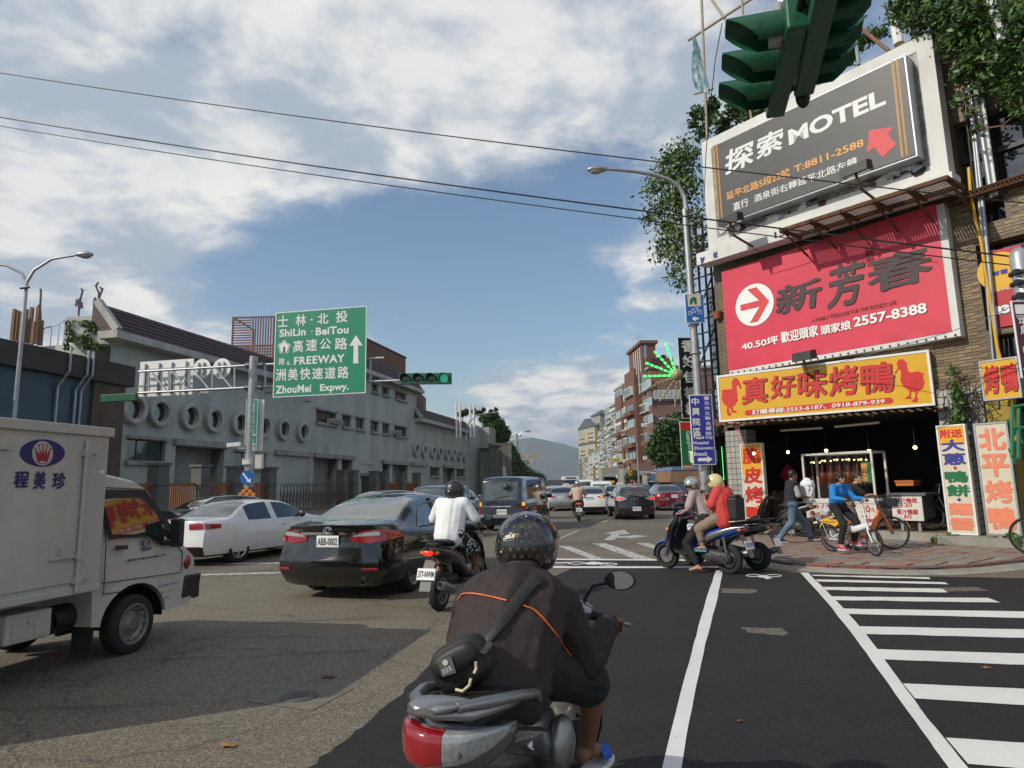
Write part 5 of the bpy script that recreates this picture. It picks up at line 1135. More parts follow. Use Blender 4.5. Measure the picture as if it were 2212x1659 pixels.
text_on('特約店','white_ink',F.at(u0,zb,.009),F.u,ZV,(.06,.05,u1-u0-.06,.17),t);text_on('Castrol','white_ink',F.at(u0,zb,.004),ZV*-1,F.u,(-(zt-zb)+.42,.12+(u1-u0)*.28,-(zt-zb)+.98,(u1-u0)*.66+.1),t,bold=.02)
for i,ch in enumerate('汽車冷氣電機保養'):text_on(ch,'white_ink',F.at(u0,zb,.004),F.u,ZV,((u1-u0)*.56,(zt-zb)*(.52-.052*i),(u1-u0)*.82,(zt-zb)*(.565-.052*i)),t)
nf=thing('neon_fan','green neon firework fan beside the black sign','neon sign',D(1464,808,26.6))
lit=[((1458,800),(1436,738)),((1454,803),(1412,757)),((1452,806),(1393,783)),((1450,811),(1388,813))];dim=[((1455,818),(1400,838)),((1458,820),(1424,868)),((1462,822),(1458,880)),((1454,816),(1415,828))]
for L_,m in((lit,'neon_green'),(dim,'neon_off')):
 for p,q in L_:
  P0,P1=D(*p,26.6),D(*q,26.6);b=MB();n=6
  for k in range(n):b.cyl(P0.lerp(P1,(k+.12)/n),P0.lerp(P1,(k+.78)/n),.04,6)
  b.build('neon_ray',m,nf,world=True);b=MB();b.cyl(P0+Vector((0,.05,0)),P1+Vector((0,.05,0)),.018,5);b.build('spoke','galv',nf,world=True)
b=MB();b.sphere(D(1463,809,26.6),.25,10,8);b.build('hub','neon_off',nf,world=True)
# ---- overhead wires
for(p,q,s_,Y0,Y1,l)in[((-60,148),(2225,440),.012,16,11,'highest thin black wire crossing the sky'),((-60,243),(2225,559),.016,17,11.2,'thicker middle black wire crossing the sky'),((-60,262),(2225,578),.011,17.5,11.2,'lowest thin black wire crossing the sky')]:
 A_,B_=D(*p,Y0),D(*q,Y1);b=MB();n=26;b.tube([A_.lerp(B_,k/n)-Vector((0,0,.45*4*(k/n)*(1-k/n)*.35))for k in range(n+1)],s_,6);tag(b.build('overhead_wire','black',None,60),l,'wire','wires over the junction')
b=MB();P=[D(x,y,Y)for x,y,Y in[(1765,862,18.),(1850,850,17),(1950,800,15),(2060,735,13),(2150,690,12),(2225,655,11)]];P=[D(x,y,Y)for x,y,Y in[(1540,851,19.5),(1700,815,17),(1880,765,15),(2050,718,13),(2150,680,12),(2225,640,11)]];b.tube(P,.008,5);tag(b.build('overhead_wire','galv'),'thin grey wire sagging in front of the pink billboard','wire')
b=MB();b.tube([D(1560,50,12),D(1545,130,13),D(1535,220,14),D(1525,330,15.5),D(1520,450,17)],.010,5);tag(b.build('overhead_wire','black'),'black drop wire running down past the flag','wire')
rp=thing('utility_pole','thick grey steel pole cut by the right edge of the picture','pole',(D(2222,700,9.5).x,9.5,0));xx=D(2222,700,9.5).x;zz=D(2222,535,9.5).z
b=MB();b.tube([(xx,9.5,0),(xx,9.5,zz-.1),(xx,9.5,zz)],[.13,.12,.05],16);b.build('pole','pole_grey',rp,60,world=True);b=MB()
for y in(590,612,640):b.lathe([(.12,-.02),(.16,-.02),(.16,.02),(.12,.02)],16,Matrix.Translation((xx,9.5,D(2222,y,9.5).z)),True);b.box((xx-.15,9.4,D(2222,y,9.5).z),(.06,.08,.06))
b.build('clamp','black_plastic',rp,world=True)
mat('sign_brown',(.07,.018,.045),.45)
t,F,u0,u1,zb,zt=rsign('cycle_route_sign','dark maroon cycle route sign on the steel pole at the right edge',[(2185,658),(2245,640),(2262,812),(2208,820)],'sign_brown',9.3)
text_on('環\n島\n1\n號\n線','white_ink',F.at(u0,zb,.004),F.u,ZV,(.06,.16,.20,zt-zb-.22),t,bold=.015);b=MB();F.box(b,u0+.04,u0+.2,zt-.2,zt-.06,.004,.007);b.build('print','white_ink',t,world=True);text_on('環島','white_ink',F.at(u0,zb,.004),F.u,ZV,(.04,zt-zb-.265,.15,zt-zb-.215),t);text_on('Cycling','white_ink',F.at(u0,zb,.004),F.u,ZV,(.03,.10,.2,.14),t)
nn=thing('neon_palm','green neon frame at the right edge beside the cream light box','neon sign',D(2200,950,11));b=MB();mat('neon_teal',(.01,.12,.05),.5,emit=.05,ecol=(.05,.8,.4))
for p,q in[((2186,880),(2186,985)),((2186,880),(2225,872)),((2200,882),(2200,990)),((2186,925),(2230,922))]:b.cyl(D(*p,11),D(*q,11),.03,6)
for x,y in[(2200,930),(2205,965),(2200,990)]:b.prism([D(x,y,11),D(x-22,y-22,11),D(x-8,y+12,11)],(0,.02,0))
b.build('tube','neon_teal',nn,world=True)
# ================================================================== FAR STREET
tile_mat('pink_brick',(.215,.115,.09),(.18,.095,.075),(.16,.10,.085),.5,.16,.012,.7,dirt=.35,bump=.2)
tile_mat('rust_brick',(.20,.09,.055),(.165,.075,.045),(.13,.07,.05),.5,.16,.012,.7,dirt=.3,bump=.2)
for n_,c in(('far_cream',(.46,.38,.24)),('far_beige',(.34,.29,.20)),('far_grey',(.30,.30,.28)),('far_ochre',(.38,.30,.17)),('far_white',(.46,.46,.43)),('slate',(.10,.115,.14))):mat(n_,c,.85,var=.14,vs=.3,dirt=.4,st=(1,1,.4))
mat('win_white',(.62,.64,.62),.5);mat('pane_cyan',(.20,.36,.36),.15,coat=1,var=.3,vs=.8);mat('pane_dark',(.03,.04,.045),.1,coat=1,var=.3,vs=.8)
def farface(xr,Yr,xl,Yl):
 A=D(xr,1040,Yr);B=D(xl,1040,Yl);a=math.atan2(B.x-A.x,B.y-A.y);F=Face(A,a,-1);return F,(Vector((B.x,B.y,0))-F.P).length
def tower(label,xr,Yr,xl,Yl,ytop,m,floors,cols,seed,group=None,side=None,roofm=None,bays=False,cat='building',wz=1.5,start=1):
 F,L=farface(xr,Yr,xl,Yl);H=D(xr,ytop,Yr).z;rg=random.Random(seed)
 t=local_root('building',label,cat,F,group);b=MB();F.box(b,0,L,0,H,-14,0);b.build('wall',m,t,world=True)
 b=MB();F.box(b,-.3,L+.3,H+.01,H+.5,-14.3,.35);b.build('roof',roofm or 'far_grey',t,world=True)
 fh=H/floors;cw=L/cols
 for f in range(start,floors):
  for k in range(cols):
   if rg.random()<.06:continue
   u0,u1=cw*(k+.18),cw*(k+.82);z0=fh*f+fh*.30;z1=z0+fh*.5;o=.02
   b=MB()
   if bays and rg.random()<.55:F.box(b,u0-.1,u1+.1,z0-.15,z1+.15,0,.55);o=.56
   elif bays and rg.random()<.6:F.box(b,u0-.3,u1+.3,z0-.75,z0-.1,0,.95);F.box(b,u0-.3,u1+.3,z1+.15,z1+.28,0,.95)
   F.box(b,u0,u1,z1-.07,z1,o,o+.07);F.box(b,u0,u1,z0,z0+.07,o,o+.07)
   for q in(u0,(u0+u1)/2-.035,u1-.07):F.box(b,q,q+.07,z0+.07,z1-.07,o,o+.06)
   w=b.build('window','win_white' if rg.random()<.7 else 'far_grey',t,world=True);MW[w.name]=MW[t.name]
   b=MB();F.box(b,u0+.05,u1-.05,z0+.05,z1-.05,o-.01,o+.02);b.build('pane','pane_cyan' if rg.random()<.45 else 'pane_dark',w,world=True)
   if rg.random()<.35:
    b=MB();F.box(b,u1+.05,u1+.6,z0-.1,z0+.35,.02,.45);b.build('air_conditioner','win_white',t,world=True)
 return t,F,L,H
tb,F,L,H=tower('tall red brick apartment block with stepped roofs and bay windows',1416,120,1338,150,797,'pink_brick',8,3,21,bays=True)
tilt=0
b=MB()
for(x0,x1,yt,o)in[(1338,1352,838,.9),(1352,1366,815,.5),(1366,1388,802,1.3)]:
 a_,c_=F.px(x0,900)[0],F.px(x1,900)[0];F.box(b,min(a_,c_),max(a_,c_),0,D(x0,yt,130).z,.01,o)
b.build('brick_bay','rust_brick',tb,world=True)
rb_=random.Random(77)
for(x0,x1,yt,o)in[(1338,1352,838,.9),(1352,1366,815,.5),(1366,1388,802,1.3),(1389,1415,805,0)]:
 a_,c_=sorted((F.px(x0,900)[0],F.px(x1,900)[0]));zt_=D(x0,yt,130).z;k=0
 for f_ in range(1,9):
  z0=f_*3.15-.2;z1_=z0+1.5
  if z1_>zt_-.5:continue
  u0,u1=a_+(c_-a_)*.16,a_+(c_-a_)*.84;oo_=o+.02;b=MB()
  kind_=rb_.random()
  if kind_<.45:F.box(b,u0-.1,u1+.1,z0-.12,z1_+.12,o,o+.5);oo_=o+.51
  elif kind_<.75:F.box(b,u0-.5,u1+.5,z0-.9,z0-.1,o,o+.9)
  F.box(b,u0,u1,z1_-.1,z1_,oo_,oo_+.08);F.box(b,u0,u1,z0,z0+.1,oo_,oo_+.08)
  for q in(u0,(u0+u1)/2-.05,u1-.1):F.box(b,q,q+.1,z0+.1,z1_-.1,oo_,oo_+.07)
  w=b.build('window','win_white' if kind_<.45 or kind_>.75 else 'rust_brick',tb,world=True);MW[w.name]=MW[tb.name];b=MB();F.box(b,u0+.05,u1-.05,z0+.05,z1_-.05,oo_-.01,oo_+.03);b.build('pane',rb_.choice(['pane_cyan','pane_cyan','pane_dark']),w,world=True)
  if rb_.random()<.6:b=MB();F.box(b,u1+.1,u1+.8,z0-.3,z0+.35,o+.02,o+.55);b.build('air_conditioner','win_white',tb,world=True)
a_,c_=F.px(1366,800)[0],F.px(1396,800)[0];zt=F.px(1390,745)[1];b=MB();F.box(b,min(a_,c_),max(a_,c_),H-.5,zt,-2.0,.6);F.box(b,min(a_,c_)-.4,max(a_,c_)+.4,zt+.01,zt+.6,-2.4,1.0);F.box(b,min(a_,c_)-1,max(a_,c_)-2,H-.4,H+(zt-H)*.45,-5,.2);b.build('roof_tower','rust_brick',tb,world=True)
for k in range(4):
 b=MB();u=min(a_,c_)+1+k*1.6;b.cyl(F.at(u,H-4*(k%2),.8),F.at(u,zt-.5,.8),.09,6);b.build('downpipe','win_white',tb,world=True)
b=MB();F.box(b,c_-3.4,c_-1.6,H+2,H+4.4,.61,.7);b.build('pane','pane_dark',tb,world=True)
b=MB();q=F.at(a_-2,zt,-1);b.cyl(q,q+Vector((0,0,4)),.06,5);b.beam(q+Vector((-1.2,0,3)),q+Vector((1.2,0,3.4)),.06);b.build('antenna','galv',tb,world=True)
FS=Face(F.P,R(90),1);sx=D(1480,900,120).x-F.P.x
b=MB();FS.box(b,.01,sx,0,H,-12,.2);FS.box(b,-.2,sx+.2,H+.01,H+.5,-12.2,.5);b.build('side_wall','pink_brick',tb,world=True)
b=MB();FS.box(b,0,sx,H*.73,H*.735,.2,.7);b.build('ledge','slate',tb,world=True)
for k in range(8):
 u0=.4+k*(sx-.6)/8;window_part(Face(FS.P+FS.n*.45,FS.a,1),tb,u0,u0+(sx-.6)/8-.15,H*.745,H*.82,depth=.0,n=2,fm='win_white',gmn='pane_dark',fw=.1)
tower('tall cream apartment block with a blank upper wall behind the brick one',1345,190,1314,215,868,'far_cream',14,2,22,bays=True)
tower('narrow cluttered old apartment house left of the brick block',1350,155,1326,178,893,'far_beige',9,3,23,bays=True)
tower('beige apartment house with many small windows down the street',1325,215,1298,260,912,'far_beige',12,4,24,bays=True)
tower('low grey-white house with a plain wall down the street',1298,270,1272,300,972,'far_white',7,2,25)
tower('low beige house at the far left end of the right-hand row',1272,300,1254,330,988,'far_beige',6,3,26,bays=True)
t,F,L,H=tower('far beige tower with a blue-grey gable and band',1289,420,1253,450,921,'far_cream',14,2,27,roofm='slate',start=6)
b=MB();b.prism([F.at(0,H+.5,.5),F.at(L,H+.5,.5),F.at(L*.5,H+6.5,.5)],-F.n*10);F.box(b,-.2,L+.2,H*.72,H*.75,.02,.5);b.build('gable','slate',t,world=True)
a_,c_=F.px(1290,950)[0],F.px(1272,950)[0];zt=F.px(1282,898)[1];b=MB();F.box(b,a_,c_,0,zt,-12,-2.5);b.build('stair_core','far_grey',t,world=True);b=MB();F.box(b,a_-.6,c_+.6,zt+.01,zt+1.3,-12.6,-2);b.prism([F.at(a_,zt+1.3,-2.4),F.at(c_,zt+1.3,-2.4),F.at((a_+c_)/2,zt+4,-6)],-F.n*3);b.build('core_roof','slate',t,world=True)
b=MB()
for k in range(12):F.box(b,a_+1,a_+4.5,H*(.45+.05*k),H*(.45+.05*k)+2,-2.49,-2.3)
b.build('core_opening','pane_dark',t,world=True,kind='stuff')
def fsign(label,x0,y0,x1,y1,Y,m,s=None,sm='ink',vert=True,group='shop signs far down the right-hand row'):
 A,B=D(x0,y0,Y),D(x1,y1,Y);t=thing('shop_sign',label,'sign',((A.x+B.x)/2,Y,B.z),group=group)
 b=MB();b.span((A.x,Y,B.z),(B.x,Y+.25,A.z));b.build('panel',m,t,world=True,bevel=.02);b=MB();b.box(((A.x+B.x)/2+(B.x-A.x)*.6,Y+.3,(A.z+B.z)/2),(.08,.08,(A.z-B.z)*1.1));b.build('bracket','galv',t,world=True)
 if s:
  if vert:
   n=len(s)
   for i,ch in enumerate(s):text_on(ch,sm,(A.x,Y,B.z),(1,0,0),(0,0,1),((B.x-A.x)*.18,(A.z-B.z)*(1-(i+.92)/n),(B.x-A.x)*.82,(A.z-B.z)*(1-(i+.08)/n)),t,bold=.02)
  else:text_on(s,sm,(A.x,Y,B.z),(1,0,0),(0,0,1),((B.x-A.x)*.1,(A.z-B.z)*.2,(B.x-A.x)*.9,(A.z-B.z)*.8),t,bold=.02)
mat('sign_lemon',(.65,.42,.03),.5);mat('sign_sky',(.16,.28,.5),.5);mat('sign_rose',(.6,.18,.2),.5);mat('sign_orange',(.75,.28,.01),.5)
r33=lambda x,y:((1400+x/3.77)*.864,(800+y/3.77)*.864)
fsign('tall white sign with a blue head on the beige row',*r33(470,1220),*r33(515,1450),170,'far_white','富邦銀','sign_sky')
fsign('stacked yellow vertical sign, farthest of the row',*r33(309,1372),*r33(336,1535),190,'sign_lemon','鐘錶眼鏡','ink_maroon')
fsign('small yellow sign reading .ko above the road',*r33(495,1302),*r33(562,1337),120,'sign_lemon','.ko','ink',False)
fsign('orange vertical parking sign on the second lamp pole',*r33(650,1385),*r33(681,1465),78,'sign_orange','禁停','ink')
fsign('pale pink vertical sign',*r33(400,1420),*r33(427,1520),185,'sign_rose','口腔','white_ink');fsign('white and orange vertical sign',*r33(428,1412),*r33(456,1500),180,'far_white','小心','ink_orange')
fsign('yellow horizontal sign over a shopfront',*r33(455,1515),*r33(515,1540),140,'sign_lemon');fsign('blue parking sign above the green plate',*r33(962,1408),*r33(990,1455),90,'sign_blue','P','white_ink',False);fsign('green street name plate by the big tree',*r33(930,1437),*r33(980,1463),90,'road_green','歸綏街','white_ink',False)
fsign('pale vertical sign at the far end',*r33(180,1400),*r33(196,1495),230,'far_white','洗車','ink_green')
for i,(x0,x1,y0,y1,Y,m,l)in enumerate([(1346,1375,1012,1042,116,'far_grey','grey shopfront annex at the foot of the brick block'),(1376,1416,1000,1045,112,'pink_brick','pink brick shopfront annex under the brick block'),(1300,1345,1010,1046,150,'far_grey','dark shopfront under the old apartment house')]):
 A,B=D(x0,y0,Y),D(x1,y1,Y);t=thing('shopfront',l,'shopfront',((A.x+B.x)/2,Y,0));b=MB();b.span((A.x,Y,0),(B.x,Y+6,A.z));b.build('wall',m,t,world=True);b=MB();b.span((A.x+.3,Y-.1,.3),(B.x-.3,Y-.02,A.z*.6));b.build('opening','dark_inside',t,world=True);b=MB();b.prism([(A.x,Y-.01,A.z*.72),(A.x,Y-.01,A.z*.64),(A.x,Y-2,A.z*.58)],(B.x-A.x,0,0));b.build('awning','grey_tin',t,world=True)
for(x0,x1,y0,Y,m,l)in[(1374,1392,1040,100,'far_white','white van-size kiosk beyond the traffic'),(1395,1412,1024,96,'far_grey','dark garage opening beyond the traffic'),(1414,1432,1018,98,'far_white','white parked lorry cab in front of the brick block')]:
 A,B=D(x0,y0,Y),D(x1,1050,Y);t=thing('kiosk',l,'kiosk',((A.x+B.x)/2,Y,0));b=MB();b.span((A.x,Y,0),(B.x,Y+3,A.z));b.build('wall',m,t,world=True,bevel=.1);b=MB();b.span((A.x+.2,Y-.06,A.z*.35),(B.x-.2,Y-.01,A.z*.8));b.build('opening','pane_dark',t,world=True);b=MB();b.span((A.x-.1,Y-.3,A.z+.01),(B.x+.1,Y+3.1,A.z+.15));b.build('roof','grey_tin',t,world=True)
 # ---- trees
def tree(label,blobs,Y,base,n,size,ms,seed,trunk=.25,thick=.5):
 rg=np.random.default_rng(seed);c=[]
 for x,y,r_ in blobs:p=D(x,y,Y+rg.uniform(-1,1)*r_*Y/FPX*.6);rm=r_*Y/FPX;c.append((p.x,p.y,p.z,rm,rm,rm*.85))
 t=thing('tree',label,'tree',(base[0],base[1],0));pts=clump_pts(n,c,rg,thick)
 leaves('crown',ms,pts,size,t,seed=seed,kind='stuff');b=MB();top=Vector((sum(q[0]for q in c)/len(c),sum(q[1]for q in c)/len(c),sum(q[2]for q in c)/len(c)))
 b0=Vector((base[0],base[1],0));mid=b0.lerp(top,.5);b.tube([b0,mid,top],[trunk,trunk*.75,trunk*.4],8)
 for q in c[::2]:qq=Vector(q[:3]);b.tube([mid.lerp(top,.3),mid.lerp(qq,.6)+Vector((0,0,.3)),qq],[trunk*.35,trunk*.22,trunk*.08],5)
 b.build('trunk','wood',t,60,world=True);return t
p=D(1475,1048,72)
tree('big round dark green tree in front of the brick block',[(1465,915,30),(1440,925,26),(1490,925,30),(1425,950,24),(1455,955,38),(1495,960,36),(1415,975,20),(1435,990,28),(1470,1000,34),(1500,1000,32),(1450,1020,24),(1480,1030,24),(1410,960,14),(1402,975,10)],72,(p.x,72),26000,.19,['leaf_b','leaf_dark','leaf_a','leaf_b'],31,.35,.15)
p=D(1360,1048,100);tree('small leafy street tree below the brick block',[(1358,1030,10),(1368,1022,9),(1375,1030,8),(1362,1018,6)],100,(p.x,100),1800,.14,['leaf_a','leaf_c'],32,.12)
p=D(1080,1048,118);tree('dark broad tree rising behind the tiled tower',[(1050,905,16),(1066,900,14),(1035,892,8),(1025,890,7),(1075,915,16),(1062,925,20),(1085,930,16),(1075,945,20),(1092,945,11),(1098,935,7),(1070,965,18),(1088,965,12),(1072,885,5),(1045,885,5),(1060,890,6)],118,(p.x,118),9000,.26,['leaf_dark','leaf_b','leaf_dark','leaf_a'],33,.4,.35)
tree('dark tree top peeping over the low brown roof',[(1000,893,8),(1008,890,7),(990,895,5)],125,(D(1000,900,125).x,125),900,.26,['leaf_dark','leaf_b'],34,.2)
p=D(1405,800,112);tree('roof-garden tree on top of the brick block',[(1410,785,8),(1425,778,9),(1440,785,8),(1432,772,6)],124,(D(1425,800,124).x,124),1200,.22,['leaf_dark','leaf_b'],35,.2)
# ---- concrete block and ivy wall beyond the tower
FW_=Face(D(1058,1040,108),R(12.8));
t=thing('concrete_block','weathered dark concrete block beyond the tiled tower','building',D(1080,1045,108));A,B=D(1057,963,108),D(1106,1045,108);b=MB();b.span((A.x,108,0),(B.x-1.6,118,A.z));b.span((A.x-.2,107.8,A.z+.01),(B.x,118,A.z+.4));b.build('wall','dark_concrete',t,world=True);b=MB()
for k in range(9):b.box((B.x-1.5+k*.18,107.9,A.z/2),(.1,.2,A.z))
b.build('rib','concrete',t,world=True,kind='stuff')
hg=thing('hedge_wall','long ivy covered wall running away along the left of the road','wall',D(1140,1045,150));P=[]
tops=[(1106,962,110),(1118,968,124),(1128,990,145),(1140,1005,175),(1158,1018,220),(1172,1022,270),(1181,1028,320)]
b=MB();T_=[D(*q)for q in tops];b.grid([[(p.x-.5,p.y,0),(p.x-.5,p.y,p.z-.3),(p.x-6,p.y+2,p.z-.3)]for p in T_]);b.build('wall','dark_concrete',hg,world=True)
rg=np.random.default_rng(40);pts=[]
for i in range(len(T_)-1):
 n=int(5200/(i+1));tt=rg.random(n);p,q=T_[i],T_[i+1];h=p.z+(q.z-p.z)*tt;zz=h*rg.random(n)**.8
 pts.append(np.stack([p.x+(q.x-p.x)*tt-.2-rg.random(n)*.6*(1+zz*.1),p.y+(q.y-p.y)*tt,zz+rg.normal(size=n)*.25],1))
pts=np.concatenate(pts);leaves('ivy',['leaf_b','leaf_dark','leaf_a'],pts,.30,hg,seed=41,kind='stuff')
# ---- far street lamps and a far gantry
def lamp(label,bx,Y,ytop,headx,heady,double=None,r=.09,group='street lamps',name='street_lamp'):
 P=D(bx,1045,Y);top=D(bx,ytop,Y);P=Vector((top.x,Y,0));t=thing(name,label,'street lamp',P,group=group);b=MB();b.tube([P,(P.x,Y,top.z*.5),top],[r*1.2,r,r*.7],10);b.build('pole','pole_grey',t,60,world=True)
 for hx_,hy_ in[(headx,heady)]+([double]if double else[]):
  H_=D(hx_,hy_,Y);m1=Vector((top.x+(H_.x-top.x)*.12,Y,top.z+(H_.z-top.z)*.45));m2=Vector((top.x+(H_.x-top.x)*.45,Y,top.z+(H_.z-top.z)*.85));b=MB();b.tube([top,m1,m2,H_],[r*.7,r*.65,r*.6,r*.5],8,up=(0,1,0));b.build('arm','pole_grey',t,60,world=True)
  b=MB();s_=1 if H_.x>top.x else-1;b.sphere(H_+Vector((s_*.2,0,0)),(.36,.16,.13),14,8);b.build('lamp_head','galv',t,60,world=True);b=MB();b.sphere(H_+Vector((s_*.24,0,-.07)),(.24,.13,.10),12,8);b.build('glass_bowl','clear_lamp',t,60,world=True)
 return t
lamp('double-armed street lamp beside the mural wall at the left edge',58,25,610,172,550,(-45,568),.085)
b=MB();P=D(60,700,25);b.cyl((P.x,24.9,D(60,622,25).z),(P.x-.35,24.9,D(60,624,25).z),.05,8);tag(b.build('bird_bracket','black_plastic'),'small dark bracket on the double-armed lamp','bracket')
lamp('single-armed street lamp in front of the tiled tower',1008,88,925,1065,891,None,.11)
lamp('slim double street lamp just left of the far gantry',1112,150,955,1098,938,(1122,942),.13);lamp('far double street lamp beyond the gantry',1128,190,975,1144,966,(1120,970),.13);lamp('second far street lamp along the ivy wall',1147,230,1000,1160,985,None,.13);lamp('third far street lamp along the ivy wall',1176,260,1003,1185,998,None,.13)
lamp('street lamp standing among the far right-hand signs',1333,120,980,1320,966,None,.12);lamp('street lamp by the orange parking sign',1376,78,958,1352,940,None,.10);lamp('grey street lamp reaching out from behind the tall black sign',1477,60,918,1436,904,None,.08)
t=thing('far_gantry','far sign gantry with backs of three round signs','gantry',D(1117,1045,140));P=D(1118,1045,140);b=MB();zt=D(1118,938,140).z;b.cyl((P.x,140,0),(P.x,140,zt),.28,12);zb_=D(1130,988,140).z;b.beam((P.x-.5,140,zb_),(D(1160,985,140).x,140,zb_+.3),.3);b.build('frame','pole_grey',t,world=True)
for x,y in[(1138,983),(1155,983),(1140,996)]:
 q=D(x,y,139.8);b=MB();b.lathe([(0,.03),(.6,.03),(.6,-.03),(0,-.03)],20,Matrix.Translation(q)@Matrix.Rotation(R(90),4,'X'));b.build('sign_back','far_cream',t,world=True)
lm=D(1127,938,140);b=MB();b.tube([(P.x,140,D(1118,948,140).z),(lm.x,140,lm.z+.4)],.12,6);b.sphere((lm.x+1.2,140,lm.z+.6),(.7,.25,.2),10,6);b.build('lamp','galv',t,world=True)
# ================================================================== GANTRY AT THE JUNCTION
gp=D(548,770,28.);gx=gp.x;t=thing('sign_gantry','steel gantry with lattice arms on a grey post in the middle of the road','gantry',(gx,28,0))
b=MB();b.tube([(gx,28,0),(gx,28,3.6),(gx,28,gp.z)],[.2,.19,.17],18);b.build('post','pole_grey',t,60,world=True)
UL,UR=D(300,803,29.3),D(829,773,27.1);LL_,LR=D(300,849,29.3),D(829,823,27.1)
b=MB();b.cyl(UL,UR,.055,10);b.build('top_chord','galv',t,60,world=True);b=MB();b.cyl(LL_,LR,.055,10);b.build('bottom_chord','galv',t,60,world=True)
r6=lambda x,y:(340+x/3.456,740+y/3.456);gt=lambda x:(x*.864-300)/(829-300)
for i,x in enumerate([118,302,492,693,890,1158,1500,1800,2035]):
 k=gt(340+x/3.456);b=MB();b.beam(UL.lerp(UR,k),LL_.lerp(LR,k),.06);b.build('strut','galv',t,world=True)
for x0,x1 in[(135,290),(325,480),(515,670),(715,870)]:
 b=MB();b.beam(UL.lerp(UR,gt(340+x0/3.456)),LL_.lerp(LR,gt(340+x1/3.456)),.06);b.build('brace','galv',t,world=True)
for c_,d_ in((UL,UR),(LL_,LR)):
 k=(gx-c_.x)/(d_.x-c_.x);q=c_.lerp(d_,k)
 for s_ in(-1,1):
  b=MB();b.lathe([(.05,-.03),(.17,-.03),(.17,.03),(.05,.03)],14,Matrix.Translation(q+(d_-c_).normalized()*.34*s_)@Matrix.Rotation(R(90),4,'Y'));b.build('flange','dark_bronze',t,world=True)
 b=MB();b.box(q,(.75,.5,.10));b.build('collar','galv',t,world=True)
ga=math.atan2(UR.x-UL.x,UR.y-UL.y);FG=Face((UL.x,UL.y),ga,1)
def gpx(x,y,off):return FG.px(x,y,off)
mat('sheet_white',(.74,.74,.72),.42,.1,var=.05,vs=2)
P=[gpx(*q,.28)for q in[(592,676),(790.5,660),(791,850.5),(592,857)]];u0,u1=(P[0][0]+P[3][0])/2,(P[1][0]+P[2][0])/2;zt,zb=(P[0][1]+P[1][1])/2,(P[2][1]+P[3][1])/2
t=thing('direction_sign','large green road direction sign with white text and an up arrow','sign',FG.at((u0+u1)/2,zb,.28))
b=MB();FG.box(b,u0,u1,zb,zt,.24,.27);b.build('rim','white_letter',t,world=True);b=MB();e=.04
FG.box(b,u0+e,u1-e,zb+e,zt-e,.272,.276);b.build('panel','road_green',t,world=True)
b=MB()
for k in(.2,.5,.8):FG.box(b,u0+(u1-u0)*k-.04,u0+(u1-u0)*k+.04,zb+.2,zt-.2,.06,.238)
b.build('bracket','galv',t,world=True)
W_,H_=u1-u0,zt-zb;oo=FG.at(u0,zb,.278)
def gs(s,cx0,cy0,cx1,cy1,m='white_letter',**k):
 sx=lambda x:(x-1188)/(1990-1188);top=lambda x:147-(x-1188)*.085;bot=lambda x:875-(x-1188)*.038
 xm=(cx0+cx1)/2;sy=lambda y:(bot(xm)-y)/(bot(xm)-top(xm))
 text_on(s,m,oo,FG.u,ZV,(W_*sx(cx0),H_*sy(cy1),W_*sx(cx1),H_*sy(cy0)),t,**k)
for s,*q in[('士',1213,172,1305,270),('林',1372,160,1465,262),('北',1565,148,1662,243),('投',1727,125,1830,228),('高',1357,385,1445,490),('速',1470,375,1568,480),('公',1592,370,1690,465),('路',1722,362,1830,468),('洲',1210,632,1300,735),('美',1318,628,1405,730),('快',1425,622,1515,725),('速',1530,622,1625,722),('道',1640,618,1735,720),('路',1750,612,1845,718),('南',1232,540,1285,598)]:gs(s,*q,bold=.022)
for s,*q in[('ShiLin',1230,285,1465,352),('BeiTou',1553,265,1838,335),('FREEWAY',1368,518,1810,588),('ZhouMei',1213,770,1525,838),('Expwy.',1602,760,1848,838),('S.',1305,568,1340,598)]:gs(s,*q,bold=.03,spacing=1.12 if s=='FREEWAY' else 1.05)
for x,y,r_ in[(1514,205,9),(1520,307,6)]:gs('·',x-r_,y-r_,x+r_,y+r_,bold=.03)
def gshape(pts,m,off=.278,th=.004):
 sx=lambda x:u0+W_*(x-1188)/(1990-1188);top=lambda x:147-(x-1188)*.085;bot=lambda x:875-(x-1188)*.038
 b=MB();b.prism([FG.at(sx(x),zb+H_*(bot(x)-y)/(bot(x)-top(x)),off)for x,y in pts],FG.n*th);b.build('print',m,t,world=True)
gshape([(1902,340),(1960,432),(1921,430),(1925,588),(1883,590),(1884,432),(1847,436)],'white_letter')
for rr_,m,o_ in((52,'white_letter',.278),(46,'road_green',.2825),(41,'white_letter',.287)):
 gshape([(1277+rr_*(1+.13*math.cos(5*a_))*math.sin(a_)*.98,447-rr_*(1+.13*math.cos(5*a_))*math.cos(a_)*1.05)for a_ in[2*math.pi*k/50 for k in range(50)]],m,o_)
text_on('1','ink',FG.at(u0,zb,.293),FG.u,ZV,(W_*.103,H_*.52,W_*.122,H_*.585),t,bold=.05)
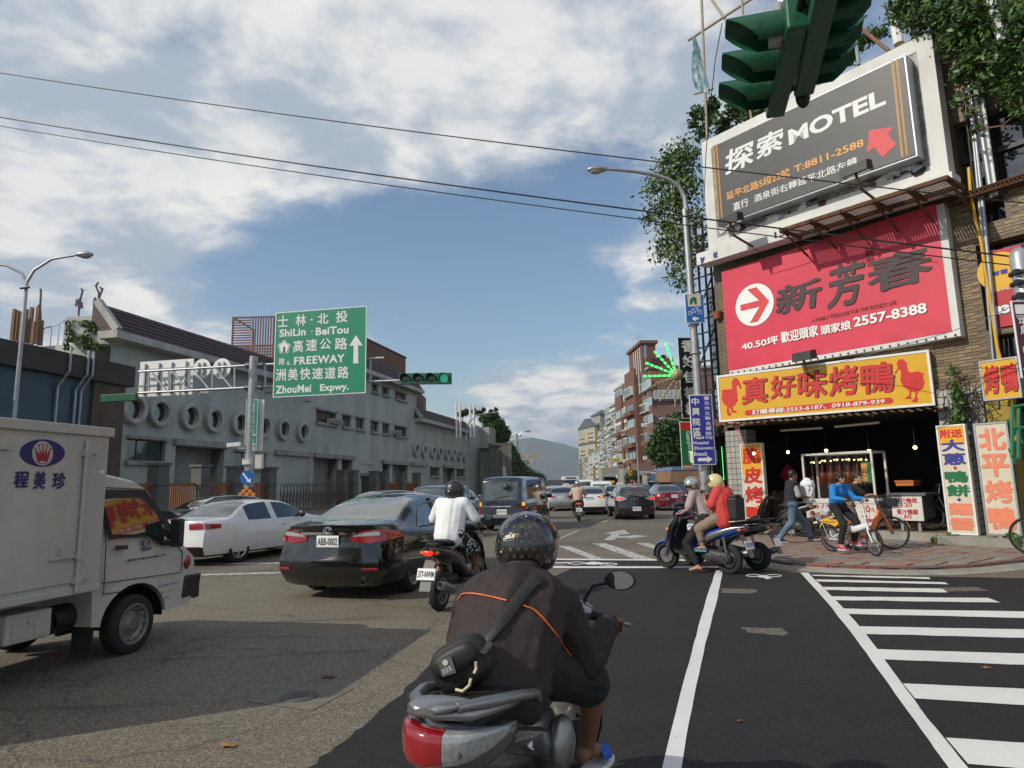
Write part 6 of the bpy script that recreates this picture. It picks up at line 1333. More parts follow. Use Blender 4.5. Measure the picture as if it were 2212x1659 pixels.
def back(quad,label,off=-.32):
 P=[gpx(*q,off)for q in quad];a_,c_=(P[0][0]+P[3][0])/2,(P[1][0]+P[2][0])/2;zt,zb=(P[0][1]+P[1][1])/2,(P[2][1]+P[3][1])/2
 t=thing('reverse_of_sign',label,'sign',FG.at((a_+c_)/2,zb,off),group='backs of signs on the gantry');b=MB();FG.box(b,a_,c_,zb,zt,off,off+.03);b.build('plate','sheet_white',t,world=True);b=MB()
 for k in(.12,.38,.62,.88):FG.box(b,a_+(c_-a_)*k-.03,a_+(c_-a_)*k+.03,zb+.05,zt-.12,off+.032,off+.12)
 b.build('rail','galv',t,world=True,kind='stuff');b=MB()
 for k in(.3,.75):FG.box(b,a_+.04,c_-.04,zb+(zt-zb)*k,zb+(zt-zb)*k+.06,off+.03,off+.08)
 b.build('stiffener','galv',t,world=True,kind='stuff')
back([(302.5,782),(419,775),(416,851),(301,859)],'back of a white rectangular sign on the left arm of the gantry')
for x,y,l in((436,797,'left'),(479,796,'right')):
 u,z=gpx(x,y,-.3);t=thing('reverse_of_sign','back of the %s one of two round white signs on the gantry'%l,'sign',FG.at(u,z,-.3),group='backs of signs on the gantry');T=Matrix.Translation(FG.at(u,z,-.3))@Matrix(((FG.u.x,0,FG.n.x,0),(FG.u.y,0,FG.n.y,0),(0,1,0,0),(0,0,0,1)))
 b=MB();b.lathe([(0,.015),(.45,.015),(.46,0),(.45,-.015),(0,-.015)],32,T);b.build('plate','sheet_white',t,30,world=True);b=MB()
 for s_ in(-.13,.13):FG.box(b,u+s_-.03,u+s_+.03,z-.28,z+.28,-.28,-.2)
 b.build('bracket','galv',t,world=True)
back([(432,845),(455,845),(455,852),(432,853)],'small lit plate under the round sign backs')
mat('signal_green',(.008,.10,.045),.45,var=.15,vs=6);mat('signal_dark',(.012,.02,.018),.4)
mat('lens_dark',(.02,.035,.03),.15,coat=1);mat('lens_green',(.02,.2,.14),.2,emit=.25,ecol=(.1,1,.75))
def signal(label,c,u,up,W__,H__,n_l,m='signal_green',lit_=None,visor=.22,face=1):
 """c centre, u unit along the housing, face direction = u x up"""
 c=Vector(c);u=Vector(u).normalized();up=Vector(up).normalized();nn_=u.cross(up)*face
 t=thing('traffic_light',label,'traffic light',c);M_=Matrix(((u.x,nn_.x,up.x,c.x),(u.y,nn_.y,up.y,c.y),(u.z,nn_.z,up.z,c.z),(0,0,0,1)))
 b=MB();b.box((0,-.08,0),(W__,.18,H__),0,M_);o=b.build('housing',m,t,world=True,bevel=.02)
 p_=W__/n_l;r_=min(p_,H__)*.44
 for k in range(n_l):
  xc=-W__/2+p_*(k+.5);L_=M_@Matrix.Translation((xc,.012,0))@Matrix.Rotation(R(-90),4,'X')
  b=MB();b.lathe([(0,.03),(r_*.5,.022),(r_*.88,0)],18,L_);le=b.build('lens','lens_green' if lit_==k else 'lens_dark',t,60,world=True)
  b=MB();ns=22;P=[]
  for j in range(ns+1):
   near=m=='near_signal';a_=math.pi*(-.17)+math.pi*1.34*j/ns if not near else math.pi*(-.32)+math.pi*1.64*j/ns;d_=visor*(.45+.55*max(0,math.sin(a_)))if not near else visor*(.45+.55*min(1,max(0,.55+.75*math.sin(a_))))
   P.append([M_@Vector((xc+r_*math.cos(a_)*q,.01+dd,r_*math.sin(a_)*q))for q,dd in((1.02,0),(1.0,d_),(.95,d_),(.96,0))])
  b.grid(P);b.build('visor',m,t,50,world=True)
 return t,M_
P0,P1=D(862,818,26.8),D(974,817,26.4);cc=P0.lerp(P1,.5);signal('dark green four-lamp traffic light at the right end of the gantry',cc,(P1-P0),(0,0,1),(P1-P0).length,.46,4,'signal_green',3,.24)
b=MB();b.cyl(LR,P0+Vector((0,.1,-.05)),.035,8);tag(b.build('signal_support','galv'),'thin pipe holding the four-lamp traffic light to the gantry','pipe')
P0,P1=D(222,862,29.6),D(298,858,29.5);signal('bright green four-lamp traffic light seen from behind at the left end of the gantry',P0.lerp(P1,.5),(P0-P1),(0,0,1),(P1-P0).length,.34,4,'signal_green',None,.25)
def postsign(label,quad,m,off,name='street_sign'):
 P=[FG.px(*q,off)for q in quad];a_,c_=(P[0][0]+P[3][0])/2,(P[1][0]+P[2][0])/2;zt,zb=(P[0][1]+P[1][1])/2,(P[2][1]+P[3][1])/2;t=thing(name,label,'sign',FG.at((a_+c_)/2,zb,off));b=MB();FG.box(b,a_,c_,zb,zt,off-.04,off-.006);b.build('rim','white_letter',t,world=True);b=MB();FG.box(b,a_+.02,c_-.02,zb+.02,zt-.02,off-.005,off);b.build('panel',m,t,world=True);return t,a_,c_,zb,zt
postsign('grey back of a second narrow sign on the gantry post',[(558,863),(571,863),(566,974),(554,974)],'sheet_white',.1)
t,a_,c_,zb,zt=postsign('narrow green street name sign on the gantry post',[(532,863),(557.5,863),(553,973.5),(527.5,973.5)],'road_green',.32)
W_,H_=c_-a_,zt-zb;oo=FG.at(a_,zb,.32)
for i,ch in enumerate('環河北路一段'):text_on(ch,'white_letter',oo,FG.u,ZV,(W_*.27,H_*(.835-.1*i)if ch!='一' else H_*(.835-.1*i+.028),W_*.73,H_*(.92-.1*i)if ch!='一' else H_*(.835-.1*i+.038)),t,bold=.02)
for i,s in enumerate(['HuanHe','N Rd.','Sec. 1']):text_on(s,'white_letter',oo,FG.u,ZV,(W_*.1,H_*(.285-.06*i),W_*(.92 if i==0 else .7),H_*(.33-.06*i)),t,bold=.02)
text_on('208','white_letter',oo,FG.u,ZV,(W_*.06,H_*.06,W_*.42,H_*.10),t,bold=.02);text_on('207\n|\n227','white_letter',oo,FG.u,ZV,(W_*.5,H_*.02,W_*.94,H_*.14),t,bold=.02,ls=.8)
b=MB();b.prism([oo+FG.u*(W_*x)+ZV*(H_*y)for x,y in[(.28,.945),(.72,.945),(.5,.98)]],FG.n*.003);b.build('print','white_letter',t,world=True)
q=D(505,963,27.8);t=thing('security_camera','white security camera on the gantry post','camera',q);b=MB();b.beam(q+Vector((-.28,0,.02)),q+Vector((.3,0,.06)),.17,.17);b.build('housing','white_enamel',t,world=True,bevel=.02);b=MB();b.cyl(q+Vector((-.33,0,.0)),q+Vector((-.275,0,.0)),.06,12);b.build('lens','black',t,world=True);b=MB();b.beam(q+Vector((.2,0,-.1)),q+Vector((.6,.1,-.12)),.06);b.build('bracket','white_enamel',t,world=True)
for(x,y,w_,h_,l,m)in[(533,998,.32,.22,'small white junction box on the gantry post','white_enamel'),(560.5,997,.30,.58,'beige control cabinet on the gantry post','cart_white')]:
 q=D(x,y,27.75);b=MB();b.box(q,(w_,.2,h_));b.box(q+Vector((0,-.105,0)),(w_*.8,.01,h_*.8));b.box(q+Vector((0,0,h_/2+.012)),(w_+.04,.24,.02));tag(b.build('junction_box',m),l,'box')
q=D(533.5,1032,27.7);t=thing('keep_right_sign','round blue sign with a white arrow pointing down right on the gantry post','sign',q);T=Matrix.Translation(q)@Matrix.Rotation(R(90),4,'X');b=MB();b.lathe([(0,.01),(.29,.01),(.295,0),(.29,-.01),(0,-.01)],32,T);b.build('plate','sign_blue',t,30,world=True)
b=MB();pr=lambda x,y:q+Vector((x,-.012,y));b.prism([pr(*p_)for p_ in[(-.21,.19),(-.15,.22),(.08,-.08),(.16,-.02),(.17,-.21),(-.02,-.15),(.02,-.12)]],(0,-.004,0));b.build('arrow_print','white_ink',t,world=True)
t=thing('reflector_board','triangle of orange reflectors at the foot of the gantry post','reflector',D(533,1066,27.6));b0=MB()
for i,(x,y)in enumerate([(533,1055),(526,1062),(540,1062),(519,1069),(533,1069),(547,1069)]):
 qq=D(x,y,27.6);b=MB();b.lathe([(0,.02),(.09,.015),(.1,0)],14,Matrix.Translation(qq)@Matrix.Rotation(R(90),4,'X'));b.build('reflector','amber_lamp',t,world=True)
qq=D(533,1064,27.62);b=MB();b.box(qq,(.6,.02,.42));b.box((qq.x,27.65,.5),(.06,.04,1.));b.build('board','black_plastic',t,world=True)
# ================================================================== OVERHEAD SIGNAL NEAR THE CAMERA
mat('near_signal',(.008,.085,.040),.38,var=.25,vs=9,bump=.04,bs=30,dirt=.12);mat('old_grey',(.33,.33,.32),.7,var=.3,vs=20)
A0,A1=D(1700,22,5.0),D(1648,158,6.3);A1.z=A0.z-.06
dr=(A1-A0).normalized();L_=(A1-A0).length
signal('green traffic light with long visors hanging overhead, nearer left row',A0.lerp(A1,.5),-dr,(0,0,1),L_,.34,3,'near_signal',None,.46)
B0,B1=D(1812,-75,4.5),D(1745,95,5.9);B1.z=B0.z-.03;d2=(B1-B0).normalized()
signal('green traffic light with visors to the right, right row of the overhead pair',B0.lerp(B1,.5),d2,(0,0,1),(B1-B0).length,.34,4,'near_signal',None,.36)
t=thing('signal_bracket','dark pipe bracket holding the overhead traffic lights','bracket',A0.lerp(B0,.5));b=MB();mA,mB=A0.lerp(A1,.5),B0.lerp(B1,.5)
b.tube([A0-dr*.5+Vector((.1,0,.0)),A1+dr*.12+Vector((.12,0,0))],.035,8);b.tube([B0-d2*.6-Vector((.1,0,0)),B1+d2*.12-Vector((.1,0,0))],.035,8);b.tube([A0+Vector((.12,.3,-.05)),mA.lerp(mB,.5),B0+Vector((-.1,.4,.05))],.03,8);b.tube([A1+Vector((.1,0,0)),B1+Vector((-.1,0,0))],.03,8)
b.sphere(B1+Vector((-.05,.1,-.12)),(.07,.07,.12),10,8);b.build('pipe','black',t,60,world=True)
b=MB();q=D(1700,40,5.4);b.cyl(q,q+Vector((.25,-.2,1.6)),.10,16);b.cyl(q+Vector((0,0,-.02)),q+Vector((.004,-.004,.05)),.12,16);b.build('hanger','sheet_white',t,60,world=True)
b=MB();q=D(1678,60,5.2);b.box(q+Vector((.06,.05,.05)),(.16,.2,.34),.2);b.build('weathered_plate','old_grey',t,world=True,bevel=.02)
b=MB();q=D(1700,40,5.4)+Vector((.25,-.2,1.6));b.cyl(q,(6.2,4.2,7.4),.09,12);b.cyl((6.2,4.2,7.6),(6.2,4.2,0),.13,14);tag(b.build('signal_mast','pole_grey',None,60),'grey mast reaching over the road above the camera','mast')
# ---- the air: even haze over the whole street, sky outside it
hz=bpy.data.materials.new('haze');hz.use_nodes=True;nt_=hz.node_tree;nt_.nodes.clear();o_=nt_.nodes.new('ShaderNodeOutputMaterial');v_=nt_.nodes.new('ShaderNodeVolumePrincipled')
v_.inputs['Color'].default_value=(.80,.88,1,1);v_.inputs['Density'].default_value=.00011;v_.inputs['Anisotropy'].default_value=.2;nt_.links.new(v_.outputs[0],o_.inputs['Volume'])
b=MB();b.span((-7600,-7600,-1),(7600,7600,500));ho=b.build('haze','black');ho.data.materials.clear();ho.data.materials.append(hz);ho['kind']='stuff';ho['label']='thin bluish haze over the whole street'
# ================================================================== VEHICLES
def pchip(xs,ys):
 xs=np.array(xs,float);ys=np.array(ys,float);h=np.diff(xs);d=np.diff(ys)/h;m=np.zeros(len(xs))
 for i in range(1,len(xs)-1):
  if d[i-1]*d[i]>0:w1,w2=2*h[i]+h[i-1],h[i]+2*h[i-1];m[i]=(w1+w2)/(w1/d[i-1]+w2/d[i])
 m[0],m[-1]=d[0],d[-1]
 def f(x):
  x=min(max(x,xs[0]),xs[-1]);i=min(int(np.searchsorted(xs,x,side='right'))-1,len(xs)-2);i=max(i,0);t=(x-xs[i])/h[i]
  return float((2*t**3-3*t**2+1)*ys[i]+(t**3-2*t**2+t)*h[i]*m[i]+(-2*t**3+3*t**2)*ys[i+1]+(t**3-t**2)*h[i]*m[i+1])
 return f
def lin(xs,ys):return lambda x:float(np.interp(x,xs,ys))
def paint(name,col,rough=.22,metal=.0,var=.03):return mat(name,col,rough,metal,var=var,vs=3,coat=1.)
paint('paint_black',(.006,.006,.007),.12);paint('paint_white',(.68,.68,.67),.25);paint('paint_silver',(.34,.345,.34),.28,.6);paint('paint_navy',(.008,.012,.020),.2,.0);paint('paint_greygreen',(.10,.13,.13),.25,.5)
paint('paint_gunmetal',(.035,.037,.042),.22,.5);paint('paint_maroon',(.14,.008,.022),.2);paint('paint_taxi',(.62,.33,.01),.3);paint('paint_blue',(.04,.08,.16),.25,.4);mat('carrosserie_black',(.008,.008,.008),.3,coat=1);mat('paint_truck',(.50,.49,.44),.38,var=.05,vs=1.5,coat=.4,dirt=.28)
WHEEL={}
def wheel_meshes(r,w,spokes,rimm,key):
 if key in WHEEL:return WHEEL[key]
 T=Matrix.Rotation(R(90),4,'Y')
 b=MB();ri=r*.70;b.lathe([(ri,-w/2),(r-.03,-w/2),(r-.008,-w*.42),(r,-w*.3),(r,w*.3),(r-.008,w*.42),(r-.03,w/2),(ri,w/2),(ri-.01,w*.3),(ri-.01,-w*.3)],36,T,True);ty=b.mesh('tyre',None,40);ty.materials.append(MATS['rubber'])
 b=MB();b.lathe([(ri,w*.48),(ri-.015,w*.5),(ri-.03,w*.44),(ri-.035,-w*.3),(0,-w*.3)],36,T)
 if spokes:
  for k in range(spokes):
   a=2*math.pi*k/spokes
   for s in(-1,1):
    c,d=a,a+s*.17;b.prism([T@Vector((math.cos(c+q)*rr,math.sin(c+q)*rr,zz))for rr,q,zz in((.05,-.25,w*.34),(.05,.25,w*.34),(ri-.02,(s*.17)+.06,w*.40),(ri-.02,(s*.17)-.06,w*.40))],T.to_3x3()@Vector((0,0,-.03)))
  b.lathe([(0,w*.40),(.045,w*.39),(.06,w*.34)],14,T)
 else:
  b.lathe([(.0,w*.36),(.05,w*.36),(.07,w*.25),(ri*.62,w*.20),(ri*.72,w*.32),(ri*.86,w*.30),(ri*.95,w*.1)],36,T)
  for k in range(12):a=2*math.pi*k/12;b.sphere(T@Vector((math.cos(a)*ri*.80,math.sin(a)*ri*.80,w*.30)),(.022,.022,.022),6,4)
 rm=b.mesh('rim',None,35);rm.materials.append(gm(rimm));WHEEL[key]=(ty,rm);return ty,rm
def add_wheel(parent,x,y,r,w,spokes,rimm,key,rz=0.):
 ty,rm=wheel_meshes(r,w,spokes,rimm,key);s=1 if x>0 else-1
 h=bpy.data.objects.new('wheel',ty);COL.objects.link(h);h.parent=parent;h.matrix_local=Matrix.Translation((x,y,r))@Matrix.Rotation((0 if s>0 else math.pi)+rz,4,'Z')
 q=bpy.data.objects.new('rim',rm);COL.objects.link(q);q.parent=h;return h
mat('hub_silver',(.42,.42,.42),.3,.8,var=.1)
def car(label,loc,heading,S,cat='car',group='cars in the traffic',name='car'):
 L,W_,H=S['L'],S['W'],S['H'];root=thing(name,label,cat,(loc[0],loc[1],0),-heading,group)
 typ=S.get('type','sedan');zb=S.get('belt',.92);zd=S.get('deck',1.02);zh=S.get('hood',.95)
 yr0,yr1,yf1,yf0=S['roof'];WR=S.get('wr',.56)*W_/1.8
 ztop=pchip([0,yr0*.6+.01,yr0,yr0+(yr1-yr0)*.5,yr1,(yr1+yf1)/2,yf1,(yf1+yf0)/2,yf0,L-.35,L],S.get('zt')or[zd-.02,zd,zd+.015,zd+(H-.05-zd)*.60,H-.045,H,H-.04,zh+(H-.04-zh)*.58,zh+.02,zh-.1,zh-.2])
 boxy=S.get('boxy',0);wf=pchip([0,.18,.6,L*.45,L-.8,L-.2,L],[.93 if boxy else .88,.97 if boxy else .95,1,1,.97,.88,.72])
 rear=S.get('rear')or[(.2,.16),(.30,.05),(.45,.0),(.60,.01),(.66,.06),(zb-.03,.09),(zd,.14),(H,.2)]
 yo=lin([p[0]for p in rear],[p[1]for p in rear]);bulge=S.get('bulge',.10)
 ys=sorted({0,.1,.25,.45,yr0*.5,yr0-.06,yr0,yr0+(yr1-yr0)*.25,yr0+(yr1-yr0)*.5,yr0+(yr1-yr0)*.75,yr1,yr1+.15,yf1,(yf1+yf0)/2,yf1*.75+yf0*.25,yf1*.25+yf0*.75,yf0,L-1.,L-.6,L-.3,L-.12,L,*[yr1+(yf1-yr1)*k/6 for k in range(1,6)]})
 ys=[y for i,y in enumerate(ys)if i==0 or y-ys[i-1]>.02]
 def section(y):
  zt=ztop(y);w=W_/2*wf(y);g=max(0,min(1,(zt-zb)/(H-zb)));b_=min(zb,zt-.04);wt=w*.88*(1-g)+WR*g*(wf(y)**.5)
  hh=zt-b_
  return[(w*.86,.20),(w*.95,.24),(w*.995,.42),(w,.60),(w*.985,b_-.13),(w*.95,b_-.01),(w*.925,b_+min(.02,hh*.1)),(w*.925*.5+wt*.5+.01*g,b_+hh*.46),(wt+.035*g,b_+hh*.86),(wt-.02,b_+hh*.945),(wt*.72,b_+hh*.985),(wt*.38,zt),(0.,zt+.004)]
 nj=13;P=[]
 for y in ys:
  sec=section(y);ring=[]
  for(x,z)in sec:
   yy=y
   if y<1.2:o_=min(yo(z),1.1);yy=o_+y*(1.2-o_)/1.2
   if y>L-.9:f_=(y-(L-.9))/.9;fo=.12*max(0,(abs(z-.5)/.5))**1.5;yy=y-fo*f_
   ring.append((x,yy,z))
  P.append(ring)
 rr=P[0]
 def ring_full(r):return[Vector((-x,y,z))for x,y,z in r[:-1]]+[Vector((0,r[-1][1],r[-1][2]))]+[Vector(p)for p in reversed(r[:-1])]
 b=MB();base=[]
 glass_side=(S.get('gs',(yr0+(yr1-yr0)*.45,yf0-.12)));pil=S.get('pillars',[])
 N=2*nj-1
 for r in P:b.v+=ring_full(r)
 hatch=typ in('hatch','van')
 for i in range(len(ys)-1):
  ym=(ys[i]+ys[i+1])/2
  for j in range(N-1):
   k=min(j,N-2-j);mi=0
   if k in(6,7)and glass_side[0]<ym<glass_side[1]and not any(abs(ym-q)<.09 for q in pil):mi=3
   if k>=9 and yr0<ym<yr1 and typ=='sedan':mi=1
   if k>=9 and yf1<ym<yf0:mi=2
   if k==0:mi=4
   b.f.append((i*N+j,i*N+j+1,(i+1)*N+j+1,(i+1)*N+j));b.m.append(mi)
  b.f.append((i*N+N-1,i*N,(i+1)*N,(i+1)*N+N-1));b.m.append(4)
 K=12
 def cap(r,sgn,bl,front):
  rows=[]
  for(x,y,z)in r:
   row=[]
   for k in range(K+1):
    t=-1+2*k/K;row.append(Vector((x*t,y-sgn*bl*(1-abs(t)**3)*(1 if x>.02 else 0),z)))
   rows.append(row)
  return rows
 for(r,sgn,bl,fr,i0)in((P[0],1,bulge,0,0),(P[-1],-1,.14,1,(len(ys)-1)*N)):
  rows=cap(r,sgn,bl,fr);idx=[]
  for j,row in enumerate(rows):
   ids=[]
   for k,p in enumerate(row):
    if k==0:ids.append(i0+j)
    elif k==K:ids.append(i0+(N-1-j))
    elif j==nj-1:ids.append(i0+nj-1)
    else:b.v.append(p);ids.append(len(b.v)-1)
   idx.append(ids)
  for j in range(nj-1):
   for k in range(K):
    q=[idx[j][k],idx[j][k+1],idx[j+1][k+1],idx[j+1][k]];q2=[]
    for v in q:
     if v not in q2:q2.append(v)
    mi=0
    if hatch and sgn==1 and j in(S.get('rg',(6,7)))and 1<=k<=K-2:mi=1
    if sgn==1 and S.get('lowtrim')and j<=S['lowtrim']:mi=4
    if len(q2)>2:b.f.append(tuple(q2 if sgn==1 else reversed(q2)));b.m.append(mi)
 me=bpy.data.meshes.new('tmp');me.from_pydata(b.v,[],b.f);me.polygons.foreach_set('material_index',b.m)
 for q in range(5):me.materials.append(MATS['black'])
 bmm=bmesh.new();bmm.from_mesh(me);bmesh.ops.remove_doubles(bmm,verts=bmm.verts,dist=.0005);bmesh.ops.recalc_face_normals(bmm,faces=bmm.faces);bmm.to_mesh(me);bmm.free()
 ob=bpy.data.objects.new('tmp',me);COL.objects.link(ob)
 rw,ww=S.get('wheel',.33),.21;ya,yb=S.get('axles',(1.0,L-.85));cu=MB()
 for y in(ya,yb):cu.cyl((-W_,y,rw),(W_,y,rw),rw+.05,28)
 ce=cu.build('tmpc',['black','black','black','black','black_plastic']);ce.data.polygons.foreach_set('material_index',[4]*len(ce.data.polygons));md=ob.modifiers.new('b','BOOLEAN');md.object=ce;md.operation='DIFFERENCE';md.solver='EXACT'
 dg=bpy.context.evaluated_depsgraph_get();m2=bpy.data.meshes.new_from_object(ob.evaluated_get(dg));bpy.data.objects.remove(ob);bpy.data.objects.remove(ce)
 gl=S.get('glass','glass_dark');names=[('body',S['paint']),('rear_window',gl),('windscreen',gl),('side_window','glass_dark'),('underbody','black_plastic')]
 cos=[v.co.copy()for v in m2.vertices]
 for mi,(nm,mm)in enumerate(names):
  fs=[tuple(p.vertices)for p in m2.polygons if p.material_index==mi]
  sides=[(nm,fs)]
  if mi==3:sides=[(nm,[f for f in fs if cos[f[0]].x<0]),(nm,[f for f in fs if cos[f[0]].x>=0])]
  for nm_,ff in sides:
   if not ff:continue
   used=sorted({i for f in ff for i in f});mp={v:i for i,v in enumerate(used)};q=MB();q.v=[cos[i]for i in used];q.f=[tuple(mp[i]for i in f)for f in ff];q.m=[0]*len(q.f);q.build(nm_,mm,root,38)
 bpy.data.meshes.remove(m2)
 for y in(ya,yb):
  for s in(-1,1):add_wheel(root,s*(W_/2-.13),y,rw,ww,S.get('spokes',5),'hub_silver',(rw,S.get('spokes',5)))
 def wz(z):return float(np.interp(z,[p[2]for p in rr],[p[0]for p in rr]))
 def fas(x,z,off=.012):
  w=max(.02,wz(z));t=min(1,abs(x)/w);return Vector((x,yo(z)-bulge*(1-t**3)-off,z))
 def side(y,z,s,off=.012):
  sec=section(y);x=float(np.interp(z,[p[1]for p in sec],[p[0]for p in sec]));return Vector((s*(x+off),y,z))
 def lampgrid(m,s,xin,yout,lo,hi,nm='tail_lamp',off=.014,t0=.62,n=14,parent=None):
  """t 0..1 from the inner end over the corner and along the side; lo/hi: [(t,z)...]"""
  lo_f,hi_f=lin(*zip(*lo)),lin(*zip(*hi));G_=[]
  for i in range(n+1):
   t=i/n;row=[]
   for k in range(5):
    z=lo_f(t)+(hi_f(t)-lo_f(t))*k/4;w=wz(z)
    if yout<=0:p=fas(s*(xin+(w-.015-xin)*t)if yout==0 else s*(xin+(-yout-xin)*t),z,off)
    elif t<t0:p=fas(s*(xin+(w-.02-xin)*t/t0),z,off)
    else:
     f=(t-t0)/(1-t0);y0=yo(z)+.02;p=side(y0+(yout-y0)*f,z,s,off)
    row.append(p)
   G_.append(row)
  q=MB();q.grid(G_,flip=(s<0));return q.build(nm,m,parent or root,60)
 for(m,xin,yout,lo,hi,*rest)in S.get('lamps',[]):
  for s in(-1,1):lampgrid(m,s,xin,yout,lo,hi,rest[0]if rest else 'tail_lamp',.014+(.004*S['lamps'].index((m,xin,yout,lo,hi,*rest))))
 for(m,x0,x1,z0,z1,nm)in S.get('strips',[]):
  q=MB();n=16;q.grid([[fas(x0+(x1-x0)*i/n,z0+(z1-z0)*k/2,.016+.003*(k==1))for k in range(3)]for i in range(n+1)]);q.build(nm,m,root,60)
 if S.get('plate'):
  px_,pz,txt_,pm_=S['plate'];y=min(fas(px_+dx,pz+dz).y for dx in(-.16,.16)for dz in(-.07,.07))-.01;q=MB();q.box((px_,y,pz),(.36,.012,.17));pl=q.build('number_plate','plate_white',root,bevel=.008)
  if txt_:
   text_on(txt_,pm_ or 'ink',(px_-.16,y-.006,pz-.06),(1,0,0),(0,0,1),(.0,.01,.32,.115),pl,bold=.012,off=.003,world=False)
 zm=zb+.04;ym=S.get('mirror',glass_side[1]-.35)
 for s in(-1,1):
  q=MB();q.sphere((s*(W_/2+.07),ym,zm+.05),(.12,.06,.085),12,8);q.beam((s*(W_/2-.08),ym,zm),(s*(W_/2+.03),ym,zm+.03),.05);q.build('mirror',S.get('mirrorm',S['paint']),root,60)
 for s in(-1,1):
  q=MB()
  for yy in pil[:2]:p=side(yy+.25,zb-.12,s,.015);q.beam(p+Vector((0,-.08,0)),p+Vector((0,.08,0)),.03)
  if pil:q.build('door_handle',S.get('handle','chrome'),root)
 for dx in S.get('exhaust',[]):
  q=MB();yy=fas(dx,.28).y;q.lathe([(.035,0),(.04,-.10),(.035,-.10),(.028,0)],14,Matrix.Translation((dx,yy+.06,.27))@Matrix.Rotation(R(-90),4,'X'));q.build('exhaust','chrome',root,40)
 if S.get('wiper'):
  x0,z0,x1,z1=S['wiper'];q=MB();q.beam(fas(x0,z0,.03),fas(x1,z1,.03),.02);q.build('wiper','black_plastic',root)
 if S.get('emblem'):
  ez,er=S['emblem'];p=fas(0,ez,.022);T=Matrix.Translation(p)@Matrix.Rotation(R(90),4,'X');q=MB()
  for(a_,b_)in((er,er*.7),):q.lathe([(1-.1,0),(1,.006/er),(1.1,0)],20,T@Matrix.Diagonal((a_,b_,er,1)))
  q.build('emblem','chrome',root,60)
 root_fn=dict(fas=fas,side=side,root=root);return root_fn
SED=dict(type='sedan',L=4.6,W=1.76,H=1.45,roof=(.55,1.35,2.75,3.55),belt=.93,deck=1.03,hood=.96,pillars=[2.25],gs=(1.0,3.35))
def spec(base=SED,**k):d=dict(base);d.update(k);return d
def at(px,Y):return D(px,1050,Y)
hd=R(16);ax=Vector((-2.42,10.72));org=ax-Vector((math.sin(hd),math.cos(hd)))*1.03
C=car('glossy black sedan with plate ABB-0002 and chrome strip above it',org,hd,spec(L=4.85,W=1.83,H=1.47,paint='paint_black',glass='glass_mid',roof=(.62,1.62,2.95,3.75),belt=.95,deck=1.09,hood=1.0,wheel=.335,spokes=10,axles=(1.03,3.8),gs=(1.28,3.6),pillars=[2.35],wr=.57,rear=[(.2,.17),(.30,.06),(.42,.0),(.60,.0),(.66,.05),(.74,.10),(.95,.11),(1.06,.07),(1.09,.10),(1.5,.2)],plate=(0,.83,'ABB-0002',None),exhaust=[.58],lamps=[('red_lamp',.36,.52,[(0,.84),(.4,.80),(1,.88)],[(0,.92),(.3,.985),(.7,1.0),(1,.96)],'tail_lamp'),('clear_lamp',.40,-.78,[(0,.895),(1,.915)],[(0,.915),(.5,.965),(1,.975)],'reversing_lamp')],strips=[('chrome',-.46,.46,.925,.965,'chrome_strip'),('red_lamp',-.80,-.58,.44,.475,'reflector'),('red_lamp',.58,.80,.44,.475,'reflector')],handle='chrome'))
f=C['fas'];p=f(0,.995,.03);q=MB()
T=Matrix.Translation(p)@Matrix.Rotation(R(90),4,'X');q.lathe([(.055,0),(.062,.008),(.069,0)],24,T@Matrix.Diagonal((1,.72,1,1)));q.lathe([(.020,0),(.026,.008),(.032,0)],20,T@Matrix.Diagonal((1,1.35,1,1)));q.lathe([(.034,.002),(.040,.009),(.046,.002)],20,T@Matrix.Translation((0,.015,0))@Matrix.Diagonal((1,.45,1,1)));q.build('emblem','chrome',C['root'],60)
text_on('Camry','chrome',f(-.56,.985,.03),(1,0,0),(0,0,1),(-.03,-.012,.13,.02),C['root'],world=False,shear=.2,off=.002);q=MB();q.box(f(.44,.71,.022),(.13,.006,.035));q.build('badge','chrome',C['root'])
q=MB();
for y0,y1,z0,z1 in[(1.22,1.62,.985,1.28),(1.62,2.6,1.29,1.37),(2.6,3.5,1.36,1.05)]:q.beam(C['side'](y0,z0,1,.008),C['side'](y1,z1,1,.008),.016)
q.beam(C['side'](1.25,.965,1,.01),C['side'](3.5,.965,1,.01),.02);q.build('chrome_trim','chrome',C['root'])
hd=R(21);ax=Vector((-6.28,15.17))+Vector((-math.cos(hd),math.sin(hd)))*.80;org=ax-Vector((math.sin(hd),math.cos(hd)))*.98
C=car('white two-door car with red tail lamps and black windows beside the truck',org,hd,spec(L=4.64,W=1.83,H=1.38,paint='paint_white',roof=(.72,1.45,2.6,3.5),belt=.90,deck=.99,hood=.94,wheel=.335,spokes=5,axles=(.98,3.8),gs=(1.35,3.3),pillars=[2.15],plate=(0,.78,'RBB-0717',None),lowtrim=1,rear=[(.2,.14),(.30,.04),(.45,.0),(.60,.02),(.66,.06),(.9,.05),(.99,.06),(1.5,.2)],lamps=[('red_lamp',.45,.42,[(0,.78),(1,.80)],[(0,.90),(.5,.925),(1,.88)])],handle='paint_white',mirrorm='carrosserie_black',strips=[('red_lamp',-.75,.75,.41,.43,'reflector'),('red_lit',-.3,.3,.955,.962,'brake_strip')]))
car('black car whose roof shows between the truck and the white car',(at(393,22).x,21.),R(35),spec(paint='paint_black',H=1.46,plate=None),)
car('white sedan partly hidden behind the black sedan',(at(727,18).x,18.6),R(40),spec(paint='paint_white',H=1.43,glass='glass_mid',lamps=[('red_lamp',.5,.4,[(0,.80),(1,.82)],[(0,.92),(1,.92)])]))
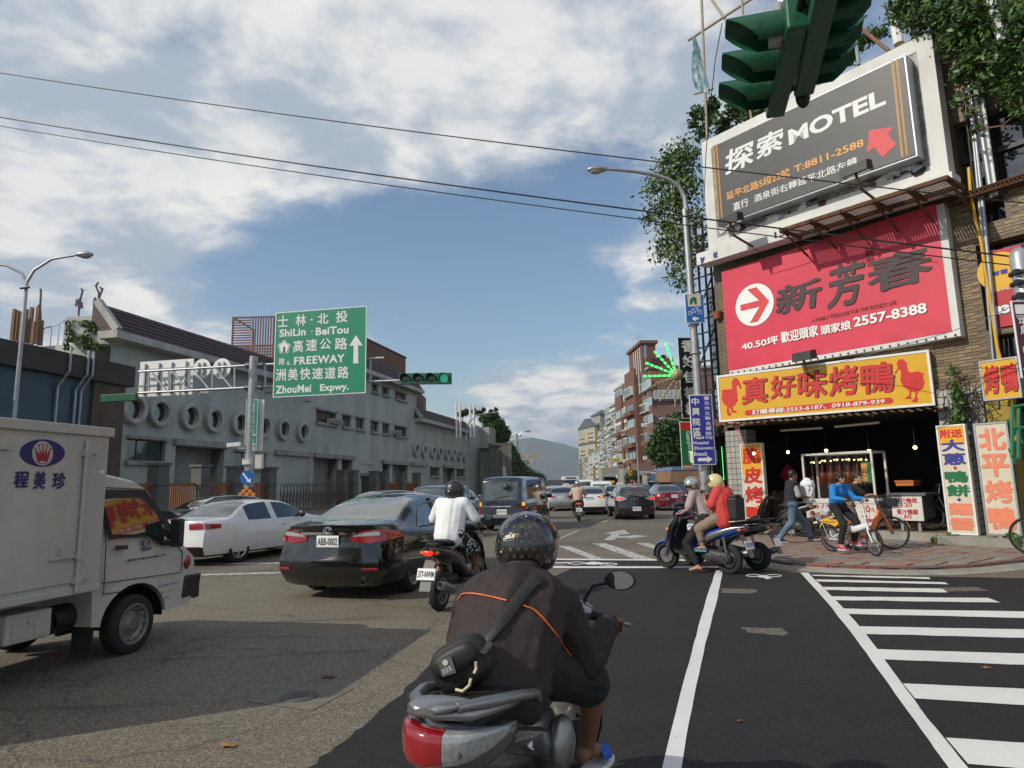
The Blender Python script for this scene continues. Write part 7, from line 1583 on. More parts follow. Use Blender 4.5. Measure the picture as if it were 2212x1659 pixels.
car('dark grey car behind the white sedan by the folding gate',(at(735,23).x,23.5),R(38),spec(paint='paint_gunmetal',H=1.5))
tx=car('yellow taxi seen over the black sedan roof',(at(868,31).x,31),R(30),spec(paint='paint_taxi',H=1.45),'taxi',name='taxi')
def taxi_sign(root,y=2.0,z=1.46):
 q=MB();q.prism([(-.28,y,z),(.28,y,z),(.2,y,z+.16),(-.2,y,z+.16)],(0,.14,0));s=q.build('roof_sign','white_enamel',root)
 text_on('TAXI','ink_red',(-.15,y-.005,z+.03),(1,0,0),(0,0,1),(0,0,.3,.09),s,world=False)
taxi_sign(tx['root'])
VAN=dict(type='van',L=4.7,W=1.69,H=1.96,roof=(.06,.35,3.75,4.45),belt=1.06,deck=1.95,hood=1.25,boxy=1,wheel=.33,spokes=0,wr=.74,zt=[1.86,1.90,1.91,1.93,1.945,1.96,1.93,1.75,1.25,1.05,.85],rear=[(.2,.12),(.35,.02),(.5,.0),(.6,.04),(1.05,.05),(1.5,.09),(1.85,.15),(1.96,.22)],gs=(.5,4.1),pillars=[1.45,2.45,3.4],bulge=.05)
hd=R(15);C=car('dark navy minibus with a spare mirror hanging over its rear window',(at(1082,23).x,23.2),hd,dict(VAN,paint='paint_navy',glass='glass_mid',H=1.9,zt=[1.80,1.84,1.85,1.87,1.885,1.90,1.88,1.7,1.25,1.05,.85],plate=(.02,.67,'0579·KW',None),rg=(6,7),lamps=[('amber_lit',.74,.12,[(0,.88),(1,.88)],[(0,1.0),(1,1.0)]),('red_lamp',.74,.12,[(0,.62),(1,.62)],[(0,.87),(1,.87)])],strips=[('grey_plastic',-.8,.8,.46,.58,'bumper_trim'),('chrome',-.4,.35,.83,.87,'chrome_strip')],wiper=(-.25,1.13,.28,1.22),emblem=(.99,.055)),'van',name='van')
f=C['fas'];q=MB();m0=f(.28,1.60,.0);q.tube([f(.34,1.78,.0),f(.36,1.80,.12),f(.28,1.72,.25),f(.25,1.62,.28)],.015,6);q.sphere(f(.25,1.52,.28),(.14,.05,.11),12,8);q.build('rear_mirror','black_plastic',C['root'],60)
text_on('SUPER JET','chrome',f(-.72,.86,.03),(1,0,0),(0,0,1),(-.05,-.015,.30,.02),C['root'],world=False)
C=car('pale grey-green estate car with sun flashing in its rear window',(at(925,27).x,26.6),R(16),dict(VAN,type='hatch',paint='paint_greygreen',glass='glass_mid',L=4.5,W=1.72,H=1.66,belt=.98,zt=[1.50,1.56,1.58,1.61,1.635,1.66,1.63,1.4,1.05,.98,.8],roof=(.06,.5,2.6,3.4),rear=[(.2,.12),(.35,.0),(.5,.0),(.6,.05),(.98,.10),(1.4,.25),(1.66,.40)],spokes=5,gs=(.7,3.2),pillars=[1.5,2.4],axles=(.85,3.5)),'estate car')
car('silver sedan ahead of the rider in the beige shirt',(at(1212,39).x,39.5),R(7),spec(paint='paint_silver',W=1.72,plate=(0,.80,'CV·4838',None),lamps=[('red_lamp',.38,.25,[(0,.80),(1,.80)],[(0,.90),(1,.91)])],spokes=5))
C=car('white sedan with amber indicator lit, next to the beige-shirted rider',(at(1270,34).x,33.6),R(9),spec(paint='paint_white',L=4.8,W=1.84,H=1.45,roof=(.5,1.5,2.75,3.6),plate=(-.0,.86,'2578·WN',None),lamps=[('red_lamp',.42,.45,[(0,.90),(.5,.88),(1,.93)],[(0,.93),(.6,1.0),(1,.99)])],lowtrim=1,handle='paint_white',exhaust=[-.5,.5],spokes=5))
q=MB();q.sphere(C['fas'](.62,.925,.02),(.09,.02,.028),10,6);q.build('indicator','amber_lit',C['root'])
HAT=dict(type='hatch',L=4.4,W=1.755,H=1.46,roof=(.06,.55,2.5,3.4),belt=.96,deck=1.4,hood=.95,zt=[1.33,1.36,1.38,1.41,1.435,1.46,1.43,1.22,.98,.92,.8],rear=[(.2,.14),(.30,.02),(.45,.0),(.62,.03),(.75,.08),(.98,.13),(1.2,.30),(1.46,.55)],wheel=.32,axles=(.85,3.5),gs=(.75,3.2),pillars=[2.0],spokes=5)
C=car('charcoal hatchback with brake lights on, in the middle lane',(at(1371,28.8).x,28.6),R(2),dict(HAT,paint='paint_gunmetal',plate=(0,.47,'6433·J3',None),emblem=(.88,.07),exhaust=[-.55],wiper=(-.3,1.04,.1,1.0),lamps=[('clear_lamp',.40,.40,[(0,.88),(.5,.80),(1,.88)],[(0,.93),(.6,1.02),(1,1.02)]),('red_lit',.58,.16,[(0,.86),(1,.88)],[(0,.95),(1,.96)])],strips=[('red_lamp',-.72,-.52,.52,.545,'reflector'),('red_lamp',.52,.72,.52,.545,'reflector'),('red_lit',-.12,.12,1.375,1.395,'brake_light')]))
q=MB();q.sphere((0,1.0,1.62),(.09,.09,.09),12,8);q.cyl((0,1.0,1.43),(0,1.0,1.55),.012,5);q.build('aerial_ball','red_lamp',C['root'],60)
car('maroon sedan on the right, near the parked scooters',(at(1452,36.5).x,36.5),R(1),spec(paint='paint_maroon',W=1.68,L=4.4,glass='glass_mid',plate=(.1,.80,'Q·0110',None),lamps=[('red_lamp',.40,.22,[(0,.78),(1,.78)],[(0,.90),(1,.90)]),('amber_lit',.74,.2,[(0,.80),(1,.80)],[(0,.89),(1,.89)])],spokes=0,emblem=(.95,.04)))
car('white estate car between the white sedan and the charcoal hatchback',(at(1299,47).x,47),R(6),dict(VAN,type='hatch',paint='paint_white',glass='glass_mid',L=4.5,W=1.75,H=1.75,belt=1.0,zt=[1.6,1.66,1.68,1.71,1.73,1.75,1.72,1.45,1.05,.98,.8],roof=(.06,.4,2.8,3.5),rear=[(.2,.12),(.35,.0),(.6,.03),(1.0,.07),(1.75,.3)],gs=(.6,3.3),pillars=[1.5,2.4]),'estate car')
tx=car('mustard taxi ahead of the silver sedan',(at(1222,50).x,50),R(5),spec(paint='paint_taxi',H=1.47),'taxi',name='taxi');taxi_sign(tx['root'])
car('white box-shaped minivan beyond the beige-shirted rider',(at(1267,60).x,60),R(4),dict(VAN,paint='paint_white',glass='glass_mid',H=1.8),'van',name='van')
tx=car('dark red-lit taxi between the white estate and the charcoal hatchback',(at(1333,42).x,42),R(3),spec(paint='paint_black',lamps=[('red_lit',.5,.2,[(0,.8),(1,.8)],[(0,.92),(1,.92)])]),'taxi',name='taxi');
C=car('yellow taxi hidden behind the charcoal hatchback',(at(1345,52).x,52),R(3),spec(paint='paint_taxi'),'taxi',name='taxi');taxi_sign(C['root'])
for i,(x,Y,p_,l)in enumerate([(1186,46,'paint_silver','silver car just past the navy minibus'),(1196,58,'paint_gunmetal','grey car second past the navy minibus'),(1388,44,'paint_gunmetal','dark car just right of the charcoal hatchback'),(1400,55,'paint_silver','small silver car beyond the charcoal hatchback'),(1417,58,'paint_blue','bluish car left of the black people carrier'),(1243,75,'paint_white','small white car far down the left lane'),(1310,72,'paint_silver','silver car far ahead of the white estate'),(1290,85,'paint_blue','blue-grey car far down the centre lane'),(1370,80,'paint_gunmetal','dark car far down by the street tree'),(980,34,'paint_silver','silver car behind the rider in the white shirt')]):
 car(l,(at(x,Y).x,Y),R(4),spec(paint=p_,H=1.42+.04*(i%3),glass='glass_mid',lamps=[('red_lamp',.45,.25,[(0,.8),(1,.8)],[(0,.92),(1,.92)])]))
car('black people carrier ahead of the maroon sedan',(at(1436,50).x,50),R(2),dict(VAN,type='hatch',paint='paint_black',H=1.72,belt=1.0,zt=[1.6,1.64,1.66,1.69,1.7,1.72,1.69,1.45,1.05,.98,.8],L=4.6,roof=(.06,.4,2.8,3.5),rear=[(.2,.12),(.35,.0),(.6,.03),(1.0,.07),(1.72,.3)],gs=(.6,3.3),pillars=[1.5,2.4]),'people carrier')
Y=46;p=at(1487,Y);t=thing('lorry','blue flatbed lorry with a brown tarpaulin load ahead of the maroon sedan','lorry',(p.x,Y,0));mat('lorry_blue',(.05,.10,.17),.5,var=.15,dirt=.4);mat('tarp',(.22,.13,.075),.8,var=.2,vs=1);mat('tarp_blue',(.10,.16,.28),.7,var=.2)
b=MB()
for k in range(3):b.box((-.82+.82*k,0,1.15),(.76,.08,.75))
b.box((0,.1,.72),(2.4,.1,.1));b.box((0,3,.72),(2.3,6,.12));b.build('tailboard','lorry_blue',t);b=MB();b.prism([(-1.15,.3,1.55),(1.15,.3,1.55),(1.05,.3,2.35),(-1.05,.3,2.35)],(0,5,0));b.build('load','tarp',t);b=MB();b.prism([(-1.07,.25,2.36),(1.07,.25,2.36),(.95,.25,2.62),(-.95,.25,2.62)],(0,5.1,0));b.build('cover','tarp_blue',t);b=MB();b.box((0,6.6,1.3),(2.1,1.6,1.9));b.build('cab','lorry_blue',t,bevel=.1);b=MB();b.box((.2,-.02,.55),(.4,.02,.2));b.build('number_plate','plate_white',t)
for y in(1.3,6.2):
 for s in(-1,1):add_wheel(t,s*.95,y,.42,.26,0,'hub_silver',(.42,0))
 # ---- white box truck
hd=R(11.5);fx=Vector((-3.83,6.88));W2=.76;org=fx+Vector((-math.cos(hd),math.sin(hd)))*W2;t=thing('box_truck','small white box truck with a blue and red crown emblem, cut by the left edge','truck',(org.x,org.y,0),-hd)
TRm=MW[t.name];TI=TRm.inverted()
def TP(px,py,x=W2):
 o=TI@O;d=TI.to_3x3()@ray(px,py);k=(x-o.x)/d.x;q=o+d*k;return q.y,q.z
def r3d(x,y):return(x/2.514*.864,(1000+y/2.514)*.864)
r9=lambda x,y:(x/3.318*.864,(1000+y/3.318)*.864)
BX=.83
yb1,zb1=TP(*r9(915,245),BX);_,zb0=TP(*r9(760,1580),BX);yb0=yb1-2.35
b=MB();b.box((0,(yb0+yb1)/2,(zb0+zb1)/2),(2*BX,yb1-yb0,zb1-zb0));b.build('box_body','paint_truck',t,bevel=.012)
b=MB()
for s in(-1,1):b.span((s*BX,yb0-.02,zb1-.075),(s*(BX+.03),yb1+.03,zb1+.012));b.span((s*(BX-.001),yb0,zb0-.005),(s*(BX+.018),yb1,zb0+.06))
b.span((-BX,yb1+.0,zb1-.07),(BX,yb1+.028,zb1+.01));b.build('roof_rail','paint_truck',t,bevel=.008)
b=MB();yd=TP(*r9(770,300),BX)[0];b.span((BX+.0005,yb0+.3,zb0+.10),(BX+.014,yd,zb1-.13));b.build('side_door','paint_truck',t,bevel=.006)
b=MB();yl=TP(*r9(700,320),BX)[0];b.cyl((BX+.035,yl,zb0+.02),(BX+.035,yl,zb1-.12),.018,8)
for z in(zb1-.24,zb0+.12):b.box((BX+.03,yl,z),(.05,.075,.05));b.box((BX+.02,yl+.08,z+.01),(.02,.12,.03))
b.build('lock_bar','paint_truck',t,50);b=MB();yh,zh_=TP(*r9(490,1310),BX);b.box((BX+.03,yh+.05,zh_),(.03,.34,.022));b.box((BX+.03,yh,zh_+.05),(.035,.06,.09));b.box((BX+.03,yl,zh_),(.05,.07,.06));b.build('handle','paint_truck',t)
q0=TP(*r9(15,385),BX);b=MB();b.box((BX+.025,q0[0],q0[1]),(.03,.1,.05));b.build('hinge','paint_truck',t)
def tprint(pts,m,x=BX+.016,nm='print'):
 b=MB();b.prism([(x,*TP(*p,x))for p in pts],(.0015,0,0));return b.build(nm,m,t)
def ell(cx,cy,rx,ry,n=32):return[r9(cx+rx*math.cos(2*math.pi*k/n),cy+ry*math.sin(2*math.pi*k/n))for k in range(n)]
tprint([r9(350+187*math.cos(a)*(1-.12*abs(math.sin(a))**3),440+115*math.sin(a))for a in[2*math.pi*k/40 for k in range(40)]],'ink_navy' if 'ink_navy' in MATS else mat('ink_navy',(.02,.015,.12),.5));tprint(ell(353,443,87,102),'paint_truck',BX+.0185);mat('ink_wine',(.36,.01,.03),.5)
tprint([r9(*p)for p in[(312,520),(290,405),(330,455),(323,375),(345,450),(357,372),(363,450),(392,380),(382,455),(420,408),(398,500),(385,525),(350,533)]],'ink_wine',BX+.021)
for x,y in[(293,402),(324,374),(358,370),(393,378),(420,405)]:tprint(ell(x,y,8,8,10),'ink_wine',BX+.0215)
tprint(ell(352,516,28,9,16),'paint_truck',BX+.024)
def ttext(s,m,x0,y0,x1,y1,X,**k):
 a_,z0=TP(*r9(x0,y1),X);c_,z1=TP(*r9(x1,y0),X);return text_on(s,m,(X,a_,(z0)),(0,1,0),(0,0,1),(0,0,c_-a_,abs(z1-z0)),t,world=False,**k)
for s,*q in[('程',105,590,240,730),('美',270,590,380,740),('珍',425,600,548,740)]:ttext(s,'ink_navy',*q,BX+.016,bold=.03,shear=.05)
CX_=.74
ys_=lambda x,y,X=CX_:TP(*r9(x,y),X)
prof=[r9(*p)for p in[(790,1660),(800,1300),(845,740),(862,632),(960,640),(1100,665),(1200,700),(1262,742)]]
pf=[ys_(845,1660),ys_(850,640),ys_(960,640),ys_(1190,690),ys_(1265,745),ys_(1500,1180),ys_(1585,1300),ys_(1600,1500),ys_(1600,1640),ys_(1560,1790),ys_(1330,1810)]
yA=yb1+.04;zc0=.36
def ringx(y,z,k=0):return(y,z)
cab=[(yA,zc0),(yA,pf[1][1]-.03),(yA+.05,pf[1][1]),(pf[2][0],pf[2][1]+.01),(pf[3][0],pf[3][1]),(pf[4][0],pf[4][1]),(pf[5][0],pf[5][1]),(pf[6][0]+.04,pf[6][1]),(pf[7][0]+.05,pf[7][1]),(pf[7][0]+.03,.42),(pf[7][0]-.1,.34),(.62,.34),(.55,.40)]
arch=[(.44*math.cos(a)*.98,.32+.36*math.sin(a))for a in[math.pi*k/12 for k in range(1,12)]]
outl=cab[:-1]+[(.43,.34)]+arch+[(-.43,.34)]
outl=[(y,z)for y,z in outl]
b=MB();
zmax=max(z for y,z in outl)
def hx_(z):return CX_ if z<1.05 else CX_-.10*((z-1.05)/(zmax-1.05))**1.3
ringR=[(hx_(z),y,z)for y,z in outl];ringL=[(-hx_(z),y,z)for y,z in outl]
b.rings([ringL,[(x*.9,y,z+(.03 if z>1.6 else 0))for x,y,z in ringL],[(x*.9,y,z+(.03 if z>1.6 else 0))for x,y,z in ringR],ringR],True,True);b.build('cab','paint_truck',t,30)
def sidepoly(pts,m,X,nm,th=.006,sm=0):
 P=[]
 for p in pts:
  y,z=TP(*r9(*p),CX_);x=hx_(z)+X;P.append((x,y,z))
 b=MB();b.prism(P,(th,0,0));return b.build(nm,m,t,sm)
sidepoly([(870,742),(1255,745),(1440,1060),(1475,1120),(1470,1205),(1340,1208),(1250,1130),(935,1150),(905,1100)],'black',.001,'window_surround')
mat('cab_glass',(.02,.03,.03),.02,spec=1.,coat=1,var=0)
sidepoly([(885,812),(1215,815),(1375,1040),(1405,1110),(1400,1165),(1330,1150),(1240,1110),(930,1118)],'cab_glass',.008,'side_window')
sidepoly([(905,1150),(960,1148),(962,1156),(905,1158)],'black',.001,'seal')
sidepoly([(955,1208),(1045,1204),(1045,1240),(955,1243)],'black_plastic',.004,'door_handle',.02)
def dline(P,w=5):
 for p,q in zip(P[:-1],P[1:]):
  y0,z0=TP(*r9(*p),CX_);y1,z1=TP(*r9(*q),CX_);b.beam((hx_(z0)+.001,y0,z0),(hx_(z1)+.001,y1,z1),.007)
b=MB();dline([(845,815),(880,960),(882,1200),(858,1610),(1020,1590)]);dline([(780,1530),(1500,1430)]);dline([(1470,1210),(1512,1260),(1508,1420)]);dline([(865,722),(1262,740)]);b.build('door_seam','black',t)
ttext('程美珍食品有限公司','ink_navy',1045,1275,1378,1345,CX_+.003,bold=.02);ttext('程美珍','ink_navy',1172,1215,1258,1258,CX_+.003,bold=.02)
yq,zq=TP(*r9(1213,1187),CX_+.003);
for a_,b_,m,dx in((.052,.036,'ink_navy',0),(.026,.030,'paint_truck',.002),(.013,.02,'ink_wine',.004)):b=MB();b.prism([(CX_+.003+dx,yq+a_*math.cos(2*math.pi*k/20),zq+b_*math.sin(2*math.pi*k/20))for k in range(20)],(.0012,0,0));b.build('print',m,t)
mat('ink_cyan',(.02,.13,.33),.5);ttext('AAE-6057','ink_cyan',1305,1500,1495,1555,CX_+.003,bold=.01);ttext('總重1.75公噸','ink_cyan',1293,1562,1478,1612,CX_+.003);ttext('限乘2人','ink_cyan',1335,1620,1440,1655,CX_+.003)
yl0,zl=TP(*r9(1600,1450),CX_);b=MB();b.prism([(CX_-.25,yl0-.17,.42),(CX_+.012,yl0-.17,.42),(CX_+.012,yl0-.13,zl+.01),(CX_-.25,yl0-.13,zl+.01)],(0,.27,0));b.box((0,yl0+.05,.52),(1.5,.14,.26));b.build('bumper','black_plastic',t,bevel=.02)
yl1,zl1=TP(*r9(1570,1335),CX_);b=MB();b.sphere((CX_-.05,yl1-.02,zl1),(.07,.07,.11),12,8);b.build('corner_lamp','red_lamp',t,60);b=MB();b.box((.55,yl1+.03,zl1),(.3,.05,.16));b.box((-.55,yl1+.03,zl1),(.3,.05,.16));b.build('headlamp','clear_lamp',t,bevel=.02)
ym_,zm_=TP(*r9(1455,1100),CX_+.12);b=MB();b.box((CX_+.14,ym_,zm_),(.17,.07,.30),-.25);b.beam((CX_,ym_-.06,zm_-.10),(CX_+.1,ym_,zm_-.08),.05);b.build('mirror','black_plastic',t,bevel=.03)
yw,zw=TP(*r9(840,895),CX_);b=MB();b.box((CX_-.01,yb1+.055,zw),(.03,.02,.12));b.build('marker_lamp','red_lamp',t)
b=MB();b.box((0,-.9,.42),(1.1,3.2,.14));b.box((0,.1,.35),(.9,.6,.2));b.build('chassis','black',t)
ytb,ztb=TP(*r9(115,1900),CX_);t0_=[r3d(30,1535),r3d(340,1300)];a0=TP(*r3d(48,1440),CX_);a1=TP(*r3d(338,1400),CX_);ybx0=a0[0];ybx1=a1[0];zT=TP(*r3d(338,1302),CX_)[1];zB=TP(*r3d(322,1485),CX_)[1]
b=MB();b.span((.38,ybx0,zB),(CX_-.02,ybx1,zT));b.build('tool_box','paint_truck',t,bevel=.02);b=MB()
for k in(0,1):yy=ybx0+(ybx1-ybx0)*(.12+.48*k);b.span((CX_-.019,yy,zB+(zT-zB)*.15),(CX_-.012,yy+(ybx1-ybx0)*.3,zB+(zT-zB)*.65))
b.cyl((CX_-.02,(ybx0+ybx1)/2,zT-.07),(CX_-.006,(ybx0+ybx1)/2,zT-.07),.03,12);b.build('box_panel','paint_truck',t,bevel=.006)
b=MB();b.cyl((.45,-.75,.45),(.45,-.30,.45),.13,16);b.build('tank','black',t,40);b=MB();b.box((.62,-.50,.28),(.22,.02,.38));b.build('mud_flap','rubber',t)
for y in(0,-2.0):
 for s in(-1,1):add_wheel(t,s*.66,y,.285,.17,0,'hub_grey' if mat('hub_grey',(.20,.19,.17),.5,.4,var=.2,dirt=.3)else '',('truck',))
b=MB();b.grid([[(xx_,.395*math.cos(a),.30+.345*math.sin(a))for a in[math.pi*k/16 for k in range(17)]]for xx_ in(.3,.735)]);b.box((.28,0,.5),(.04,.9,.5));b.build('wheel_well','black',t)
# ================================================================== SCOOTERS, BICYCLES, PEOPLE
from mathutils.bvhtree import BVHTree
def ring(c,hw,hh,n=16,p=2.4,ax='y',tilt=0.):
 out=[]
 for k in range(n):
  a=2*math.pi*k/n;ca,sa=math.cos(a),math.sin(a);x=hw*abs(ca)**(2/p)*(1 if ca>=0 else-1);z=hh*abs(sa)**(2/p)*(1 if sa>=0 else-1)
  out.append(Vector((c[0]+x,c[1]-z*math.sin(tilt),c[2]+z*math.cos(tilt)))if ax=='y' else Vector((c[0]+z*math.sin(tilt),c[1]+x,c[2]+z*math.cos(tilt)))if ax=='x' else Vector((c[0]+x,c[1]+z,c[2])))
 return out
def loft(name,m,parent,secs,n=18,p=2.6,smooth=50,M=None,sub=2):
 """secs: (x, y, z, hw, hh[, tilt]) along y, interpolated smoothly"""
 A=np.array([list(s)+[0]*(6-len(s))for s in secs],float);t=np.arange(len(A));f=[pchip(t,A[:,k])for k in range(6)]
 rs=[]
 for i in range((len(A)-1)*sub+1):
  v=[f[k](i/sub)for k in range(6)];rs.append(ring(v[:3],max(v[3],.004),max(v[4],.004),n,p,'y',v[5]))
 b=MB();b.rings(rs);return b.build(name,m,parent,smooth)
paint('scooter_blue',(.01,.07,.42),.2,.3);paint('scooter_black',(.012,.012,.014),.2);paint('scooter_silver',(.26,.265,.26),.3,.7);paint('scooter_grey',(.08,.085,.09),.3,.4)
mat('seat_vinyl',(.014,.013,.013),.55,var=.2,vs=30,bump=.1,bs=120);mat('mirror_face',(.55,.62,.7),.02,1.,var=0);mat('engine_grey',(.06,.06,.062),.5,.4,var=.2,vs=20,dirt=.3);mat('alu_dull',(.30,.30,.30),.35,.8,var=.1)
def scooter(label,loc,heading,body='scooter_black',accent=None,lit=False,z0=0.,plate='',lean=0.,fender='grey_plastic',cat='scooter',steer=0.,box=False,platem=None,stand=False):
 t=thing('scooter',label,cat,(loc[0],loc[1],z0),-heading,'motor scooters at the junction')
 acc=accent or body;r=.245
 for y,key in((0,0),(1.27,steer)):add_wheel(t,.0001,y,r,.105,6,'alu_dull',('scooter',),key)
 loft('engine','engine_grey',t,[(-.10,-.10,.25,.05,.07),(-.11,.0,.27,.075,.10),(-.11,.22,.29,.07,.11),(-.08,.42,.32,.07,.10),(-.02,.55,.34,.05,.06)],14)
 b=MB()
 for y,q in((.0,.085),(.30,.075)):b.lathe([(0,.02),(q*.4,.018),(q*.45,.005),(q*.85,.005),(q,.0),(q,-.03)],20,Matrix.Translation((-.185,y,.27))@Matrix.Rotation(R(-90),4,'Y'))
 b.build('engine_cover','engine_grey',t,35)
 loft('tail_body',body,t,[(0,-.36,.80,.03,.015),(0,-.30,.77,.085,.045),(0,-.14,.73,.135,.075),(0,.10,.68,.165,.105),(0,.38,.63,.17,.12),(0,.56,.52,.14,.14),(0,.66,.40,.12,.10)])
 for s in(-1,1):loft('side_panel',acc,t,[(s*.06,-.37,.80,.02,.012),(s*.10,-.20,.775,.03,.03),(s*.15,.05,.70,.03,.05),(s*.165,.30,.60,.02,.06),(s*.15,.50,.48,.015,.03)],12)
 loft('seat','seat_vinyl',t,[(0,-.26,.835,.07,.02),(0,-.18,.85,.12,.035),(0,.05,.855,.14,.045),(0,.16,.835,.145,.045),(0,.38,.80,.14,.045),(0,.56,.785,.10,.04),(0,.64,.77,.06,.02)])
 loft('footboard','black_plastic',t,[(0,.55,.30,.12,.05),(0,.75,.30,.17,.035),(0,.98,.33,.17,.035),(0,1.06,.42,.14,.04)],14)
 b=MB();P=[]
 for(y,z,w)in[(1.02,.28,.17),(1.06,.42,.215),(1.03,.60,.235),(.98,.76,.22),(.93,.90,.15)]:P.append([(w*k/6,y+.13*(1-(k/6)**2),z)for k in range(-6,7)])
 b.grid(P);b.grid([[(x,y-.03,z)for x,y,z in row]for row in P],True);b.build('leg_shield','black_plastic',t,60)
 loft('front_cowl',acc,t,[(0,1.0,.92,.10,.05,.2),(0,1.09,.80,.13,.09,.5),(0,1.17,.64,.12,.11,.6),(0,1.21,.50,.09,.08,.6),(0,1.24,.42,.03,.02,.6)],16)
 b=MB();P=[]
 for k in range(13):a=R(-10+150*k/12);P.append([(x,1.27-(.275-.02*(abs(x)>.05))*math.cos(a)*-1,.245+(.275-.03*(abs(x)>.05))*math.sin(a))for x in(-.075,-.05,0,.05,.075)])
 b.grid(P);b.build('front_fender',body,t,60)
 b=MB()
 for s in(-1,1):b.cyl((s*.075,1.10,.62),(s*.075,1.27,.245),.02,8)
 b.cyl((0,1.10,.60),(0,.88,1.0),.025,8);b.build('fork','alu_dull',t,50)
 b=MB()
 rs=[ring((x,.87-.06*abs(x)/.3,.985+.02*math.cos(x*5)),hh,hw,12,2.4,'x')for x,hh,hw in[(-.24,.03,.03),(-.20,.05,.045),(-.10,.085,.06),(0,.10,.07),(.10,.085,.06),(.20,.05,.045),(.24,.03,.03)]]
 b.rings(rs);b.build('handlebar_cover',body,t,60)
 for s in(-1,1):
  b=MB();b.tube([(s*.22,.82,.985),(s*.36,.77,.975)],[.021,.019],10);b.build('grip','rubber',t,50)
  b=MB();b.tube([(s*.21,.87,.99),(s*.27,.87,.975),(s*.40,.83,.945)],[.008,.008,.007],6);b.sphere((s*.402,.83,.945),.011,8,6);b.build('brake_lever','alu_dull',t,50)
  b=MB();b.tube([(s*.19,.87,1.0),(s*.20,.85,1.05),(s*.24,.84,1.11),(s*.32,.835,1.13)],.010,8);b.sphere((s*.37,.84,1.14),(.075,.022,.048),16,10);mr=b.build('mirror','black_plastic',t,60)
  b=MB();b.add([(s*.37+.066*math.cos(2*math.pi*k/16),.8165,1.14+.040*math.sin(2*math.pi*k/16))for k in range(16)],[tuple(range(16))]);b.build('mirror_glass','mirror_face',mr)
 b=MB();b.sphere((0,.965,.985),(.09,.04,.045),14,8);b.build('headlight','clear_lamp',t,60)
 b=MB();b.sphere((0,-.335,.755),(.075,.035,.04),16,10);b.build('tail_lamp','red_lit' if lit else 'red_lamp',t,60)
 for s in(-1,1):b=MB();b.sphere((s*.10,-.285,.75),(.035,.035,.028),12,8);b.build('indicator','amber_lamp',t,60);b=MB();b.sphere((s*.155,1.13,.72),(.02,.035,.03),10,8);b.build('indicator','amber_lamp',t,60)
 b=MB();b.grid([[(x,y,z)for x in(-.075,0,.075)]for y,z in((-.26,.66),(-.33,.56),(-.40,.40),(-.44,.30))]);b.grid([[(x,y+.015,z)for x in(-.075,0,.075)]for y,z in((-.26,.66),(-.33,.56),(-.40,.40),(-.44,.30))],True);b.build('rear_fender',fender,t,60)
 M_=Matrix.Translation((0,-.392,.50))@Matrix.Rotation(R(-18),4,'X');b=MB();b.box((0,0,0),(.25,.008,.145),0,M_);pl=b.build('number_plate','plate_white',t,bevel=.006)
 if plate:
  u_,v_=M_.to_3x3()@Vector((1,0,0)),M_.to_3x3()@Vector((0,0,1));text_on(plate,platem or 'ink',M_@Vector((-.11,-.006,-.04)),u_,v_,(0,0,.22,.08),pl,bold=.012,world=False,off=.002)
 b=MB();b.tube([(.13,.30,.25),(.15,.12,.23),(.16,.05,.25)],[.02,.02,.05],10);b.tube([(.16,.05,.26),(.165,-.10,.30),(.17,-.30,.36),(.17,-.34,.365)],[.05,.062,.06,.05],14);b.build('exhaust','alu_dull',t,50)
 b=MB();b.cyl((.172,-.345,.366),(.173,-.352,.367),.035,12);b.build('exhaust_tip','black',t)
 b=MB();b.cyl((-.09,-.02,.28),(-.11,.02,.62),.022,8);b.build('shock_absorber','alu_dull',t)
 b=MB();b.tube([(-.13,.05,.84),(-.15,-.15,.88),(-.10,-.33,.90),(0,-.37,.905),(.10,-.33,.90),(.15,-.15,.88),(.13,.05,.84)],.014,8);b.build('grab_rail','alu_dull' if body!='scooter_black' else 'black_plastic',t,60)
 if stand:b=MB();b.tube([(-.1,.3,.25),(-.2,.25,.01)],.012,6);b.build('side_stand','alu_dull',t)
 if box:b=MB();b.box((0,-.30,1.10),(.36,.32,.36));b.box((0,-.30,1.295),(.38,.34,.03));b.build('rear_box','black_plastic',t,bevel=.02)
 return t
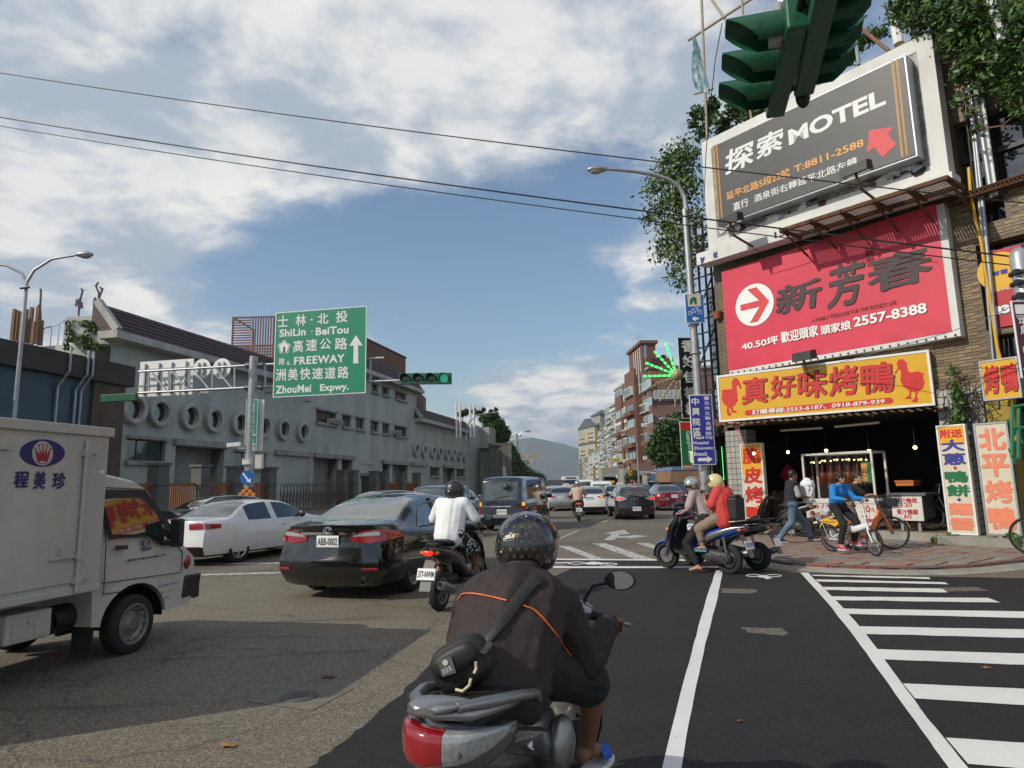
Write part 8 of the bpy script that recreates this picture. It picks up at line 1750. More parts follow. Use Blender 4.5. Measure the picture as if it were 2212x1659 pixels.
def bicycle(label,rear,front,r,kind,z0):
 rear,front=Vector((*rear,0)),Vector((*front,0));d=front-rear;wb=d.length;hd_=math.atan2(d.x,d.y);t=thing('bicycle',label,'bicycle',(rear.x,rear.y,z0),-hd_)
 def wheel(y,rz):
  T=Matrix.Translation((0,y,r))@Matrix.Rotation(rz,4,'Z')@Matrix.Rotation(R(90),4,'Y')
  h=MB();ns=36;h.lathe([(r-.030+.016*math.cos(a),.016*math.sin(a))for a in[2*math.pi*k/8 for k in range(8)]][:],ns,T,True);h.lathe([(r-.012+.015*math.cos(a),.017*math.sin(a))for a in[2*math.pi*k/8 for k in range(8)]],ns,T,True)
  w=h.build('wheel','rubber',t,60);q=MB();q.lathe([(r-.048,-.012),(r-.026,-.014),(r-.026,.014),(r-.048,.012)],ns,T,True);q.build('rim','alu_dull',w,60);q=MB();q.tube([T@Vector((0,0,-.045)),T@Vector((0,0,.045))],.022,10)
  q.build('hub','alu_dull',w,60);q=MB()
  for k in range(28):a=2*math.pi*k/28;q.cyl(T@Vector((.02*math.cos(a+1),.02*math.sin(a+1),.03*(-1)**k)),T@Vector(((r-.04)*math.cos(a),(r-.04)*math.sin(a),0)),.0016,3)
  q.build('spoke','steel',w,kind='stuff');return w
 st=R(-16)if kind=='fold' else R(-3);wheel(0,0);wheel(wb,st)
 fm=mat('bike_white',(.74,.76,.78),.25,coat=1)and 'bike_white'
 mat('bike_orange',(.78,.16,.01),.3,coat=1);mat('bike_yellow',(.78,.42,.01),.3,coat=1)
 H_=Vector((0,wb-.10,.98));
 if kind=='fold':
  b=MB();b.tube([(0,.36,.50),(0,.60,.47),(0,wb-.14,.56)],[.038,.045,.035],10,flat=1.5);b.tube([(0,.33,.26),(0,.36,.50),(0,.27,.80)],[.022,.022,.018],8)
  for s in(-1,1):b.tube([(s*.05,0,r),(s*.03,.36,.42)],.014,6);b.tube([(s*.05,0,r),(s*.02,.32,.26)],.012,6)
  b.tube([(0,wb-.14,.60),(0,wb-.11,.47)],.028,10)
  for s in(-1,1):b.tube([(s*.03,wb-.11,.48),(s*.05,wb-.07,.42),(s*.05,wb,r)],.014,8)
  b.build('frame','bike_white',t,60);b=MB();b.tube([(0,wb-.14,.60),(0,wb-.20,1.0)],.020,10);b.build('stem','bike_white',t,60);hz=1.0;hy=wb-.20;pd='black'
  b=MB();
  for s in(-1,1):b.tube([(s*.06,-.22,.60),(s*.06,.18,.60)],.008,5);b.tube([(s*.06,-.15,.60),(s*.05,0,r)],.007,5)
  b.build('rack','steel',t);b=MB();P=[[(x,y,z)for x in(-.045,0,.045)]for y,z in[(.30,.62),(.18,.60),(.05,.655),(-.08,.66),(-.22,.615)]];b.grid(P);b.grid([[(x,y,z-.03-.05*(i in(2,3)))for x,y,z in row]for i,row in enumerate(P)],True)
  for s in(-1,1):b.grid([[(s*.046,y,z-k*(.03+.07*(i in(1,2,3))))for k in(0,1)]for i,(x0,y,z)in enumerate([P[j][1]for j in range(5)])])
  b.build('rear_guard','bike_yellow',t,60);sz=.82;sy=.26
 else:
  b=MB();b.tube([(0,.42,.30),(0,.60,.27),(0,wb-.32,.52),(0,wb-.22,.78)],[.04,.045,.042,.035],12,flat=1.4);b.tube([(0,.42,.29),(0,.30,.80)],.020,8)
  for s in(-1,1):b.tube([(s*.05,0,r),(s*.04,.42,.30)],.014,6);b.tube([(s*.05,0,r),(s*.02,.34,.62)],.012,6)
  b.tube([(0,wb-.24,.86),(0,wb-.17,.68)],.030,10)
  for s in(-1,1):b.tube([(s*.035,wb-.17,.70),(s*.055,wb-.09,.52),(s*.055,wb,r)],[.022,.02,.014],8)
  b.build('frame','bike_orange' if kind=='city' else 'paint_black',t,60);b=MB();b.tube([(0,wb-.24,.86),(0,wb-.28,1.04)],.018,8);b.build('stem','alu_dull',t,60);hz=1.04;hy=wb-.28;sz=.86;sy=.27
  for y0,a0,a1,nm in()if kind!='city' else((wb,35,165,'front_fender'),(0,20,175,'rear_fender')):
   b=MB();b.grid([[(x,y0-(r+.035)*math.cos(R(a0+(a1-a0)*k/12)),r+(r+.035)*math.sin(R(a0+(a1-a0)*k/12)))for x in(-.03,0,.03)]for k in range(13)]);b.build(nm,'bike_yellow',t,60)
  if kind=='city':
   b=MB();c0=(0,wb+.02,.98)
   for k in range(7):
    z=.84+.26*k/6;w_=.13+.035*k/6;b.tube([(-w_,wb-.13,z),(-w_,wb+.17+.02*k/6,z),(w_,wb+.17+.02*k/6,z),(w_,wb-.13,z),(-w_,wb-.13,z)],.004,4)
   for k in range(11):x=-.15+.30*k/10;b.cyl((x*.85,wb+.17,.84),(x,wb+.19,1.10),.003,3);b.cyl((x*.85,wb-.13,.84),(x,wb-.13,1.10),.003,3);b.cyl((x*.85,wb-.13,.84),(x*.85,wb+.17,.84),.003,3)
   for s in(-1,1):
    for k in range(7):y=wb-.13+.3*k/6;b.cyl((s*.13,y,.84),(s*.165,y,1.10),.003,3)
   b.build('basket','black_plastic',t);b=MB();b.box((0,wb+.02,.95),(.22,.22,.18));b.build('basket_bag',mat('basket_bag',(.05,.055,.09),.6),t,bevel=.03)
   b=MB();b.sphere((0,wb-.02,.80),(.04,.05,.035),12,8);b.build('lamp','clear_lamp',t,60)
 b=MB();b.tube([(-.27,hy-.10,hz+.04),(-.12,hy+.0,hz+.03),(0,hy+.02,hz),(.12,hy+.0,hz+.03),(.27,hy-.10,hz+.04)],.012,8);b.build('handlebar','alu_dull',t,60)
 for s in(-1,1):b=MB();b.tube([(s*.19,hy-.055,hz+.037),(s*.29,hy-.11,hz+.04)],.017,8);b.build('grip','rubber',t,60);b=MB();b.tube([(s*.17,hy+.02,hz+.02),(s*.27,hy-.03,hz)],.005,5);b.build('brake_lever','alu_dull',t)
 b=MB();b.tube([(.05,hy+.05,hz),(.1,hy+.14,hz-.15),(.03,wb-.1,.6)],.004,4);b.tube([(-.05,hy+.05,hz),(-.07,hy+.12,hz-.12),(-.02,wb-.12,.55)],.004,4);b.build('cable','black',t)
 loft('saddle','seat_vinyl',t,[(0,sy-.13,sz+.03,.06,.02),(0,sy-.07,sz+.035,.075,.03),(0,sy+.04,sz+.03,.04,.025),(0,sy+.15,sz+.03,.02,.018)],12)
 cy,cz_=.37,.27;b=MB();b.lathe([(.075,-.003),(.085,0),(.075,.003)],20,Matrix.Translation((.06,cy,cz_))@Matrix.Rotation(R(90),4,'Y'));b.beam((.09,cy,cz_),(.10,cy+.09,cz_-.14),.016);b.beam((-.09,cy,cz_),(-.10,cy-.09,cz_+.14),.016);b.build('crank','alu_dull',t);b=MB();b.box((.15,cy+.09,cz_-.14),(.10,.07,.02));b.box((-.15,cy-.09,cz_+.14),(.10,.07,.02));b.build('pedal','black',t)
 b=MB();b.beam((.065,0,r+.03),(.065,cy,cz_+.07),.006);b.beam((.065,0,r-.03),(.065,cy,cz_-.07),.006);b.build('chain','steel',t)
 return t
 # ---- people
def capsule(b,p,q,r0,r1,n=10):
 p,q=Vector(p),Vector(q);d=q-p;L_=d.length
 if L_<1e-5:b.sphere(p,r0,n,8);return
 u=d/L_;pts=[];rs=[]
 for k in range(4):a=math.pi/2*(1-k/4);pts.append(p-u*r0*math.sin(a));rs.append(max(.0008,r0*math.cos(a)))
 pts.append(p);rs.append(r0);pts.append(q);rs.append(r1)
 for k in range(1,5):a=math.pi/2*k/4;pts.append(q+u*r1*math.sin(a));rs.append(max(.0008,r1*math.cos(a)))
 b.tube(pts,rs,n)
def blob(name,m,parent,caps,ell=(),voxel=.012,smooth=4,extra=None,disp=None):
 b=MB()
 for c in caps:capsule(b,*c)
 for e in ell:
  M_=Matrix.Translation(Vector(e[0]))@(e[2].to_4x4()if len(e)>2 else Matrix());b.sphere((0,0,0),e[1],16,12,M_)
 me=b.mesh('tmp');o=bpy.data.objects.new('tmp',me);COL.objects.link(o)
 r_=o.modifiers.new('r','REMESH');r_.mode='VOXEL';r_.voxel_size=voxel
 s_=o.modifiers.new('s','SMOOTH');s_.iterations=smooth;s_.factor=.6
 if disp:
  tx_=bpy.data.textures.new('folds','CLOUDS');tx_.noise_scale=disp[1];tx_.noise_depth=2;dm=o.modifiers.new('d','DISPLACE');dm.texture=tx_;dm.strength=disp[0];dm.mid_level=.5
  if len(disp)>2:tx2=bpy.data.textures.new('folds','CLOUDS');tx2.noise_scale=disp[3];tx2.noise_depth=1;d2_=o.modifiers.new('d2','DISPLACE');d2_.texture=tx2;d2_.strength=disp[2];d2_.mid_level=.5
 dg=bpy.context.evaluated_depsgraph_get();m2=bpy.data.meshes.new_from_object(o.evaluated_get(dg));bpy.data.objects.remove(o)
 m2.name=name;m2.materials.clear();m2.materials.append(gm(m));m2.polygons.foreach_set('use_smooth',[True]*len(m2.polygons))
 ob=bpy.data.objects.new(name,m2);COL.objects.link(ob);ob.parent=parent;return ob
def hand_caps(wr,d,n,s=1,curl=.6,side=1,spread=.10,thumb=.6):
 """wr wrist, d towards fingers, n back-of-hand normal, side: +1 thumb on +(d x n)"""
 wr,d,n=Vector(wr),Vector(d).normalized(),Vector(n);n=(n-d*n.dot(d)).normalized();w=d.cross(n)*side;out=[]
 pc=wr+d*.045*s
 for k in(-1,-.33,.33,1):out.append((wr+d*.01*s+w*.014*k*s,wr+d*.085*s+w*.030*k*s,.016*s,.0125*s))
 for k,(off,L_)in enumerate([(.030,.070),(.010,.078),(-.010,.072),(-.029,.056)]):
  p=wr+d*.088*s+w*off*s;dd=(d+w*(off*spread*10)).normalized();a=0
  for j,f in enumerate((.45,.32,.25)):
   a+=curl*(.9 if j==0 else 1.1);v=dd*math.cos(a)-n*math.sin(a);q=p+v*L_*f*s;out.append((p,q,(.0098-.0008*j)*s,(.0092-.0010*j)*s));p=q
 p=wr+d*.022*s+w*.026*s;v=(w*.8+d*.6-n*.25).normalized();q=p+v*.038*s;out.append((p,q,.014*s,.0115*s));v2=(d*.75+w*.35-n*thumb).normalized();q2=q+v2*.030*s;out.append((q,q2,.011*s,.010*s));out.append((q2,q2+(v2-n*.3).normalized()*.024*s,.010*s,.0085*s));return out
def rot_from(fwd,up=(0,0,1)):
 f=Vector(fwd).normalized();u=Vector(up);u=(u-f*u.dot(f)).normalized();r=f.cross(u);return Matrix(((r.x,f.x,u.x),(r.y,f.y,u.y),(r.z,f.z,u.z)))
def head_parts(hc,look,s=1.,up=(0,0,1)):
 """ellipsoids and capsules of a head; hc centre of the skull, look direction"""
 M_=rot_from(look,up);P=lambda x,y,z:Vector(hc)+M_@Vector((x*s,y*s,z*s))
 ell=[(P(0,-.008,.02),(.074*s,.093*s,.092*s),M_),(P(0,.03,-.045),(.056*s,.060*s,.066*s),M_),(P(0,.078,-.088),(.026*s,.022*s,.022*s),M_),(P(.073,-.005,-.02),(.010*s,.018*s,.030*s),M_),(P(-.073,-.005,-.02),(.010*s,.018*s,.030*s),M_),(P(.038,.062,-.035),(.026*s,.022*s,.024*s),M_),(P(-.038,.062,-.035),(.026*s,.022*s,.024*s),M_),(P(0,.088,-.066),(.024*s,.010*s,.006*s),M_),(P(0,.086,-.074),(.021*s,.010*s,.006*s),M_)]
 caps=[(P(0,.086,-.002),P(0,.104,-.034),.009*s,.013*s),(P(-.012,.092,-.038),P(.012,.092,-.038),.009*s,.009*s),(P(-.038,.080,.016),P(.038,.080,.016),.010*s,.010*s)]
 return ell,caps,P,M_
def eyes(root,P,M_,s=1.):
 for x in(-.031,.031):
  b=MB();b.sphere((0,0,0),(.0125*s,.009*s,.008*s),10,8,Matrix.Translation(P(x,.080,-.008))@M_.to_4x4());e=b.build('eye',mat('eye_white',(.55,.52,.48),.3),root,60)
  b=MB();b.sphere((0,0,0),(.006*s,.004*s,.0062*s),8,6,Matrix.Translation(P(x,.087,-.008))@M_.to_4x4());b.build('iris','hair',e,60)
  b=MB();b.tube([P(x-.018,.088,.012),P(x,.093,.017),P(x+.018,.087,.012)],.0032*s,5);b.build('eyebrow','hair',root,60)
 b=MB();b.tube([P(-.020,.0965,-.070),P(0,.0995,-.069),P(.020,.0965,-.070)],.0026*s,5);b.build('lip_line',mat('lip',(.25,.08,.06),.5),root,60)
def hair_cap(root,P,M_,s=1.,long=False,fringe=.0,m='hair',seed=0):
 ell=[(P(0,-.016,.034),(.084*s,.096*s,.092*s),M_),(P(0,-.055,-.005),(.070*s,.050*s,.075*s),M_)]
 if fringe:ell+=[(P(x,.066,.062-fringe),(.026*s,.026*s,.034*s),M_)for x in(-.05,-.025,0,.025,.05)]
 if long:ell+=[(P(x,-.02,-.03),(.022*s,.045*s,.06*s),M_)for x in(-.074,.074)]+[(P(0,-.07,-.05),(.06*s,.03*s,.05*s),M_)]
 return blob('hair',m,root,[],ell,.008,2,disp=(.012,.02))
def person(label,M_or_root,J,S,name='person'):
 """M: (loc, heading); J joints in the local frame; S: style"""
 root=thing(name,label,'person',M_or_root[0],-M_or_root[1]);vx=S.get('voxel',.012);s=S.get('s',1.)
 V_={k:Vector(v)for k,v in J.items()if not k.startswith('hand')};g=lambda k:V_[k]
 caps=[];ell=[]
 he,hc_,P,HM=head_parts(g('head'),J.get('look',(0,1,0)),s,J.get('headup',(0,0,1)));ell+=he;caps+=hc_
 caps+=[(g('neck'),g('head')+HM@Vector((0,-.02,-.05)),.055*s,.052*s),(g('chest'),g('neck'),.10*s,.055*s),(g('pelvis'),g('chest'),.10*s,.11*s)]
 for q in 'LR':
  caps+=[(g('sh'+q),g('el'+q),.046*s,.036*s),(g('el'+q),g('wr'+q),.037*s,.024*s),(g('neck'),g('sh'+q),.05*s,.05*s),(g('hip'+q),g('kn'+q),.075*s,.052*s),(g('kn'+q),g('kn'+q).lerp(g('an'+q),.3),.050*s,.052*s),(g('kn'+q).lerp(g('an'+q),.3),g('an'+q),.052*s,.032*s),(g('an'+q),g('to'+q),.036*s,.026*s),(g('an'+q),g('an'+q)+(g('an'+q)-g('to'+q)).normalized()*.04-Vector((0,0,.03)),.034*s,.030*s)]
  h=J['hand'+q];caps+=hand_caps(g('wr'+q),h[0],h[1],s,h[2],h[3]if len(h)>3 else(1 if q=='R' else-1))
 blob('body',S.get('skin','skin'),root,caps,ell,S.get('skinvoxel',.009),2)
 t_=S.get('top')
 if t_:
  m_,slv,puff=t_;c=[];w_=S.get('girth',1.)
  ct,pl_=g('chest'),g('pelvis');hem=S.get('hem',.0);down=(pl_-ct).normalized()
  sx=(g('shR')-g('shL'));lat=sx.normalized();low=pl_+down*hem
  c+=[(low,ct,.135*w_*s+puff,.125*w_*s+puff),(low-lat*.07,ct-lat*.08,.105*w_*s+puff,.105*w_*s+puff),(low+lat*.07,ct+lat*.08,.105*w_*s+puff,.105*w_*s+puff),(g('shL'),g('shR'),.062*s+puff,.062*s+puff),(ct-lat*.08,g('shL'),.10*s+puff,.062*s+puff),(ct+lat*.08,g('shR'),.10*s+puff,.062*s+puff),(ct,g('neck')-Vector((0,0,.02)),.11*s+puff,.062*s+puff*.5),(g('neck')-Vector((0,0,.03)),g('shL'),.06*s,.055*s+puff),(g('neck')-Vector((0,0,.03)),g('shR'),.06*s,.055*s+puff)]
  if not S.get('vest'):
   for q in 'LR':
    a,e_,w2=g('sh'+q),g('el'+q),g('wr'+q)
    if slv>=1:c+=[(a,e_,.062*s+puff,.050*s+puff),(e_,e_.lerp(w2,min(1,slv-1)),.050*s+puff,.036*s+puff*.7)]
    else:c+=[(a,a.lerp(e_,slv),.062*s+puff,.060*s+puff)]
  blob('jacket' if S.get('jacket')else 'shirt',m_,root,c,(),vx,5,disp=S.get('folds',(.016,.12)))
 if S.get('sleeve'):
  m_,slv=S['sleeve'];c=[]
  for q in 'LR':a,e_=g('sh'+q),g('el'+q);c+=[(a+(g('chest')-a).normalized()*.01,a.lerp(e_,slv),.066*s,.068*s)]
  blob('sleeves',m_,root,c,(),.011,2,disp=(.015,.05))
 t_=S.get('legs')
 if t_:
  m_,ln,puff=t_;c=[(g('hipL'),g('hipR'),.115*s+puff,.115*s+puff),(g('pelvis'),g('pelvis')+Vector((0,0,.05)),.125*s+puff,.12*s+puff)]
  for q in 'LR':
   h_,k_,a_=g('hip'+q),g('kn'+q),g('an'+q)
   if ln>=1:c+=[(h_,k_,.095*s+puff,.068*s+puff),(k_,k_.lerp(a_,min(1,ln-1)),.066*s+puff,.055*s+puff*.8)]
   else:c+=[(h_,h_.lerp(k_,ln),.098*s+puff,.088*s+puff)]
  blob('trousers' if ln>1 else 'shorts',m_,root,c,(),vx,3,disp=(.02,.08))
 if S.get('shoe'):
  for q in 'LR':
   a_,o_=g('an'+q),g('to'+q);d_=(o_-a_);d_.z*=.3;d_.normalize();bk=a_-d_*.05;low=min(a_.z,o_.z)
   blob('shoe',S['shoe'],root,[(bk-Vector((0,0,.045)),o_-Vector((0,0,.0)),.042*s,.038*s),(a_-Vector((0,0,.02)),a_-Vector((0,0,.05)),.044*s,.045*s),(bk-Vector((0,0,.055)),o_+d_*.02-Vector((0,0,.012)),.038*s,.036*s)],(),.010,2)
   if S.get('sole'):
    dn=Vector((0,0,-.072));b=MB();lat=d_.cross(Vector((0,0,1))).normalized()*.045;zz=min((bk+dn).z,o_.z-.03);b.prism([Vector((*(bk-d_*.03+lat*.8).xy,zz)),Vector((*(bk-d_*.03-lat*.8).xy,zz)),Vector((*(o_+d_*.05-lat).xy,zz)),Vector((*(o_+d_*.05+lat).xy,zz))],(0,0,.022));b.build('sole',S['sole'],root,bevel=.006)
 if not S.get('noface'):eyes(root,P,HM,s)
 if 'hairstyle' in S:hair_cap(root,P,HM,s,**S['hairstyle'])
 return root,P,HM
def helmet(root,P,HM,m='helmet_black',s=1.,visor=None,full=False,name='helmet',peak=None):
 """shell round the head: sphere patch, open at face and below, given thickness"""
 c=P(0,-.008,.022);Rx,Ry,Rz=.138*s,.160*s,.150*s;T=Matrix.Translation(c)@HM.to_4x4();b=MB();nu,nv=40,26;idx={}
 def vis(a,t):
  fr=max(0,math.cos(a));zc=math.cos(t)
  lowf=-.02 if full is False else .0;lim=(.10 if math.cos(a)>.55 else(-.62 if math.cos(a)>-.2 else(-.80 if not full else-.9)))
  if full and math.cos(a)>.55:lim=.18
  if .25<math.cos(a)<=.55:lim=-.35 if not full else-.75
  return zc>lim
 vs=[]
 for layer in(0,1):
  k_=1 if layer==0 else .90
  for i in range(nv+1):
   t=R(150)*i/nv
   for j in range(nu):a=2*math.pi*j/nu;fl=1+.02*math.sin(t*3);vs.append(T@Vector((Rx*k_*math.sin(t)*math.sin(a)*fl,Ry*k_*math.sin(t)*math.cos(a),Rz*k_*math.cos(t)*(1.05 if t>1.6 else 1))))
 fs=[];keep=[[vis(2*math.pi*(j+.5)/nu,R(150)*(i+.5)/nv)for j in range(nu)]for i in range(nv)];off=(nv+1)*nu
 q=lambda i,j:i*nu+(j%nu)
 for i in range(nv):
  for j in range(nu):
   if not keep[i][j]:continue
   fs.append((q(i,j),q(i,j+1),q(i+1,j+1),q(i+1,j)));fs.append((off+q(i,j),off+q(i+1,j),off+q(i+1,j+1),off+q(i,j+1)))
   for(di,dj,e0,e1)in((1,0,(i+1,j),(i+1,j+1)),(0,1,(i,j+1),(i+1,j+1)),(0,-1,(i,j),(i+1,j)),(-1,0,(i,j),(i,j+1))):
    ii,jj=i+di,(j+dj)%nu
    if ii<0:continue
    if ii>=nv or not keep[ii][jj]:fs.append((q(*e0),q(*e1),off+q(*e1),off+q(*e0)))
 b.add(vs,fs);h=b.build(name,m,root,50)
 b=MB();b.grid([[T@Vector((Rx*1.012*math.sin(t)*math.sin(a),Ry*1.012*math.sin(t)*math.cos(a),Rz*1.012*math.cos(t)*(1.05 if t>1.6 else 1)))for a in[2*math.pi*j/40 for j in range(41)]]for t in(R(86),R(88.5))]);
 if visor:
  b=MB();P_=[]
  for i in range(9):
   t=R(62+52*i/8)if visor!='up' else R(30+48*i/8);P_.append([T@Vector((Rx*1.07*math.sin(t)*math.sin(a),Ry*1.12*math.sin(t)*math.cos(a),Rz*1.05*math.cos(t)))for a in[R(-88+176*j/20)for j in range(21)]])
  b.grid(P_);b.build('visor',S_v if(S_v:=('visor_clear' if visor=='clear' else 'visor_smoke'))else '',root,60)
 if peak:
  b=MB();P_=[]
  for k in(0,.5,1):P_.append([T@Vector((Rx*(1.0+.10*k)*math.sin(a),Ry*(1.0+.55*k*math.cos(a)**2)*math.cos(a),Rz*(.30-.10*k)))for a in[R(-62+124*j/14)for j in range(15)]])
  b.grid(P_);b.grid([[p-Vector((0,0,.006))for p in r_]for r_ in P_],True);b.build('peak',peak,root,60)
 return h,T,(Rx,Ry,Rz)
paint('helmet_black',(.012,.012,.013),.16);mat('helmet_matt',(.018,.018,.018),.45,coat=.3);paint('helmet_silver',(.45,.46,.45),.22,.75);paint('helmet_yellow',(.62,.55,.25),.35)
mat('visor_clear',(.9,.93,.93),.03,trans=1.,alpha=.28,var=0);mat('visor_smoke',(.05,.05,.05),.05,alpha=.75,coat=1,var=0)
mat('cloth_white',(.74,.75,.76),.85,var=.04,vs=4);mat('cloth_beige',(.52,.40,.31),.85,var=.06);mat('cloth_lilac',(.34,.28,.29),.85,var=.06);mat('cloth_red',(.56,.05,.045),.75,var=.06);mat('cloth_khaki',(.24,.18,.13),.9,var=.08);mat('cloth_black',(.012,.012,.013),.85,var=.2);mat('cloth_navy',(.016,.018,.026),.85,var=.2);mat('cloth_greys',(.36,.35,.35),.85,var=.06)
mat('jeans',(.065,.11,.17),.85,var=.35,vs=5,c2=(.14,.20,.27));mat('cloth_cyan',(.01,.19,.52),.8,var=.08);mat('jacket_fabric',(.034,.024,.024),.72,var=.12,vs=3,bump=.12,bs=90,spec=.3);mat('jacket_back',(.060,.038,.036),.45,var=.12)
mat('shoe_pink',(.50,.06,.16),.6,var=.3,vs=30);mat('shoe_grey',(.06,.08,.10),.6,var=.3,vs=20);mat('shoe_brown',(.07,.04,.028),.6);mat('sole_white',(.6,.6,.58),.6);mat('sole_cyan',(.02,.40,.50),.5);mat('sandal_blue',(.01,.07,.42),.5);mat('flower_shorts',(.02,.02,.024),.85,var=0,vs=22,c2=(.7,.7,.72));MATS['flower_shorts'].node_tree.nodes['Color Ramp'].color_ramp.elements[0].position=.56;MATS['flower_shorts'].node_tree.nodes['Color Ramp'].color_ramp.elements[1].position=.58;MATS['flower_shorts'].node_tree.nodes['Noise Texture'].inputs['Detail'].default_value=1
mat('bag_white',(.78,.79,.82),.45,var=.06,vs=8,bump=.4,bs=9);mat('bag_black',(.014,.013,.012),.55,var=.2,vs=9,bump=.1,bs=80);mat('piping',(.72,.13,.02),.5,emit=0)
def seated(lean=.12,hips=(0,.30),seat=.86,hand=(.33,.76,.99),foot=(.13,.85,.40),s=1.,look=(0,1,0),knee=(.20,.72,.70),curl=.75):
 """joints of a rider on a scooter in scooter coordinates"""
 hy=hips[1];J=dict(pelvis=(0,hy,seat+.10),chest=(0,hy+lean,seat+.40),neck=(0,hy+lean*1.45,seat+.56),head=(0,hy+lean*1.75+.02,seat+.70),look=look)
 for q,sx in(('L',-1),('R',1)):
  J.update({'sh'+q:(sx*.18,hy+lean*1.25,seat+.49),'hip'+q:(sx*.09,hy,seat+.08),'kn'+q:(sx*knee[0],knee[1],knee[2]),'an'+q:(sx*foot[0],foot[1],foot[2]),'to'+q:(sx*(foot[0]+.01),foot[1]+.15,foot[2]-.045),'wr'+q:(sx*(hand[0]-.015),hand[1]-.065,hand[2]+.03)})
  J['el'+q]=tuple((Vector(J['sh'+q])+Vector(J['wr'+q]))*.5+Vector((sx*.09,-.07,-.09)));J['hand'+q]=((-sx*.15,1,-.15),(0,.15,1),curl,-sx)
 return J
 # ================================================================== WHO IS WHERE
def world_bvh(ob,root):
 M_=MW[root.name];me=ob.data;return BVHTree.FromPolygons([M_@v.co for v in me.vertices],[tuple(p.vertices)for p in me.polygons])
def cast(bvh,px,py):
 d=ray(px,py).normalized();h=bvh.ray_cast(O,d);return(h[0],h[1])if h[0]is not None else(None,None)
def ribbon(name,m,root,bvh,pts,w,lift=.006,n=6,closed=False,th=.004):
 """strip of width w laid over a surface along picture points, each resampled"""
 P=[];Nn=[]
 for i in range(len(pts)-1):
  for k in range(n):
   t=k/n;h,q=cast(bvh,pts[i][0]+(pts[i+1][0]-pts[i][0])*t,pts[i][1]+(pts[i+1][1]-pts[i][1])*t)
   if h is not None:P.append(h);Nn.append(q if q.dot(O-h)>0 else-q)
 if len(P)<3:return
 for _ in range(3):
  P=[P[0]]+[(P[i-1]+P[i]*2+P[i+1])/4 for i in range(1,len(P)-1)]+[P[-1]];Nn=[Nn[0]]+[(Nn[i-1]+Nn[i]*2+Nn[i+1]).normalized()for i in range(1,len(Nn)-1)]+[Nn[-1]]
 L_=[];
 for i,p in enumerate(P):
  t=(P[min(i+1,len(P)-1)]-P[max(i-1,0)]).normalized();s=t.cross(Nn[i]).normalized();q=p+Nn[i]*lift;L_.append([q-s*w/2-Nn[i]*th,q-s*w*.42,q,q+s*w*.42,q+s*w/2-Nn[i]*th])
 b=MB();b.grid(L_);return b.build(name,m,root,60,world=True)
 # --- foreground rider
h1=R(18);L1=(-.135,2.44,0)
s1=scooter('grey-silver scooter ridden by the man in the dark jacket, nearest to the camera',L1,h1,'scooter_silver','scooter_grey',plate='',steer=R(-4))
for ch in list(s1.children):
 nm_=ch.name.split('.')[0]
 xm=sum(v.co.x for v in ch.data.vertices)/len(ch.data.vertices)if ch.type=='MESH' else 0;ym=sum(v.co.y for v in ch.data.vertices)/len(ch.data.vertices)if ch.type=='MESH' else 0
 if(nm_=='mirror' and xm<0)or nm_=='tail_lamp' or(nm_=='indicator' and ym<0):
  for c2 in list(ch.children):bpy.data.objects.remove(c2)
  bpy.data.objects.remove(ch)
def xloft(nm,m,S_):
 A=np.array(S_,float);f_=[pchip(np.arange(len(A)),A[:,k])for k in range(5)];rs=[]
 for i in range((len(A)-1)*3+1):v=[q(i/3)for q in f_];rs.append(ring(v[:3],max(.003,v[3]),max(.003,v[4]),20,3.0,'x'))
 b=MB();b.rings(rs);return b.build(nm,m,s1,60)
xloft('tail_lamp','red_lamp',[(-.150,-.25,.835,.01,.01),(-.138,-.285,.83,.03,.038),(-.095,-.335,.815,.04,.058),(-.02,-.357,.81,.04,.056),(.025,-.352,.812,.04,.050)])
xloft('reversing_lamp','clear_lamp',[(.027,-.352,.812,.04,.050),(.08,-.325,.812,.04,.045),(.13,-.265,.816,.035,.032),(.175,-.19,.825,.012,.010)])
xloft('lamp_housing','scooter_grey',[(-.16,-.22,.82,.02,.05),(-.13,-.26,.80,.04,.07),(0,-.32,.785,.045,.080),(.12,-.25,.79,.04,.055),(.18,-.16,.81,.02,.03)])
b=MB();b.rings([ring((x,y,z),hw,hh,16,2.2,'y',tl)for x,y,z,hw,hh,tl in[(-.02,-.40,.925,.035,.010,0),(-.02,-.37,.928,.075,.018,0),(0,-.30,.925,.10,.018,0)]]);b.build('rail_pad','alu_dull',s1,60)
for s_ in(-1,1):b=MB();b.tube([(s_*.06,-.35,.925),(s_*.12,-.26,.92),(s_*.17,-.10,.895),(s_*.185,.06,.86),(s_*.175,.14,.80)],[.018,.022,.022,.02,.015],12,flat=.8);b.build('grab_bar','alu_dull',s1,60)
b=MB();b.prism([(.1705,.05,.70),(.1705,-.10,.735),(.172,.20,.665),(.172,.26,.63)],(.004,0,0));b.build('red_decal','ink_red',s1);b=MB();b.prism([(.173,-.02,.715),(.173,.06,.71),(.173,.02,.69),(.173,.12,.67),(.173,.05,.675),(.173,.0,.70)],(.004,0,0));b.build('white_decal','white_ink',s1)
b=MB();b.sphere((.20,.34,.60),(.05,.10,.10),16,12);b.build('side_cover','alu_dull',s1,60)
b=MB();b.sphere((0,.80,1.035),(.13,.05,.035),18,10);b.build('gauge_housing','scooter_silver',s1,60)
for x in(-.06,.05):
 b=MB();T_=Matrix.Translation((x,.765,1.055))@Matrix.Rotation(R(35),4,'X');b.lathe([(0,.004),(.030,.004),(.032,.010),(.038,.010),(.040,0)],20,T_);b.build('gauge','white_enamel',s1,40);b=MB();b.lathe([(0,.006),(.022,.006)],16,T_);b.beam(T_@Vector((0,0,.008)),T_@Vector((.015,.01,.008)),.003);b.build('dial','red_lamp' if x>0 else 'grey_plastic',s1)
